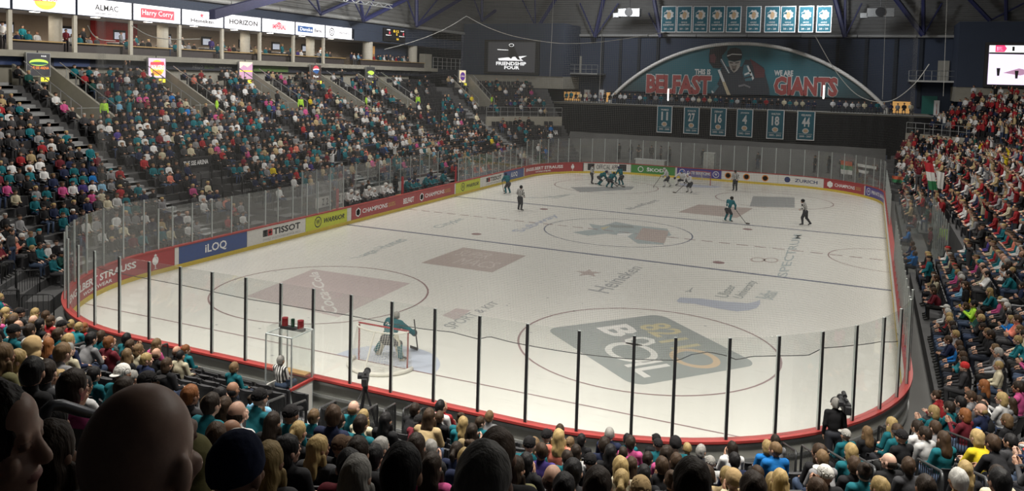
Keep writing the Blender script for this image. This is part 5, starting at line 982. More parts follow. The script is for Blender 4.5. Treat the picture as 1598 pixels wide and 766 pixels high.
for u, t_, lab in ((6.2, 'charcoal', 'coach in charcoal suit behind the visiting bench near its end post'), (4.3, 'grey', 'coach in grey suit in the middle of the visiting bench'), (3.1, 'charcoal', 'tall coach in dark suit beside the grey-suited coach'), (2.4, 'black', 'equipment man in black behind the visiting bench'), (-1.0, 'black', 'coach in black behind the home bench by the middle post'), (-3.6, 'charcoal', 'coach in charcoal behind the home bench'), (-6.0, 'black', 'assistant in black at the far end of the home bench')):
    q = rkp(u, 1.6, .4); person(q, -PI/2+random.uniform(-.4, .4), 'stand', 'short', random.choice(['black', 'brown', 'grey']), t_, lab)
# ------------------------------------------------------------------ penalty boxes on the right side
pb = empty('penalty_box', rkp(83, 1.2, 0), label='glass-walled penalty box at the right side boards', cat='penalty box'); pb.matrix_world = Matrix.Identity(4)
for i in range(9):
    u = 78+1.25*i; q = rkp(u, 2.3, 0); obox('glass_post', (q[0], q[1], 1.5), (.05, .05, 3.0), ALU, pb)
    if i: sweep(MB(), u-1.22, u-.03, [(2.29, .5), (2.302, .5), (2.302, 3.0), (2.29, 3.0)]).build('glass_pane', GL, pb)
for u in (78, 83, 88):
    a_, b_ = Vector(rkp(u, .25, .3)), Vector(rkp(u, 2.3, .3)); MB().add([a_, b_, b_+Vector((0, 0, 2.7)), a_+Vector((0, 0, 2.7)), a_+Vector((0, .012, 0)), b_+Vector((0, .012, 0)), b_+Vector((0, .012, 2.7)), a_+Vector((0, .012, 2.7))], [(0, 1, 2, 3), (7, 6, 5, 4), (3, 2, 6, 7), (0, 3, 7, 4), (1, 5, 6, 2)]).build('glass_divider', GL, pb)
sweep(MB(), 78.2, 87.8, [(1.2, .75), (1.8, .75), (1.8, .8), (1.2, .8)]).build('scorer_table', BLKPL, pb); sweep(MB(), 78.2, 87.8, [(1.25, 0), (1.3, 0), (1.3, .75), (1.25, .75)]).build('table_front', BLKPL, pb)
for u, t_, lab in ((78.9, 'blue', 'official in blue jacket at the near end of the scorer table'), (80.3, 'blue', 'official in blue top seated mid scorer table'), (81.6, 'navy', 'official in navy at the scorer table'), (84.3, 'maroon', 'man in maroon standing in the far penalty box'), (86.2, 'blue', 'official in blue at the far end of the scorer table')):
    person(rkp(u, 1.0 if t_ != 'maroon' else 2.0, .05), PI/2+random.uniform(-.6, .6), 'sit' if t_ != 'maroon' else 'stand', 'short', 'brown', t_, lab)
# ------------------------------------------------------------------ goal judge booth
ub = 41.55; bo = empty('goal_judge_booth', rkp(ub, .85, 0), label='clear goal judge booth with lamp bar behind the near boards', cat='booth'); bo.matrix_world = Matrix.Identity(4)
bx0, bx1 = rk(ub-.42)[0][0], rk(ub+.42)[0][0]; by0, by1 = -HL-1.15, -HL-.3; ztop = 2.42
for x in (bx0, bx1):
    for y in (by0, by1): MB().bar((x, y, 0), (x, y, ztop), .022, 6).build('corner_post', ALU, bo)
for (xa, ya, xb, yb) in ((bx0, by0, bx1, by0), (bx0, by1, bx1, by1), (bx0, by0, bx0, by1), (bx1, by0, bx1, by1)):
    MB().bar((xa, ya, ztop), (xb, yb, ztop), .022, 6).build('top_bar', ALU, bo)
for x in (bx0, bx1): obox('side_pane', (x, (by0+by1)/2, 1.85), (.012, by1-by0-.06, 1.5), GL, bo); obox('side_panel', (x, (by0+by1)/2, .55), (.03, by1-by0, 1.0), PANEL['w'], bo)
obox('front_pane', ((bx0+bx1)/2, by1, 1.85), (bx1-bx0-.06, .012, 1.5), GL, bo); obox('roof_pane', ((bx0+bx1)/2, (by0+by1)/2, ztop), (bx1-bx0, by1-by0, .015), GL, bo)
obox('booth_shelf', ((bx0+bx1)/2, by1-.13, 1.24), (bx1-bx0-.1, .24, .04), WOOD, bo); obox('booth_rail', (bx1, (by0+by1)/2, 1.08), (.07, by1-by0+.1, .07), CAPM, bo)
lb = obox('lamp_bar', ((bx0+bx1)/2, by1-.3, ztop+.05), (bx1-bx0-.1, .14, .08), BLKPL, bo)
for dx, m, r in ((-.26, mat('beacon_red', (.16, .012, .015), .25), .085), (0.0, mat('beacon_green', (.01, .035, .02), .25), .05), (.26, mat('beacon_red', (.16, .012, .015), .25), .085)):
    MB().bar(((bx0+bx1)/2+dx, by1-.3, ztop+.09), ((bx0+bx1)/2+dx, by1-.3, ztop+.30), r, 14).build('beacon_lamp', m, lb)
jp = np.array(((bx0+bx1)/2-.02, by0+.13, .55)); POSES['judge'] = dict(POSES['sit']); me = POSES['sit']['mesh'].copy(); me.materials[1] = STRIPE; POSES['judge']['mesh'] = me
person(tuple(jp), 0, 'judge', 'short', 'grey', 'white', 'goal judge in black and white stripes seated inside the booth'); obox('judge_stool', (jp[0], jp[1], .5), (.34, .34, .96), BLKPL, label='black stool inside the goal judge booth', cat='stool')
# ------------------------------------------------------------------ TV camera on tripod, camera operator
def tv_camera(loc, rz, parent):
    m3 = Matrix.Rotation(rz, 4, 'Z'); m3.translation = loc; c = empty('x') if False else parent
    def B(n, cc, d, m): o = MB().box((0, 0, 0), d).build(n, m, c); o.matrix_world = m3 @ Matrix.Translation(cc); return o
    B('camera_body', (0, 0, 0), (.16, .38, .2), BLKPL); B('viewfinder', (-.13, -.05, .08), (.1, .22, .09), BLKMETAL); B('battery', (0, -.26, -.01), (.12, .12, .17), BLKMETAL); B('handle', (0, .02, .15), (.04, .3, .035), BLKMETAL)
    o = MB().bar((0, .19, 0), (0, .46, 0), .07, 14).bar((0, .46, 0), (0, .52, 0), .085, 14).build('lens', BLKPL, c); o.matrix_world = m3
tq = Vector(rkp(44.0, .8, 0)); tc_ = empty('tripod_camera', tq, label='black television camera on a tall tripod behind the near boards', cat='camera'); 
bpy.context.view_layer.update(); tc_.matrix_world = Matrix.Identity(4)
hz = 1.62
for a in (.4, 2.5, 4.6): MB().tube([(tq.x, tq.y, hz-.2), (tq.x+.2*math.cos(a), tq.y+.2*math.sin(a), .75), (tq.x+.42*math.cos(a), tq.y+.42*math.sin(a), 0)], [.03, .028, .02], 6).build('leg', BLKMETAL, tc_)
MB().bar((tq.x, tq.y, hz-.25), (tq.x, tq.y, hz-.08), .07, 10).build('tripod_head', BLKMETAL, tc_); MB().bar((tq.x, tq.y, hz-.15), (tq.x+.12, tq.y-.5, hz-.35), .015, 6).build('pan_bar', BLKMETAL, tc_); tv_camera(Vector((tq.x, tq.y, hz+.02)), .5, tc_)
POSES['operator'] = dict(POSES['stand']); me = POSES['stand']['mesh'].copy(); me.materials[2] = PANTS; POSES['operator']['mesh'] = me; cq = next(P for P in (CP+pray(1304, 630)*t for t in np.arange(30, 5, -.02)) if offof(P[0], P[1]) > .62); zr = cq[2]-1.615*1.06; obox('camera_riser', (cq[0], cq[1], zr/2), (.7, .6, zr), BLKPL, label='low black riser under the camera operator', cat='riser'); cq = np.array((cq[0], cq[1], 0)); cp_ = person((cq[0], cq[1], zr), .25, 'operator', 'short', 'grey', 'black', 'camera operator in black standing with shoulder camera behind the near boards', scale=1.06); hp = empty('headset', (0, 0, 0)); hp.parent = cp_
MB().tube([(.1*math.cos(a), .0, .015+.13*math.sin(a)) for a in np.linspace(0, PI, 11)], .014, 6).build('headset_band', BLKPL, cp_).location = POSES['stand']['head']; bpy.data.objects.remove(hp)
sc_ = empty('shoulder_camera', (cq[0]+.2, cq[1], zr+1.7), label='black shoulder camera with round microphone carried by the camera operator', cat='camera'); bpy.context.view_layer.update(); sc_.matrix_world = Matrix.Identity(4); tv_camera(Vector((cq[0]+.21, cq[1]+.02, zr+1.70)), .25, sc_)
MB().bar((cq[0]+.19, cq[1]+.12, zr+1.88), (cq[0]+.15, cq[1]+.3, zr+1.9), .05, 12).build('microphone', BLKPL, sc_)
# ------------------------------------------------------------------ flags of the visiting fans
def flag(pp, dpl, cols, lab, names):
    """pp: four pixel corners clockwise from top left; dpl: (axis, value) plane; cols: stripe materials from the top"""
    C_ = [Vector(pix(*q, *dpl)) for q in pp]; f_ = empty('flag', C_[3], label=lab, cat='flag'); bpy.context.view_layer.update(); f_.matrix_world = Matrix.Identity(4); n = 14; nr = 4*len(cols); nrm = (C_[1]-C_[0]).cross(C_[3]-C_[0]).normalized()
    def P(s, t): q = C_[0].lerp(C_[1], s).lerp(C_[3].lerp(C_[2], s), t); return q+nrm*(.10*math.sin(s*9+t*2)*(.3+t))
    for i, m in enumerate(cols):
        mb = MB(); v0 = [P(a/n, (i+b/4)/len(cols)) for b in range(5) for a in range(n+1)]; v1 = [q+nrm*.01 for q in v0]; k = len(v0); fs = [(b*(n+1)+a, b*(n+1)+a+1, (b+1)*(n+1)+a+1, (b+1)*(n+1)+a) for b in range(4) for a in range(n)]
        mb.add(v0+v1, fs+[tuple(q+k for q in reversed(f)) for f in fs]); mb.build(names[i], m, f_, smooth=True)
FR, FW, FG = mat('flag_red', (.42, .02, .03), .8), mat('flag_white', (.66, .66, .64), .8), mat('flag_green', (.03, .18, .07), .8)
FO = mat('flag_orange', (.5, .1, .04), .8)
FLAGP = []
def held_flag(pp, Y, cols, lab, names, who, fl=None, tc='maroon'):
    flag(pp, (1, Y), cols, lab, names)
    for j, w_ in enumerate(who):
        q = pix(pp[j if len(who) > 1 else 0][0]+(1 if j == 0 else -1)*(2 if len(who) > 1 else -7), pp[0][1], 1, Y+.42); o_ = offof(q[0], q[1]); z_ = fl if fl is not None else q[2]-1.78
        person((q[0], Y+.42, z_), PI, 'standup', 'short', 'brown', tc, w_); FLAGP.append((q[0], Y+.42)); FLAGP.append((q[0], Y))
held_flag([(1442, 253), (1456, 256), (1463, 297), (1450, 296)], 6.6, [FR, FW, FG], 'red white and green flag draped among the visiting fans', ['red_stripe', 'white_stripe', 'green_stripe'], ['fan in maroon holding up the red white and green flag'])
held_flag([(1461, 266), (1474, 270), (1471, 296), (1463, 293)], 7.6, [FW], 'plain white flag held beside the striped flag', ['white_cloth'], ['fan in maroon holding up the plain white flag'])
held_flag([(1312, 250), (1330, 253), (1330, 273), (1312, 271)], 32.2, [FO, FG, FW], 'orange green and white flag behind the far right corner glass', ['orange_stripe', 'green_stripe', 'white_stripe'], ['fan in charcoal holding one corner of the orange green and white flag', 'fan in charcoal holding the other corner of the orange green and white flag'], .75, 'charcoal')
held_flag([(1338, 255), (1368, 260), (1366, 273), (1340, 269)], 31.6, [FW, BLKPL, FW], 'white and black scarf banner behind the far right corner glass', ['white_edge', 'black_middle', 'white_edge'], ['fan in maroon at one end of the white and black scarf banner', 'fan in maroon at the other end of the white and black scarf banner'], .55)
flag([(1392, 274), (1410, 276), (1409, 286), (1392, 284)], (1, 25.6), [FO, FG], 'orange and green flag hung on the far right barrier', ['orange_stripe', 'green_stripe'])
FB = [pix(1390, 274, 1, 25.66), pix(1412, 276, 1, 25.66)]; FLAGP += [(q[0], q[1]) for q in FB]+[((FB[0][0]+FB[1][0])/2, 25.66)]
# dark figures behind the far glass
for i, (px, off, rz, ps, h_, t_, lab) in enumerate(((966, 7.3, 1.2, 'stand', 'cap', 'black', 'crew member in black hunched by the desk behind the far glass'), (984, 7.2, .4, 'stand', 'short', 'black', 'crew member in black standing left of the white desk'), (996, 7.3, 2.6, 'standhip', 'short', 'black', 'crew member in black with hands on hips by the white desk'), (1016, 7.1, 3.3, 'stand', 'short', 'black', 'stocky figure in black behind the white desk'), (1031, 7.2, 2.2, 'stand', 'short', 'charcoal', 'crew member at the white desk behind the far glass'), (1044, 7.1, 3.9, 'stand', 'cap', 'black', 'figure in black turning away right of the white desk'), (1183, 6.9, 2.6, 'stand', 'short', 'black', 'lone figure in black behind the orange disc panel glass'), (1272, 7.0, 2.2, 'stand', 'cap', 'black', 'figure in black leaning on the glass left of the corner flag'), (1294, 7.3, 1.0, 'stand', 'short', 'charcoal', 'figure in charcoal striding behind the far right glass'), (1097, 7.0, 3.0, 'stand', 'short', 'black', 'photographer in black beside the far booth'))):
    x = pix(px, 250, 1, HL+off)[0]; person((x, HL+off, .70), rz, ps, h_, 'black', t_, lab)
d_ = empty('crew_desk', (pix(1015, 255, 1, 33.6)[0], 33.6, 0), label='white crew desk behind the far glass', cat='desk'); bpy.context.view_layer.update(); x_ = d_.location.x; d_.matrix_world = Matrix.Identity(4); obox('desk_top', (x_, 33.6, 1.25), (3.2, .7, .06), WHITE, d_); obox('desk_front', (x_, 33.3, .62), (3.0, .05, 1.26), PANEL['w'], d_)
x_ = pix(1107, 255, 1, 31.0)[0]; fb = empty('far_goal_booth', (x_, 31, 0), label='pale goal judge booth with printed front behind the far glass', cat='booth'); bpy.context.view_layer.update(); fb.matrix_world = Matrix.Identity(4)
for dx in (-.5, .5):
    for dy in (-.4, .4): MB().bar((x_+dx, 31+dy, 0), (x_+dx, 31+dy, 2.55), .025, 6).build('corner_post', ALU, fb)
obox('front_print', (x_, 30.6, 1.6), (.98, .03, 1.8), mat('booth_print', (.45, .45, .42), .6, var=.5, scale=5), fb); obox('booth_roof', (x_, 31, 2.55), (1.05, .85, .05), PANEL['w'], fb)
# ================================================================== barriers beside the gangways
BARM = mat('barrier_black', (.05, .052, .055), .4, .5, var=.2)
BARPTS = []
def barrier(a, b, lab, h=1.0, grp='black stand barriers', m=BARM, nbar=None):
    """guard barrier whose top rail runs from a to b; rounded first end, square bars down to the step"""
    a = Vector(a); b = Vector(b); z = Vector((0, 0, h)); d = (b-a); L = d.length; BARPTS.extend([tuple(a.lerp(b, q).xy) for q in (0, .2, .4, .6, .8, 1)])
    g = empty('barrier', a-z, label=lab, cat='barrier', group=grp); g.matrix_world = Matrix.Identity(4); e = d.normalized()*min(.12, L*.3)
    MB().tube([a-z, a-Vector((0, 0, .14)), a+e*.3-Vector((0, 0, .04)), a+e, b-e, b-e*.3-Vector((0, 0, .04)), b-Vector((0, 0, .14)), b-z], .024, 6).build('frame', m, g, smooth=True)
    n = nbar or max(3, int(L/.17))
    for i in range(1, n): q = a+d*(i/n); MB().bar(q-Vector((0, 0, .02)), q-z*.9, .009, 4).build('bar', m, g)
    MB().bar(a-z*.9, b-z*.9, .014, 5).build('bottom_rail', m, g)
ORD2 = ['first', 'second', 'third', 'fourth', 'fifth', 'sixth', 'seventh', 'eighth', 'ninth', 'tenth', 'eleventh', 'twelfth']
SEGS = [((1218, 688), (1248, 707)), ((1251, 694), (1283, 717)), ((1288, 700), (1321, 720)), ((1333, 709), (1373, 734)), ((1377, 712), (1427, 739)), ((1431, 715), (1481, 742)), ((1490, 723), (1546, 749)), ((1371, 664), (1418, 682)), ((1421, 667), (1471, 687)), ((1475, 672), (1531, 694)), ((1536, 674), (1596, 699)),
        ((415, 628), (444, 617)), ((446, 636), (489, 620)), ((498, 637), (528, 623)), ((530, 642), (564, 625)), ((567, 643), (598, 625)), ((599, 639), (628, 623)), ((629, 639), (655, 624)), ((662, 634), (686, 620)),
        ((2, 409), (24, 409)), ((26, 423), (62, 421)), ((2, 453), (35, 452)), ((35, 460), (85, 459)), ((15, 532), (62, 518)), ((65, 534), (110, 524)), ((113, 539), (153, 528)), ((155, 538), (194, 527)), ((196, 544), (232, 532)), ((233, 544), (271, 533)), ((86, 537), (155, 549)), ((-10, 561), (38, 575))]
for i, (p0, p1) in enumerate(SEGS):
    A, B = bowl_hit(*p0, 1.0), bowl_hit(*p1, 1.0)
    if np.linalg.norm(A-B) > 2.2: B = A+(B-A)*2.2/np.linalg.norm(A-B)
    while offof(B[0], B[1]) < .42 and np.linalg.norm(A-B) > .5: B = A+(B-A)*.92
    sh_ = max(0, .45-min(offof(A[0], A[1]), offof(B[0], B[1]))); n_ = inward(A[0], A[1])+PI/2; A, B = (q-np.array((math.cos(n_), math.sin(n_), 0))*sh_ for q in (A, B))
    barrier(A, B, ('%s black bar barrier of the %s in the near right corner' % (ORD2[i if i < 7 else i-7], 'lower gangway line' if i < 7 else 'upper gangway line') if i < 11 else '%s black bar barrier along from the goal judge booth' % ORD2[i-11] if i < 19 else '%s black bar barrier of the near left corner block, counted down the stand' % ORD2[i-19]), grp=['near right barriers', 'barriers by the booth', 'near left barriers'][0 if i < 11 else 1 if i < 19 else 2])
barrier(FB[0], FB[1], 'black bar barrier at the far right corner behind the hung flag', 1.0, 'far right barriers')
for (ua, ub_) in LOW_U[:1]:
    for u in (ua, ub_):
        for k in range(1, 7): barrier(rkp(u, dk(k)-.38, zf(k)+1), rkp(u, dk(k)+.36, zf(k)+1.0), 'black bar barrier at the %s row %s the lower left gangway' % (ORD2[k], 'on the bench side of' if u < 11 else 'on the corner side of'), 1.0, 'lower left gangway barriers', nbar=5)
def name_sign(lab, a, b, z0, z1, n):
    a = Vector(a); b = Vector(b); s = empty('gangway_sign', a, label=lab, cat='sign'); bpy.context.view_layer.update(); s.matrix_world = Matrix.Identity(4); nn = Vector(n); c = (a+b)/2; w_ = (b-a).length
    obox('sign_board', (c.x, c.y, (z0+z1)/2), (.12, w_, z1-z0), BLKPL, s, math.atan2(nn.y, nn.x)); f = lambda x, y: tuple(a.lerp(b, x)+nn*.075+Vector((0, 0, z0-a.z+(z1-z0)*y))); text('THE SSE ARENA', f, .1, .9, .3, .72, WHITE, s, .02)
    BARPTS.extend([tuple(a.lerp(b, q).xy) for q in (0, .25, .5, .75, 1)])
    for q in (a, b): MB().bar((q.x, q.y, z0-.8), (q.x, q.y, z1), .05, 6).build('sign_post', BLKMETAL, s)
name_sign('black arena name sign above the lower left gangway', rkp(13.0, 7.5, 3.1), rkp(10.6, 7.5, 3.1), zf(7)+.35, zf(7)+1.0, (1, 0, 0))
qa, qb = pix(829, 204, 1, 34), pix(876, 204, 1, 34); name_sign('black arena name sign above the far left gangway beside the curtain', (qa[0], 34, qa[2]), (qb[0], 34, qa[2]), pix(829, 213, 1, 34)[2], pix(829, 196, 1, 34)[2], (.0, -1, 0))
# ================================================================== seats
SEATM = mat('seat_black', (.022, .022, .025), .45, var=.25); 
sb_ = MB(); n = 8
for j, (z, yb) in enumerate(((.42, -.17), (.6, -.21), (.78, -.25), (.86, -.255))):
    for i in range(n+1): t = -1+2*i/n; sb_.v.append((.21*t*(1 if j < 3 else .9), yb+.045*t*t, z))
for j in range(3):
    for i in range(n): a = j*(n+1)+i; sb_.f.append((a, a+1, a+n+2, a+n+1)); sb_.m.append(0)
k_ = len(sb_.v); sb_.v += [(x, y-.03, z) for x, y, z in sb_.v]; sb_.f += [tuple(q+k_ for q in reversed(f)) for f in list(sb_.f)]; sb_.m += [0]*len(sb_.f[:len(sb_.f)//2])
top_ = 3*(n+1); sb_.f += [(top_+i+1, top_+i, top_+i+k_, top_+i+1+k_) for i in range(n)]; sb_.m += [0]*n
ME_BACK = sb_.mesh('backrest', SEATM); ME_BACK.polygons.foreach_set('use_smooth', [True]*len(ME_BACK.polygons))
ME_PAN = MB().box((0, .02, .44), (.42, .4, .05)).mesh('seat_pan', SEATM); ME_UP = MB().box((0, -.13, .62), (.42, .06, .38)).mesh('seat_pan', SEATM); ME_LEG = MB().box((0, -.12, .2), (.05, .06, .42)).box((0, -.12, .015), (.2, .2, .03)).mesh('pedestal', BLKMETAL)
SEATS = []       # (x, y, z, rz, occupied, u, k)
# ================================================================== spectators singled out from the photograph (head pixel, hair, hair colour, top colour)
near_list = """
9,483,16,long,blond,black 33,483,15,cap,black,black 56,488,14,long,blond,black 72,492,14,short,brown,tan 23,497,16,short,lightbrown,grey 53,500,15,fringe,lightbrown,yellow 63,506,15,short,black,black 81,500,14,bob,brown,red 97,508,14,cap,black,black 39,511,16,short,darkbrown,charcoal 23,517,17,cap,black,teal 92,520,15,short,brown,teal 108,525,15,bob,blond,navy 127,522,14,short,black,grey 153,525,14,short,brown,teal 172,528,14,short,ginger,maroon 196,528,14,short,black,teal 232,538,14,long,lightbrown,pink
55,539,22,hood,tan,cream 75,553,20,short,lightbrown,grey 33,563,22,bob,blond,tan 6,550,22,long,lightbrown,olive2 53,572,23,short,black,black 74,581,25,short,darkbrown,charcoal 71,592,24,cap,tan,grey 74,609,25,bob,darkbrown,pink 119,615,33,crop,grey,white 133,602,24,short,black,white 170,586,21,capback,white,teal 148,588,19,short,black,teal 191,590,20,bob,brown,navy 208,597,15,short,grey,black 195,606,24,short,darkbrown,black 232,596,21,cap,black,black 299,617,20,short,ginger,black 307,636,24,short,darkbrown,teal 345,617,21,short,black,black 327,638,22,short,lightbrown,white 348,637,23,long,brown,black 371,645,24,fringe,darkbrown,white 386,625,20,cap,black,teal 363,680,28,fringe,grey,charcoal 371,703,40,beanie,white,grey 378,732,72,beanie,navy,black 305,740,38,hood,olive,tan 337,757,32,short,brown,black
406,640,20,crop,lightbrown,black 427,659,27,long,darkbrown,black 455,647,20,cap,black,teal 491,650,17.5,short,lightbrown,teal,GARSIDE/7 521,647,16,short,brown,navy 530,657,19,short,darkbrown,teal,HEEN 557,654,17,long,blond,cream 564,662,19,short,darkbrown,teal 602,656,18,long,black,black 644,660,15.5,capback,black,maroon 661,654,17,long,brown,tan 688,634,14,short,black,white 687,651,14,short,brown,black 719,654,13,bun,brown,teal,JONES 750,659,13,short,brown,teal 448,680,30,pony,blond,black 508,711,33,long,blond,charcoal 533,697,25,cap,brown,black 450,731,38,bob,black,black 421,742,34,long,blond,charcoal 545,729,41,short,black,maroon 557,757,53,long,grey,teal 574,731,24,short,black,charcoal 559,706,25,bob,darkbrown,black 595,720,25,short,grey,grey 628,737,68,short,black,black 671,704,24,short,grey,black 674,727,28,long,darkbrown,pink 713,704,20,pony,darkbrown,navy 736,699,16,bun,brown,cream 726,716,27,bob,blond,navy 776,704,58,short,brown,black 757,748,90,short,grey,white
853,681,16,cap,black,teal,LYNCH 871,684,16.5,long,blond,coral 874,671,12,short,brown,black 833,696,18,long,lightbrown,teal 845,704,20,crop,brown,purple 890,691,15,bob,lightbrown,tan 909,686,14,short,black,black 921,721,17,cap,black,black 943,694,16,short,darkbrown,navy 950,677,11.5,crop,grey,navy 952,706,18,long,black,black 984,691,15,short,darkbrown,pink,DUNNE 979,686,12,short,black,teal 972,714,17,crop,darkbrown,charcoal 1024,686,13,cap,black,black 1027,694,15,cap,black,teal 1054,686,12.5,beanie,black,teal,TEAM 1072,699,13,crop,blond,black 1094,704,15,short,grey,charcoal 1041,709,18,long,darkbrown,pink 1011,719,18,short,darkbrown,teal 1033,729,20,short,brown,black 1058,726,20,bob,brown,teal 1005,739,22,long,black,black 968,731,24,bob,blond,cream 970,749,27,pony,blond,tan 985,736,19,long,brown,maroon 894,736,29,short,black,charcoal 885,714,18,short,darkbrown,teal 898,711,16,bob,darkbrown,white 863,746,26,fringe,brown,grey 933,757,48,short,darkbrown,black 880,763,43,short,black,black 1048,752,22,bun,brown,charcoal 1078,753,50,short,darkbrown,black 1108,724,16,cap,grey,white,WILSON 1151,724,18,short,black,navy 1135,744,19,bob,blond,tan 1145,752,22,beanie,tan,cream 1182,741,21,crop,brown,black 1196,696,14,bob,blond,blue 1173,762,40,short,darkbrown,charcoal 805,731,28,long,darkbrown,olive2 820,724,20,short,black,black 1000,764,32,cap,tan,yellow
1209,701,16,crop,lightbrown,blue 1204,752,24,long,blond,charcoal 1226,757,26,long,blond,black 1294,721,18.5,short,lightbrown,grey 1332,726,20,short,brown,black 1348,737,18,bun,darkbrown,teal 1289,744,24,cap,white,black 1273,764,27,short,brown,yellow 1372,761,24,bob,blond,charcoal 1494,749,26,short,white,tan 1559,752,27,short,black,black 1424,642,16,short,brown,teal,FANNER/4 1421,632,14,cap,black,black 1445,625,16,long,blond,teal 1456,614,12.5,short,darkbrown,white 1457,604,12,bob,blond,teal 1468,588,11.5,short,darkbrown,teal 1502,650,17,bob,ginger,maroon 1516,631,17,long,brown,black 1528,594,13,fringe,blond,navy 1509,600,13,short,brown,grey 1496,611,14,short,black,charcoal 1589,595,14.5,short,darkbrown,pink 1571,609,15,short,brown,black 1564,616,15.5,bob,blond,white 1575,631,16,long,brown,grey 1555,634,15.5,short,darkbrown,black 1559,659,17,bob,lightbrown,black 1544,674,18,bob,blond,yellow 1526,676,16.5,bobble,blue,black 1492,671,17,short,black,charcoal
1505,534,10.6,bun,lightbrown,yellow 1513,546,10.6,bob,brown,green 1441,536,10.6,fringe,darkbrown,black 1452,531,10.6,short,darkbrown,white 1574,548,10.6,long,blond,blue 1558,529,10.6,short,grey,plaid 1576,493,10.6,short,black,grey 1587,483,10.6,short,brown,coral 1521,475,10.6,short,black,hivis 1467,564,10.6,long,brown,teal 1539,487,10.6,long,ginger,black 1560,476,10.6,bob,blond,pink 1489,500,10.6,bob,blond,pink 1545,512,10.6,short,darkbrown,black 1433,503,10.6,long,brown,black 1479,487,10.6,short,brown,grey 1455,515,10.6,bob,blond,teal 1590,520,10.6,short,darkbrown,navy 1498,512,10.6,long,brown,lightblue 1530,555,10.6,short,darkbrown,black
85,757,72,long,brown,black 79,684,30,short,black,lightblue2
"""
TC['olive2'] = (.16, .15, .07); CLAMP['olive2'] = 'olive'; TC['lightblue2'] = (.08, .11, .17); CLAMP['lightblue2'] = 'slate blue'
ORD = ['front', 'second', 'third', 'fourth', 'fifth', 'sixth', 'seventh', 'eighth', 'ninth', 'tenth', 'eleventh', 'twelfth', 'thirteenth', 'fourteenth', 'fifteenth', 'sixteenth', 'seventeenth', 'eighteenth', 'nineteenth', 'twentieth', 'top']
def cn(c): return CLAMP.get(c, c)
def hairtxt(h, c): return HNAME[h][1].format(cn(c))
def where(x, y, k):
    st = ('right side stand' if x > HW+.5 and y > -22 else 'near right corner' if x > 8.5 and y < -22 else 'left side stand' if x < -HW and y > -22 else 'near left corner' if x < -5 else 'near end stand'); return '%s row, %s' % (ORD[k], st)
def torso_text(o, pname, s, z0, z1, x0, x1):
    p = POSES[pname]; ly = p['head'][1]-.04
    return text(s, lambda x, z: (x, ly*.75-.045-.118*math.sqrt(max(.05, 1-(x/.20)**2)), z), x0, x1, z0, z1, BW, o, .03, name='number' if s.isdigit() else 'lettering')
GRPSP = 'spectators seated in the stands'; listed = []; SITP = ['sit', 'sit1', 'sit2', 'sit', 'sitlean', 'sitfold', 'sitclap', 'sit']
def u_of(x, y):
    if y < -SY:
        if x < -SX: return SY+RC*math.atan2(-(y+SY), -(x+SX))
        if x > SX: return SY+QA+2*SX+RC*math.atan2(x-SX, -(y+SY))
        return SY+QA+x+SX
    if x < 0: return -y if y < SY else -SY-RC*math.atan2(y-SY, -(x+SX))
    return SY+2*QA+2*SX+y+SY if y < SY else 3*SY+2*QA+2*SX+RC*math.atan2(y-SY, x-SX)
def arcs(u): return u < -21.5 or 21.5 < u < 34.85 or 47.95 < u < 61.3 or u > 104.3
BARN = np.array(BARPTS); BARO = np.array([offof(*q) for q in BARPTS]); GAP = .54; BGAP = .4
def obstacles(k): m_ = (BARO > dk(k)-.62) & (BARO < dk(k)+.32); return [u_of(*q) for q in BARN[m_]]
OBST = [obstacles(k) for k in range(NR)]
def mdist(u1, u2, k): return abs(u1-u2)*((RC+dk(k))/RC if arcs((u1+u2)/2) else 1)
ENT = []
for ent in near_list.split():
    f_ = ent.split(','); px, py_, D0 = float(f_[0]), float(f_[1]), CF*.175/float(f_[2]); f_ = f_[:2]+f_[3:]; r = pray(px, py_); T_ = np.arange(max(1.6, D0*.62), D0*1.6, .02); O_ = np.array([offof(*(CP+r*t)[:2]) for t in T_]); cand = []
    for k in range(NR):
        i = int(np.argmin(np.abs(O_-dk(k))))
        if abs(O_[i]-dk(k)) > .06: continue
        P = CP+r*T_[i]; dz = P[2]-1.185-zf(k); cand.append((1.3*max(0, abs(dz)-.1)+.4*abs(math.log(T_[i]/D0)), k, P, dz, u_of(P[0], P[1])))
    if not cand:
        i = int(np.argmin(np.abs(T_-D0))); P = CP+r*T_[i]; k = min(NR-1, max(0, int(round((O_[i]-2.2)/.8)))); cand = [(0, k, P, P[2]-1.185-zf(k), u_of(P[0], P[1]))]
    ENT.append([D0, f_, cand])
PL = []
for D0, f_, cand in sorted(ENT, key=lambda e: e[0]):
    def tot(c): return c[0]+sum(1.6*max(0, GAP-mdist(c[4], q['u'], c[1])) for q in PL if q['k'] == c[1])+sum(.6*max(0, BGAP-mdist(c[4], b_, c[1])) for b_ in OBST[c[1]])
    c = min(cand, key=tot); PL.append(dict(u=c[4], k=c[1], dz=c[3], f=f_, u0=c[4]))
for k in range(NR):
    R_ = sorted([q for q in PL if q['k'] == k], key=lambda q: q['u'])
    for it in range(400):
        mv = 0
        for a_, b_ in zip(R_[:-1], R_[1:]):
            g_ = GAP-mdist(a_['u'], b_['u'], k)
            if g_ > 1e-3: s_ = .5*g_/((RC+dk(k))/RC if arcs(a_['u']) else 1); a_['u'] -= s_; b_['u'] += s_; mv += 1
        for q in R_:
            for o_ in OBST[k]:
                g_ = BGAP-mdist(q['u'], o_, k)
                if g_ > 1e-3: q['u'] += math.copysign(.6*g_/((RC+dk(k))/RC if arcs(q['u']) else 1), q['u']-o_ if abs(q['u']-o_) > 1e-6 else q['u0']-o_+1e-3); mv += 1
        R_.sort(key=lambda q: q['u'])
        if not mv: break
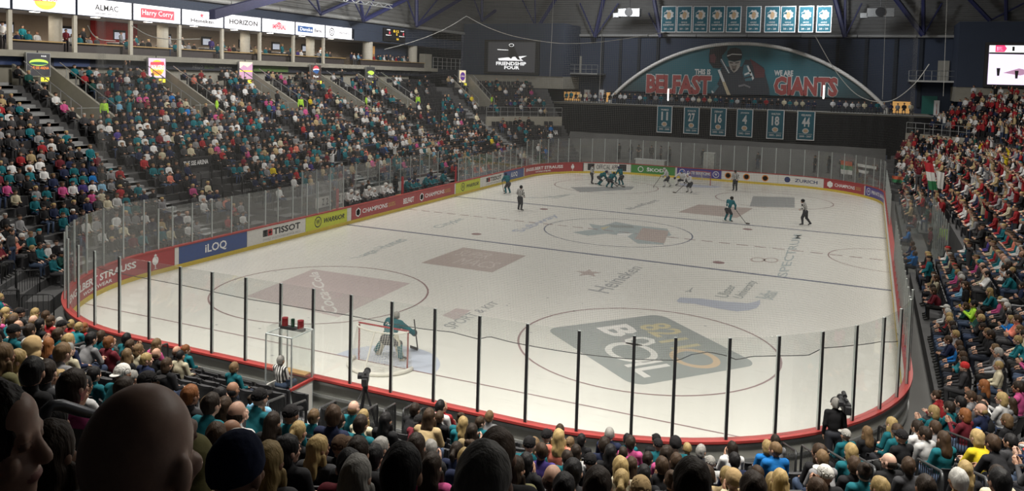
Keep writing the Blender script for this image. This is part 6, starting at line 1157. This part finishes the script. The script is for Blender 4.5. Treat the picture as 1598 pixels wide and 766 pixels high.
def free(u, k, me_):
    return all(q is me_ or q['k'] != k or mdist(u, q['u'], k) >= .5 for q in PL) and all(mdist(u, o_, k) >= BGAP-.02 for o_ in OBST[k])
for q in PL:                     # anybody still squeezed moves to the nearest free seat
    if free(q['u'], q['k'], q): continue
    P0_ = project(np.array([rkp(q['u0'], dk(q['k']), zf(q['k'])+1.185)]))[0]; best = None
    for k in range(max(0, q['k']-2), min(NR, q['k']+3)):
        for du_ in np.arange(-2.6, 2.61, .06):
            if free(q['u0']+du_, k, q):
                P1_ = project(np.array([rkp(q['u0']+du_, dk(k), zf(k)+1.185)]))[0]; e = math.hypot(P1_[0]-P0_[0], P1_[1]-P0_[1])
                if best is None or e < best[0]: best = (e, q['u0']+du_, k)
    if best: q['u'], q['k'], q['dz'] = best[1], best[2], 0
for q in PL:
    f_, k = q['f'], q['k']; (x_, y_), n_ = rk(q['u'], dk(k)); P = (x_, y_); zfl = zf(k); sc = min(1.08, max(.9, 1+q['dz']/1.185)); rz = inward(x_, y_)+random.uniform(-.08, .08)
    jersey = len(f_) > 5; pn = 'sit' if jersey else random.choice(SITP)
    lab = 'spectator with %s in %s top, %s' % (hairtxt(f_[2], f_[3]), cn(f_[4]), where(P[0], P[1], k))
    if jersey: lab = 'spectator with %s in lettered %s jersey, %s' % (hairtxt(f_[2], f_[3]), cn(f_[4]), where(P[0], P[1], k))
    o = person((P[0], P[1], zfl), rz, pn, f_[2], f_[3], f_[4], lab, GRPSP, scale=sc)
    if jersey:
        tx = f_[5].split('/'); torso_text(o, pn, tx[0], .93, .985, -.13, .13)
        if len(tx) > 1: torso_text(o, pn, tx[1], .72, .89, -.06, .06)
        else: torso_text(o, pn, '19', .74, .88, -.09, .09)
    listed.append((P[0], P[1], k, q['u'], o)); SEATS.append((P[0], P[1], zfl, rz, True, '%s, %s top' % (hairtxt(f_[2], f_[3]), cn(f_[4])), k))
listed_np = np.array([q[:3] for q in listed])
# steps of the aisles: pale treads
AISLES = [23.6, 16.6, -.3, -9.4, -18.0, -25.0, 33.5, 47.3, 57.2, 68.5, 92.0, 100.0]
AW = .55
def clash(a): return sum(1 for (x, y, k, u, o) in listed if math.hypot(x-rk(a, dk(k))[0][0], y-rk(a, dk(k))[0][1]) < AW+.3)
AISLES = [min(np.arange(a-4, a+4.01, .1), key=lambda q: (clash(q), abs(q-a))) if 30 < a < 60 else a for a in AISLES]
def in_aisle(u, d):
    for a in AISLES:
        w_ = AW*RC/(RC+d) if (21.5 < a < 34.85 or 47.95 < a < 61.3 or a < -21.5) else AW
        if abs(u-a) < w_+.1*w_: return True
    return False
ais = []
for a in AISLES:
    g = empty('aisle', rkp(a, 2, zf(0)), kind='structure'); g.name = 'floor_aisle'; bpy.context.view_layer.update(); g.matrix_world = Matrix.Identity(4); k1 = 14 if any(abs(a-v) < 1.7 for v in VOM_U) else 20
    for k in range(kstart(a), k1+1):
        for hlf in (0, 1):
            d0 = TD+.8*k+(.4 if hlf else 0); z = zf(k)+(.174 if hlf else .0)+.01; w_ = AW*RC/(RC+d0) if (21.5 < a < 34.85 or 47.95 < a < 61.3 or a < -21.5) else AW
            P = project(np.array([rkp(a, d0, z)]))[0]
            if not (P[2] > 1 and -80 < P[0] < 1680 and -40 < P[1] < 800): continue
            sweep(MB(), a-w_, a+w_, [(d0, z-.18), (d0+.4, z-.18), (d0+.4, z), (d0, z)], step=.6).build('step', STEPM, g)

# ================================================================== the rest of the crowd, seat by seat
def zfl_(k): return zf(k) if k >= 0 else .5
def proj1(P): return project(np.array([P]))[0]
HEROP = np.array([atD(222, 716, 1.38)[:2], atD(-17, 694, 1.74)[:2]]+[atD(x_, y_, D_)[:2] for x_, y_, D_ in ((70, 655, 3.6), (95, 632, 3.66), (125, 641, 3.75), (165, 652, 3.9))])
CAND = []; BARP = np.array(BARPTS+FLAGP)
for k in range(-1, NR):
    d = dk(k) if k >= 0 else 1.42; u = ULO+.5
    while u < UHI-.5:
        arc = (u < -21.5) or (21.5 < u < 34.85) or (47.95 < u < 61.3) or u > 104.3; du = .54*RC/(RC+d) if arc else .54; u += du
        if k < 0 and not (frow(u) and frow(u+.5) and frow(u-.5)): continue
        if (k < kseat(u) and k >= 0) or in_low(u, k) or in_vom(u-du*.75, k+1) or in_vom(u+du*.75, k+1) or in_low(u-du*.6, k) or in_low(u+du*.6, k) or in_aisle(u-du*.5, d) or in_aisle(u+du*.5, d): continue
        (x, y), n = rk(u, d)
        if y > 28 and (9.6 < d < 11.4): continue
        pr = proj1((x, y, zfl_(k)+1.1))
        if not (pr[2] > 1.4 and -25 < pr[0] < 1625 and -30 < pr[1] < 790): continue
        if y > 26 and x < 0 and pr[0] > 862: continue
        if y > 26 and x > 0 and pr[0] < 1402: continue
        nearzone = (x > -12 and y < -30) or (pr[1] > 470 and (pr[0] > 1420 or pr[0] < 300))
        if len(listed_np) and np.min(np.hypot(listed_np[:, 0]-x, listed_np[:, 1]-y)+.9*(listed_np[:, 2] != k)) < .53: continue
        bx_, by_ = x-n[0]*.2, y-n[1]*.2
        if np.min(np.hypot(BARP[:, 0]-bx_, BARP[:, 1]-by_)) < .5 or np.min(np.hypot(HEROP[:, 0]-bx_, HEROP[:, 1]-by_)) < .62: continue
        CAND.append((x, y, k, u, math.atan2(-n[1], -n[0])-PI/2, pr[0], pr[1], pr[2], nearzone))
def pick(pal):
    ks, ws = zip(*pal); return random.choices(ks, ws)[0]
PAL_L = [('teal', 22), ('black', 30), ('white', 15), ('grey', 9), ('navy', 10), ('charcoal', 14), ('red', 4), ('pink', 3), ('maroon', 4), ('cream', 4), ('blue', 1), ('purple', 1), ('coral', 1), ('tan', 3), ('lightblue', 1), ('yellow', .7), ('green', 1)]
PAL_R = [('red', 18), ('white', 20), ('maroon', 14), ('black', 18), ('grey', 7), ('tan', 7), ('cream', 4), ('navy', 4), ('green', 2), ('yellow', 1)]
HAIRS = [('short', 34), ('crop', 8), ('long', 16), ('bob', 9), ('pony', 6), ('bun', 3), ('fringe', 8), ('cap', 8), ('beanie', 3), ('bald', 5)]
HCOLS = [('brown', 26), ('darkbrown', 24), ('black', 14), ('blond', 14), ('lightbrown', 12), ('grey', 8), ('ginger', 3), ('white', 2)]
CAPS = [('black', 5), ('navy', 2), ('teal', 3), ('white', 2), ('red', 1), ('grey', 1)]
PEOPLE = []
for (x, y, k, u, rz, px, py_, D, nz) in CAND:
    fan = x > 0 and y > -3
    occ = .82
    if x < 0:
        if u < -13 and k > 6: occ = .45
        if u < -20: occ = .5 if k < 9 else .3
    else: occ = .93 if fan else .86
    if nz: occ = (.9 if py_ < 600 else .3) if px > 1380 else (.5 if px < 300 and py_ < 590 else .12)
    if nz and D < 3.2: occ = 0
    on = random.random() < occ
    if not on: SEATS.append((x, y, zfl_(k), rz, False, None, k)); continue
    hair = pick(HAIRS); hc = pick(CAPS) if hair in ('cap', 'beanie') else pick(HCOLS); tc_ = pick(PAL_R if fan else PAL_L)
    up = (not nz) and random.random() < (.62 if fan else .05); ps = random.choice(['stand', 'stand1', 'standup']) if up else random.choice(SITP)
    SEATS.append((x, y, zfl_(k), rz, 'stand' not in ps, '%s, %s top' % (hairtxt(hair, hc), cn(tc_)), k)); sh_ = .16 if up else 0; PEOPLE.append((D, x-math.sin(rz)*sh_, y+math.cos(rz)*sh_, zfl_(k), rz+random.uniform(-.1, .1), ps, hair, hc, tc_, max(k, 0)))
# stewards in hi-vis at the foot of each gangway, and one by the visiting fans
for i, u in enumerate(VOM_U):
    q = rkp(u-.25, 1.8+.8*VK-.4 - (0 if u > -21.5 else 0), zf(VK-1)); person(q, inward(q[0], q[1])+PI*(.2 if i % 2 else -.15), 'stand', 'short', 'brown', 'hivis', 'steward in hi-vis jacket at the foot of the %s gangway' % ['arena name', 'red and yellow ball', 'pink and gold', 'red white and blue ball', 'green stripe', 'purple oval'][i])
q = rkp(89.2, 3.0-.3, zf(0)+.0); q = rkp(u_of(*bowl_hit(1468, 330, 1.5)[:2]), 2.72, 0); person((q[0], q[1], .02), inward(q[0], q[1])+1.2, 'stand', 'short', 'brown', 'hivis', 'steward in lime hi-vis vest standing between the stand blocks, right side')
PEOPLE.sort(key=lambda t: t[0]); NIND = 300-len(listed); IND, REST = PEOPLE[:NIND], PEOPLE[NIND:]
for (D, x, y, z, rz, ps, hair, hc, tc_, k) in IND:
    person((x, y, z), rz, ps, hair, hc, tc_, '%s spectator with %s in %s top, %s' % ('standing' if 'stand' in ps else 'seated', hairtxt(hair, hc), cn(tc_), where(x, y, k)), GRPSP)
# --- low-detail crowd: one mesh of real figures
def lowfig(stand):
    V, F, M = [], [], []                    # M: 0 skin 1 top 2 trousers 3 hair
    def loft(rings, n, m, capm=None):
        b0 = len(V)
        for (cx_, cy_, cz_, rx, ry) in rings:
            for i in range(n): a = 2*PI*(i+.5)/n; V.append((cx_+rx*math.cos(a), cy_+ry*math.sin(a), cz_))
        for j in range(len(rings)-1):
            for i in range(n):
                F.append((b0+j*n+i, b0+j*n+(i+1) % n, b0+(j+1)*n+(i+1) % n, b0+(j+1)*n+i)); M.append(m[j] if isinstance(m, list) else m)
        e = b0+(len(rings)-1)*n; V.append((rings[-1][0], rings[-1][1], rings[-1][2]+.01)); t = len(V)-1
        for i in range(n): F.append((e+i, e+(i+1) % n, t, t)); M.append(capm if capm is not None else (m[-1] if isinstance(m, list) else m))
    def limb(pts, r, m):
        b0 = len(V); n = 4
        for i, p in enumerate(pts):
            t = np.array(pts[min(i+1, len(pts)-1)])-np.array(pts[max(i-1, 0)]); t = t/np.linalg.norm(t); s = np.cross(t, (0.3, .1, 1)); s = s/np.linalg.norm(s); w_ = np.cross(t, s)
            for q in range(n): a = 2*PI*q/n; V.append(tuple(np.array(p)+r[i]*(s*math.cos(a)+w_*math.sin(a))))
        for i in range(len(pts)-1):
            for q in range(n): F.append((b0+i*n+q, b0+i*n+(q+1) % n, b0+(i+1)*n+(q+1) % n, b0+(i+1)*n+q)); M.append(m[i] if isinstance(m, list) else m)
    hz, sz = (.9, 1.43) if stand else (.46, 1.0)
    loft([(0, 0, hz, .15, .12), (0, 0, hz+.2, .155, .12), (0, -.02, sz-.12, .19, .13), (0, -.02, sz, .19, .1), (0, 0, sz+.05, .07, .06)], 6, 1); c = sz+.19
    loft([(0, .01, c-.13, .05, .06), (0, .02, c-.06, .07, .085), (0, .01, c+.02, .085, .10), (0, 0, c+.09, .07, .085)], 6, [0, 0, 3], 3)
    b0 = len(V)                              # hair at the back of the head
    V.extend([(-.08, -.06, c-.06), (.08, -.06, c-.06), (.088, -.07, c+.05), (-.088, -.07, c+.05), (0, -.125, c-.04), (0, -.13, c+.05)]); F.extend([(b0, b0+4, b0+5, b0+3), (b0+4, b0+1, b0+2, b0+5)]); M.extend([3, 3])
    for s in (-1, 1):
        if stand == 2: limb([(.18*s, -.02, sz-.02), (.225*s, .12, sz), (.18*s, .2, sz+.25), (.17*s, .21, sz+.36)], [.06, .05, .04, .03], [1, 1, 0])
        else: limb([(.18*s, -.02, sz-.03), (.205*s, .02, sz-.27), (.12*s, .25, sz-.33 if not stand else sz-.42), (.07*s, .33, sz-.32 if not stand else sz-.44)], [.06, .05, .04, .03], [1, 1, 0])
        if stand: limb([(.09*s, 0, hz+.02), (.1*s, .02, .48), (.1*s, 0, .04)], [.09, .07, .05], 2)
        else: limb([(.09*s, 0, .52), (.12*s, .385, .53), (.13*s, .36, .04)], [.09, .07, .05], 2)
    return np.array(V, float), np.array(F, int), np.array(M)
FIG = {0: lowfig(0), 1: lowfig(1), 2: lowfig(2)}
SKC = np.array([(.50, .29, .20), (.56, .34, .25), (.44, .25, .17), (.60, .38, .29)]); TRC = np.array([(.02, .02, .025), (.03, .045, .09), (.015, .015, .015), (.05, .075, .13), (.06, .06, .065)])
VV, FF, CC, nv = [], [], [], 0
def addfig(x, y, z, rz, kind, hcol, tcol):
    global nv
    V, F, M = FIG[kind]; s = random.uniform(.92, 1.06); VV.append((V*s) @ rotz(rz).T+np.array((x, y, z))); FF.append(F+nv); nv += len(V)
    pal = np.array([SKC[random.randrange(4)], np.array(TC[tcol])*random.uniform(.8, 1.2), TRC[random.randrange(5)], HC[hcol] if hcol else SKC[0]]); CC.append(pal[M])
for (D, x, y, z, rz, ps, hair, hc, tc_, k) in REST: addfig(x, y, z, rz, 0 if 'sit' in ps else (2 if ps == 'standup' else 1), None if hair == 'bald' else hc, tc_)
for (x, y, z, rz, ps) in CROWD_EXTRA: addfig(x, y, z, rz+0, 0 if ps == 'sit' else 1, pick(HCOLS), pick(PAL_L if x < -30 else [('white', 4), ('black', 5), ('grey', 3), ('navy', 2), ('teal', 2), ('red', 1), ('cream', 2)]))
V_, F_, C_ = np.concatenate(VV), np.concatenate(FF), np.concatenate(CC)
CRM = mat_oc('crowd', .85, .15, 9, 0, attr='Col')
me = bpy.data.meshes.new('crowd'); tri = F_[:, 2] == F_[:, 3]
lt = np.where(tri, 3, 4).astype(np.int32); ls = np.concatenate([[0], np.cumsum(lt)[:-1]]).astype(np.int32); li = F_.ravel()[~(np.stack([np.zeros(len(F_), bool)]*3+[tri], 1)).ravel()].astype(np.int32)
me.vertices.add(len(V_)); me.vertices.foreach_set('co', V_.astype(np.float32).ravel()); me.loops.add(len(li)); me.loops.foreach_set('vertex_index', li); me.polygons.add(len(F_)); me.polygons.foreach_set('loop_start', ls); me.polygons.foreach_set('loop_total', lt); me.polygons.foreach_set('use_smooth', np.ones(len(F_), bool))
at_ = me.attributes.new('Col', 'FLOAT_COLOR', 'FACE'); at_.data.foreach_set('color', np.c_[C_, np.ones(len(C_))].astype(np.float32).ravel()); me.materials.append(CRM); me.update(calc_edges=True); me.validate()
tag(link('spectator_crowd', me), 'distant crowd of seated and standing spectators filling the stands', 'crowd', None, 'stuff')
print('people', len(listed), len(IND), len(REST), len(CROWD_EXTRA), 'seats', len(SEATS))
# --- seats: the 300 that show largest one by one, the rest joined
SEATS = [s+(float(proj1((s[0], s[1], s[2]+.6))[2]),) for s in SEATS]; SEATS.sort(key=lambda s: s[-1])
for i, s in enumerate(SEATS[:300]):
    g = empty('stadium_seat', s[:3], s[3], ('black stadium seat under the %s, %s' % (s[5], where(s[0], s[1], max(0, s[6]))) if s[5] else 'empty folded black plastic stadium seat, %s' % where(s[0], s[1], max(0, s[6]))), 'seat', 'stadium seats'); link('backrest', ME_BACK, g); link('seat_pan', ME_PAN if s[4] else ME_UP, g); link('pedestal', ME_LEG, g)
VV, FF, nv = [], [], 0
SV = np.array([(-.21, -.20, .42), (.21, -.20, .42), (.21, -.25, .84), (-.21, -.25, .84), (-.21, -.16, .42), (.21, -.16, .42), (.21, -.21, .84), (-.21, -.21, .84), (-.21, -.10, .45), (.21, -.10, .45), (.21, -.12, .80), (-.21, -.12, .80), (-.21, .22, .45), (.21, .22, .45), (-.21, -.16, .45), (.21, -.16, .45)]); SFU = np.array([(0, 1, 2, 3), (7, 6, 5, 4), (3, 2, 6, 7), (0, 3, 7, 4), (1, 5, 6, 2), (11, 10, 9, 8), (4, 5, 9, 8)]); SFD = np.array([(0, 1, 2, 3), (7, 6, 5, 4), (3, 2, 6, 7), (0, 3, 7, 4), (1, 5, 6, 2), (14, 15, 13, 12), (4, 5, 15, 14)])
for s in SEATS[300:]: VV.append(SV @ rotz(s[3]).T+np.array(s[:3])); FF.append((SFD if s[4] else SFU)+nv); nv += len(SV)
me = np_mesh('stadium_seating', np.concatenate(VV), np.concatenate(FF), np.zeros(sum(len(f) for f in FF)), [SEATM], False); tag(link('stadium_seating', me), 'rows of black plastic stadium seats further back in the stands', 'seating', None, 'stuff')
# ================================================================== two men close to the lens, grab rail
def hero(name, head_px, D, rz, hprims, carve, disp, hair, hcol, tcol, label, yaw=0):
    hc = atD(*head_px, D); lo = np.array((0, -.01, 1.185)); P0 = [ell((0, 0, SH+.02), (.17, .13, .12), 2), ell((0, -.01, .76), (.16, .13, .19), 1), ell((0, -.03, .87), (.185, .125, .17), 1), cap((-.16, -.04, .99), (.16, -.04, .99), .07, .07, 1), cap((0, -.045, 1.0), (0, -.04, 1.06), .075, .068, 1), cap((0, -.035, 1.03), (0, -.015, 1.13), .063, .06, 0)]+limbs((.085, 0, SH), (.18, -.04, .985), (.24, .03, .745), (.12, .25, .67), legs_sit['kn'], legs_sit['an'], legs_sit['toe'])
    parts = [surface(P0, .018), surface(head_prims(lo, yaw)+[(q[0], lo+rotz(yaw) @ (q[1]-lo), q[2], rotz(yaw), *q[4:]) if q[0] == 'e' else (q[0], lo+rotz(yaw) @ (q[1]-lo), lo+rotz(yaw) @ (q[2]-lo), *q[3:]) for q in hprims(lo)]+[cap(lo+np.array((0, -.022, -.13)), lo+np.array((0, -.02, -.03)), .06, .06, 0)], .0065, .012, (), None)]
    for s_, w0 in ((1, (-.12, .25, .67)), (-1, (.12, .25, .67))): parts.append(surface(hand(w0, (.35*s_, 1, -.25), (0, .2, 1), s_), .0075, .006))
    v, q, l = join(parts); me = np_mesh('body', v, q, l, [HSKIN, TOP, TROU, SHOE, mat('eyelid', (.3, .17, .12), .5), LIP]); o = link('person', me, None, tuple(hc-rotz(rz) @ lo), (0, 0, rz)); o.color = (*TC[tcol], 1); tag(o, label, 'person')
    if hair:
        h = link('hair', hair, o, tuple(lo), (0, 0, yaw)); h.scale = (HS,)*3; h.color = (*HC[hcol], 1)
    return o
HSKIN = mat('skin_close', (.55, .34, .25), .45, var=.18, scale=30, bump=.05)
skin_extra = lambda lo: [ell(lo+np.array((0, -.05, -.06)), (.07, .055, .075), 0)]
ob = hero('bald', (222, 716), 1.38, .18, skin_extra, (), None, None, None, 'charcoal', 'bald man seen from behind beside the grey grab rail')
SEATS2 = []
HAIR['herocrop'] = hmesh('hair', [ell((0, -.014, .03), (.082, .102, .106), 0)], FACE+EARC+[ell((0, .115, .01), (.085, .06, .075), 0), ell((0, .02, -.15), (.2, .2, .14), 0)], h=.006, amp=.0025, fr=130)
ob2 = hero('profile', (-17, 694), 1.74, -.12, lambda lo: [ell(lo+np.array((0, .075, -.07)), (.026, .022, .035), 0), ell(lo+np.array((0, .045, .055)), (.062, .05, .06), 0), cap(lo+np.array((0, .09, .02)), lo+np.array((0, .108, -.02)), .012, .012, 0)], (), None, HAIR['herocrop'], 'darkbrown', 'black', 'dark-haired man in profile close to the bald man', yaw=.4287-PI/2+.24)
RAILM = mat('grab_rail', (.16, .165, .18), .35, .6)
pts = [atD(70, 700, 3.6), atD(69, 655, 3.6), atD(72, 640, 3.6), atD(80, 632, 3.62), atD(95, 632, 3.66), atD(125, 641, 3.75), atD(165, 652, 3.9)]
pts[0] = np.array((pts[1][0], pts[1][1], surf(offof(pts[1][0], pts[1][1])))); pts.append(np.array((pts[-1][0]+.02, pts[-1][1]+.03, surf(offof(pts[-1][0], pts[-1][1])))))
gr = empty('grab_rail', tuple(pts[0]), label='grey tubular grab rail between the stand seats', cat='railing'); bpy.context.view_layer.update(); gr.matrix_world = Matrix.Identity(4); MB().tube(pts, .026, 12).build('rail_tube', RAILM, gr, smooth=True)
a_, b_ = Vector(pts[2]), Vector(pts[6]); MB().add([a_-Vector((0, 0, .08)), b_-Vector((0, 0, .08)), b_-Vector((0, 0, .5)), a_-Vector((0, 0, .5)), a_-Vector((0, -.02, .08)), b_-Vector((0, -.02, .08)), b_-Vector((0, -.02, .5)), a_-Vector((0, -.02, .5))], [(0, 1, 2, 3), (7, 6, 5, 4), (0, 4, 5, 1), (3, 2, 6, 7)]).build('infill_panel', BLKPL, gr)
# ================================================================== protective net above the near glass
def net_z(px, py_):
    best = None; r = pray(px, py_)
    for u in np.arange(26, 66, .05):
        q = rk(u, -.15)[0]; t = ((q[0]-CP[0])*r[0]+(q[1]-CP[1])*r[1])/(r[0]**2+r[1]**2); P = CP+r*t; e = math.hypot(P[0]-q[0], P[1]-q[1])
        if u < 34 and px < 300 and False: continue
        if best is None or e < best[0]: best = (e, u, P[2])
    return best[1:]
ROPE_PX = [(152, 418), (190, 427), (280, 444), (383, 466), (487, 483), (545, 492), (600, 503), (660, 513), (705, 518), (747, 529), (765, 525), (800, 534), (905, 552), (985, 560), (1058, 562), (1080, 553), (1105, 549), (1130, 554), (1148, 561), (1175, 556), (1215, 555), (1262, 554), (1285, 543), (1330, 539), (1373, 533), (1400, 520)]
bot = [net_z(*q) for q in ROPE_PX]; bot = sorted(bot); bu, bz = np.array([b[0] for b in bot]), np.array([b[1] for b in bot]); U0, U1 = bu[0], bu[-1]
zbot = lambda u: float(np.interp(u, bu, bz)); NETB = mat('safety_net', (.12, .12, .115), .9, var=.1); ZT = 13.5
nt_ = MB(); CELL = .042; TH = .0014
nu = int((U1-U0)/CELL)
us = [U0+(U1-U0)*i/nu for i in range(nu+1)]
for u in us: a, b = rk(u-TH, -.15)[0], rk(u+TH, -.15)[0]; z0 = zbot(u); nt_.poly([(*a, z0), (*b, z0), (*b, ZT), (*a, ZT)])
uc = usteps(U0, U1, .5)
for j in range(int((ZT-2.2)/CELL)):
    z = 2.2+CELL*j
    for a, b in zip(uc[:-1], uc[1:]):
        if z > max(zbot(a), zbot(b)): nt_.poly([rkp(a, -.15, z-TH), rkp(b, -.15, z-TH), rkp(b, -.15, z+TH), rkp(a, -.15, z+TH)])
net = empty('safety_net', rkp(45, -.15, 3), label='dark protective mesh net hanging above the near end glass', cat='net'); bpy.context.view_layer.update(); net.matrix_world = Matrix.Identity(4); o = nt_.build('net_mesh', NETB, net); o['kind'] = 'stuff'
MB().tube([rkp(u, -.15, zbot(u)) for u in usteps(U0, U1, .12)], .011, 5).build('bottom_cord', BLKPL, net)
fd = MB()
for i in range(60):
    u = U0+.5*i/60; o_ = -.15+.05*math.sin(i*.7); a, b = rk(u-.0012, o_)[0], rk(u+.0012, o_)[0]; fd.poly([(*a, 2.9), (*b, 2.9), (*b, ZT), (*a, ZT)])
o = fd.build('gathered_edge', NETB, net); o['kind'] = 'stuff'
MB().tube([rkp(u, -.15, ZT) for u in usteps(U0, U1, .5)], .02, 5).build('top_cable', STEEL, net)
for u in (U0+.1, 40, 48, U1-.1): MB().bar(rkp(u, -.15, ZT), rkp(u, -.15, 20.6), .012, 4).build('hanger_cable', STEEL, net)
# ================================================================== every Empty sits at its thing's base
bpy.context.view_layer.update()
for o in list(bpy.data.objects):
    if o.type != 'EMPTY' or o.parent or o.matrix_world.translation.length > 1e-6: continue
    cs = [c.matrix_world @ Vector(b) for c in o.children if c.type == 'MESH' for b in c.bound_box]
    if not cs: continue
    lo = [min(v[i] for v in cs) for i in range(3)]; hi = [max(v[i] for v in cs) for i in range(3)]; base = Vector(((lo[0]+hi[0])/2, (lo[1]+hi[1])/2, lo[2])); o.location = base
    for c in o.children: c.location = c.location-base
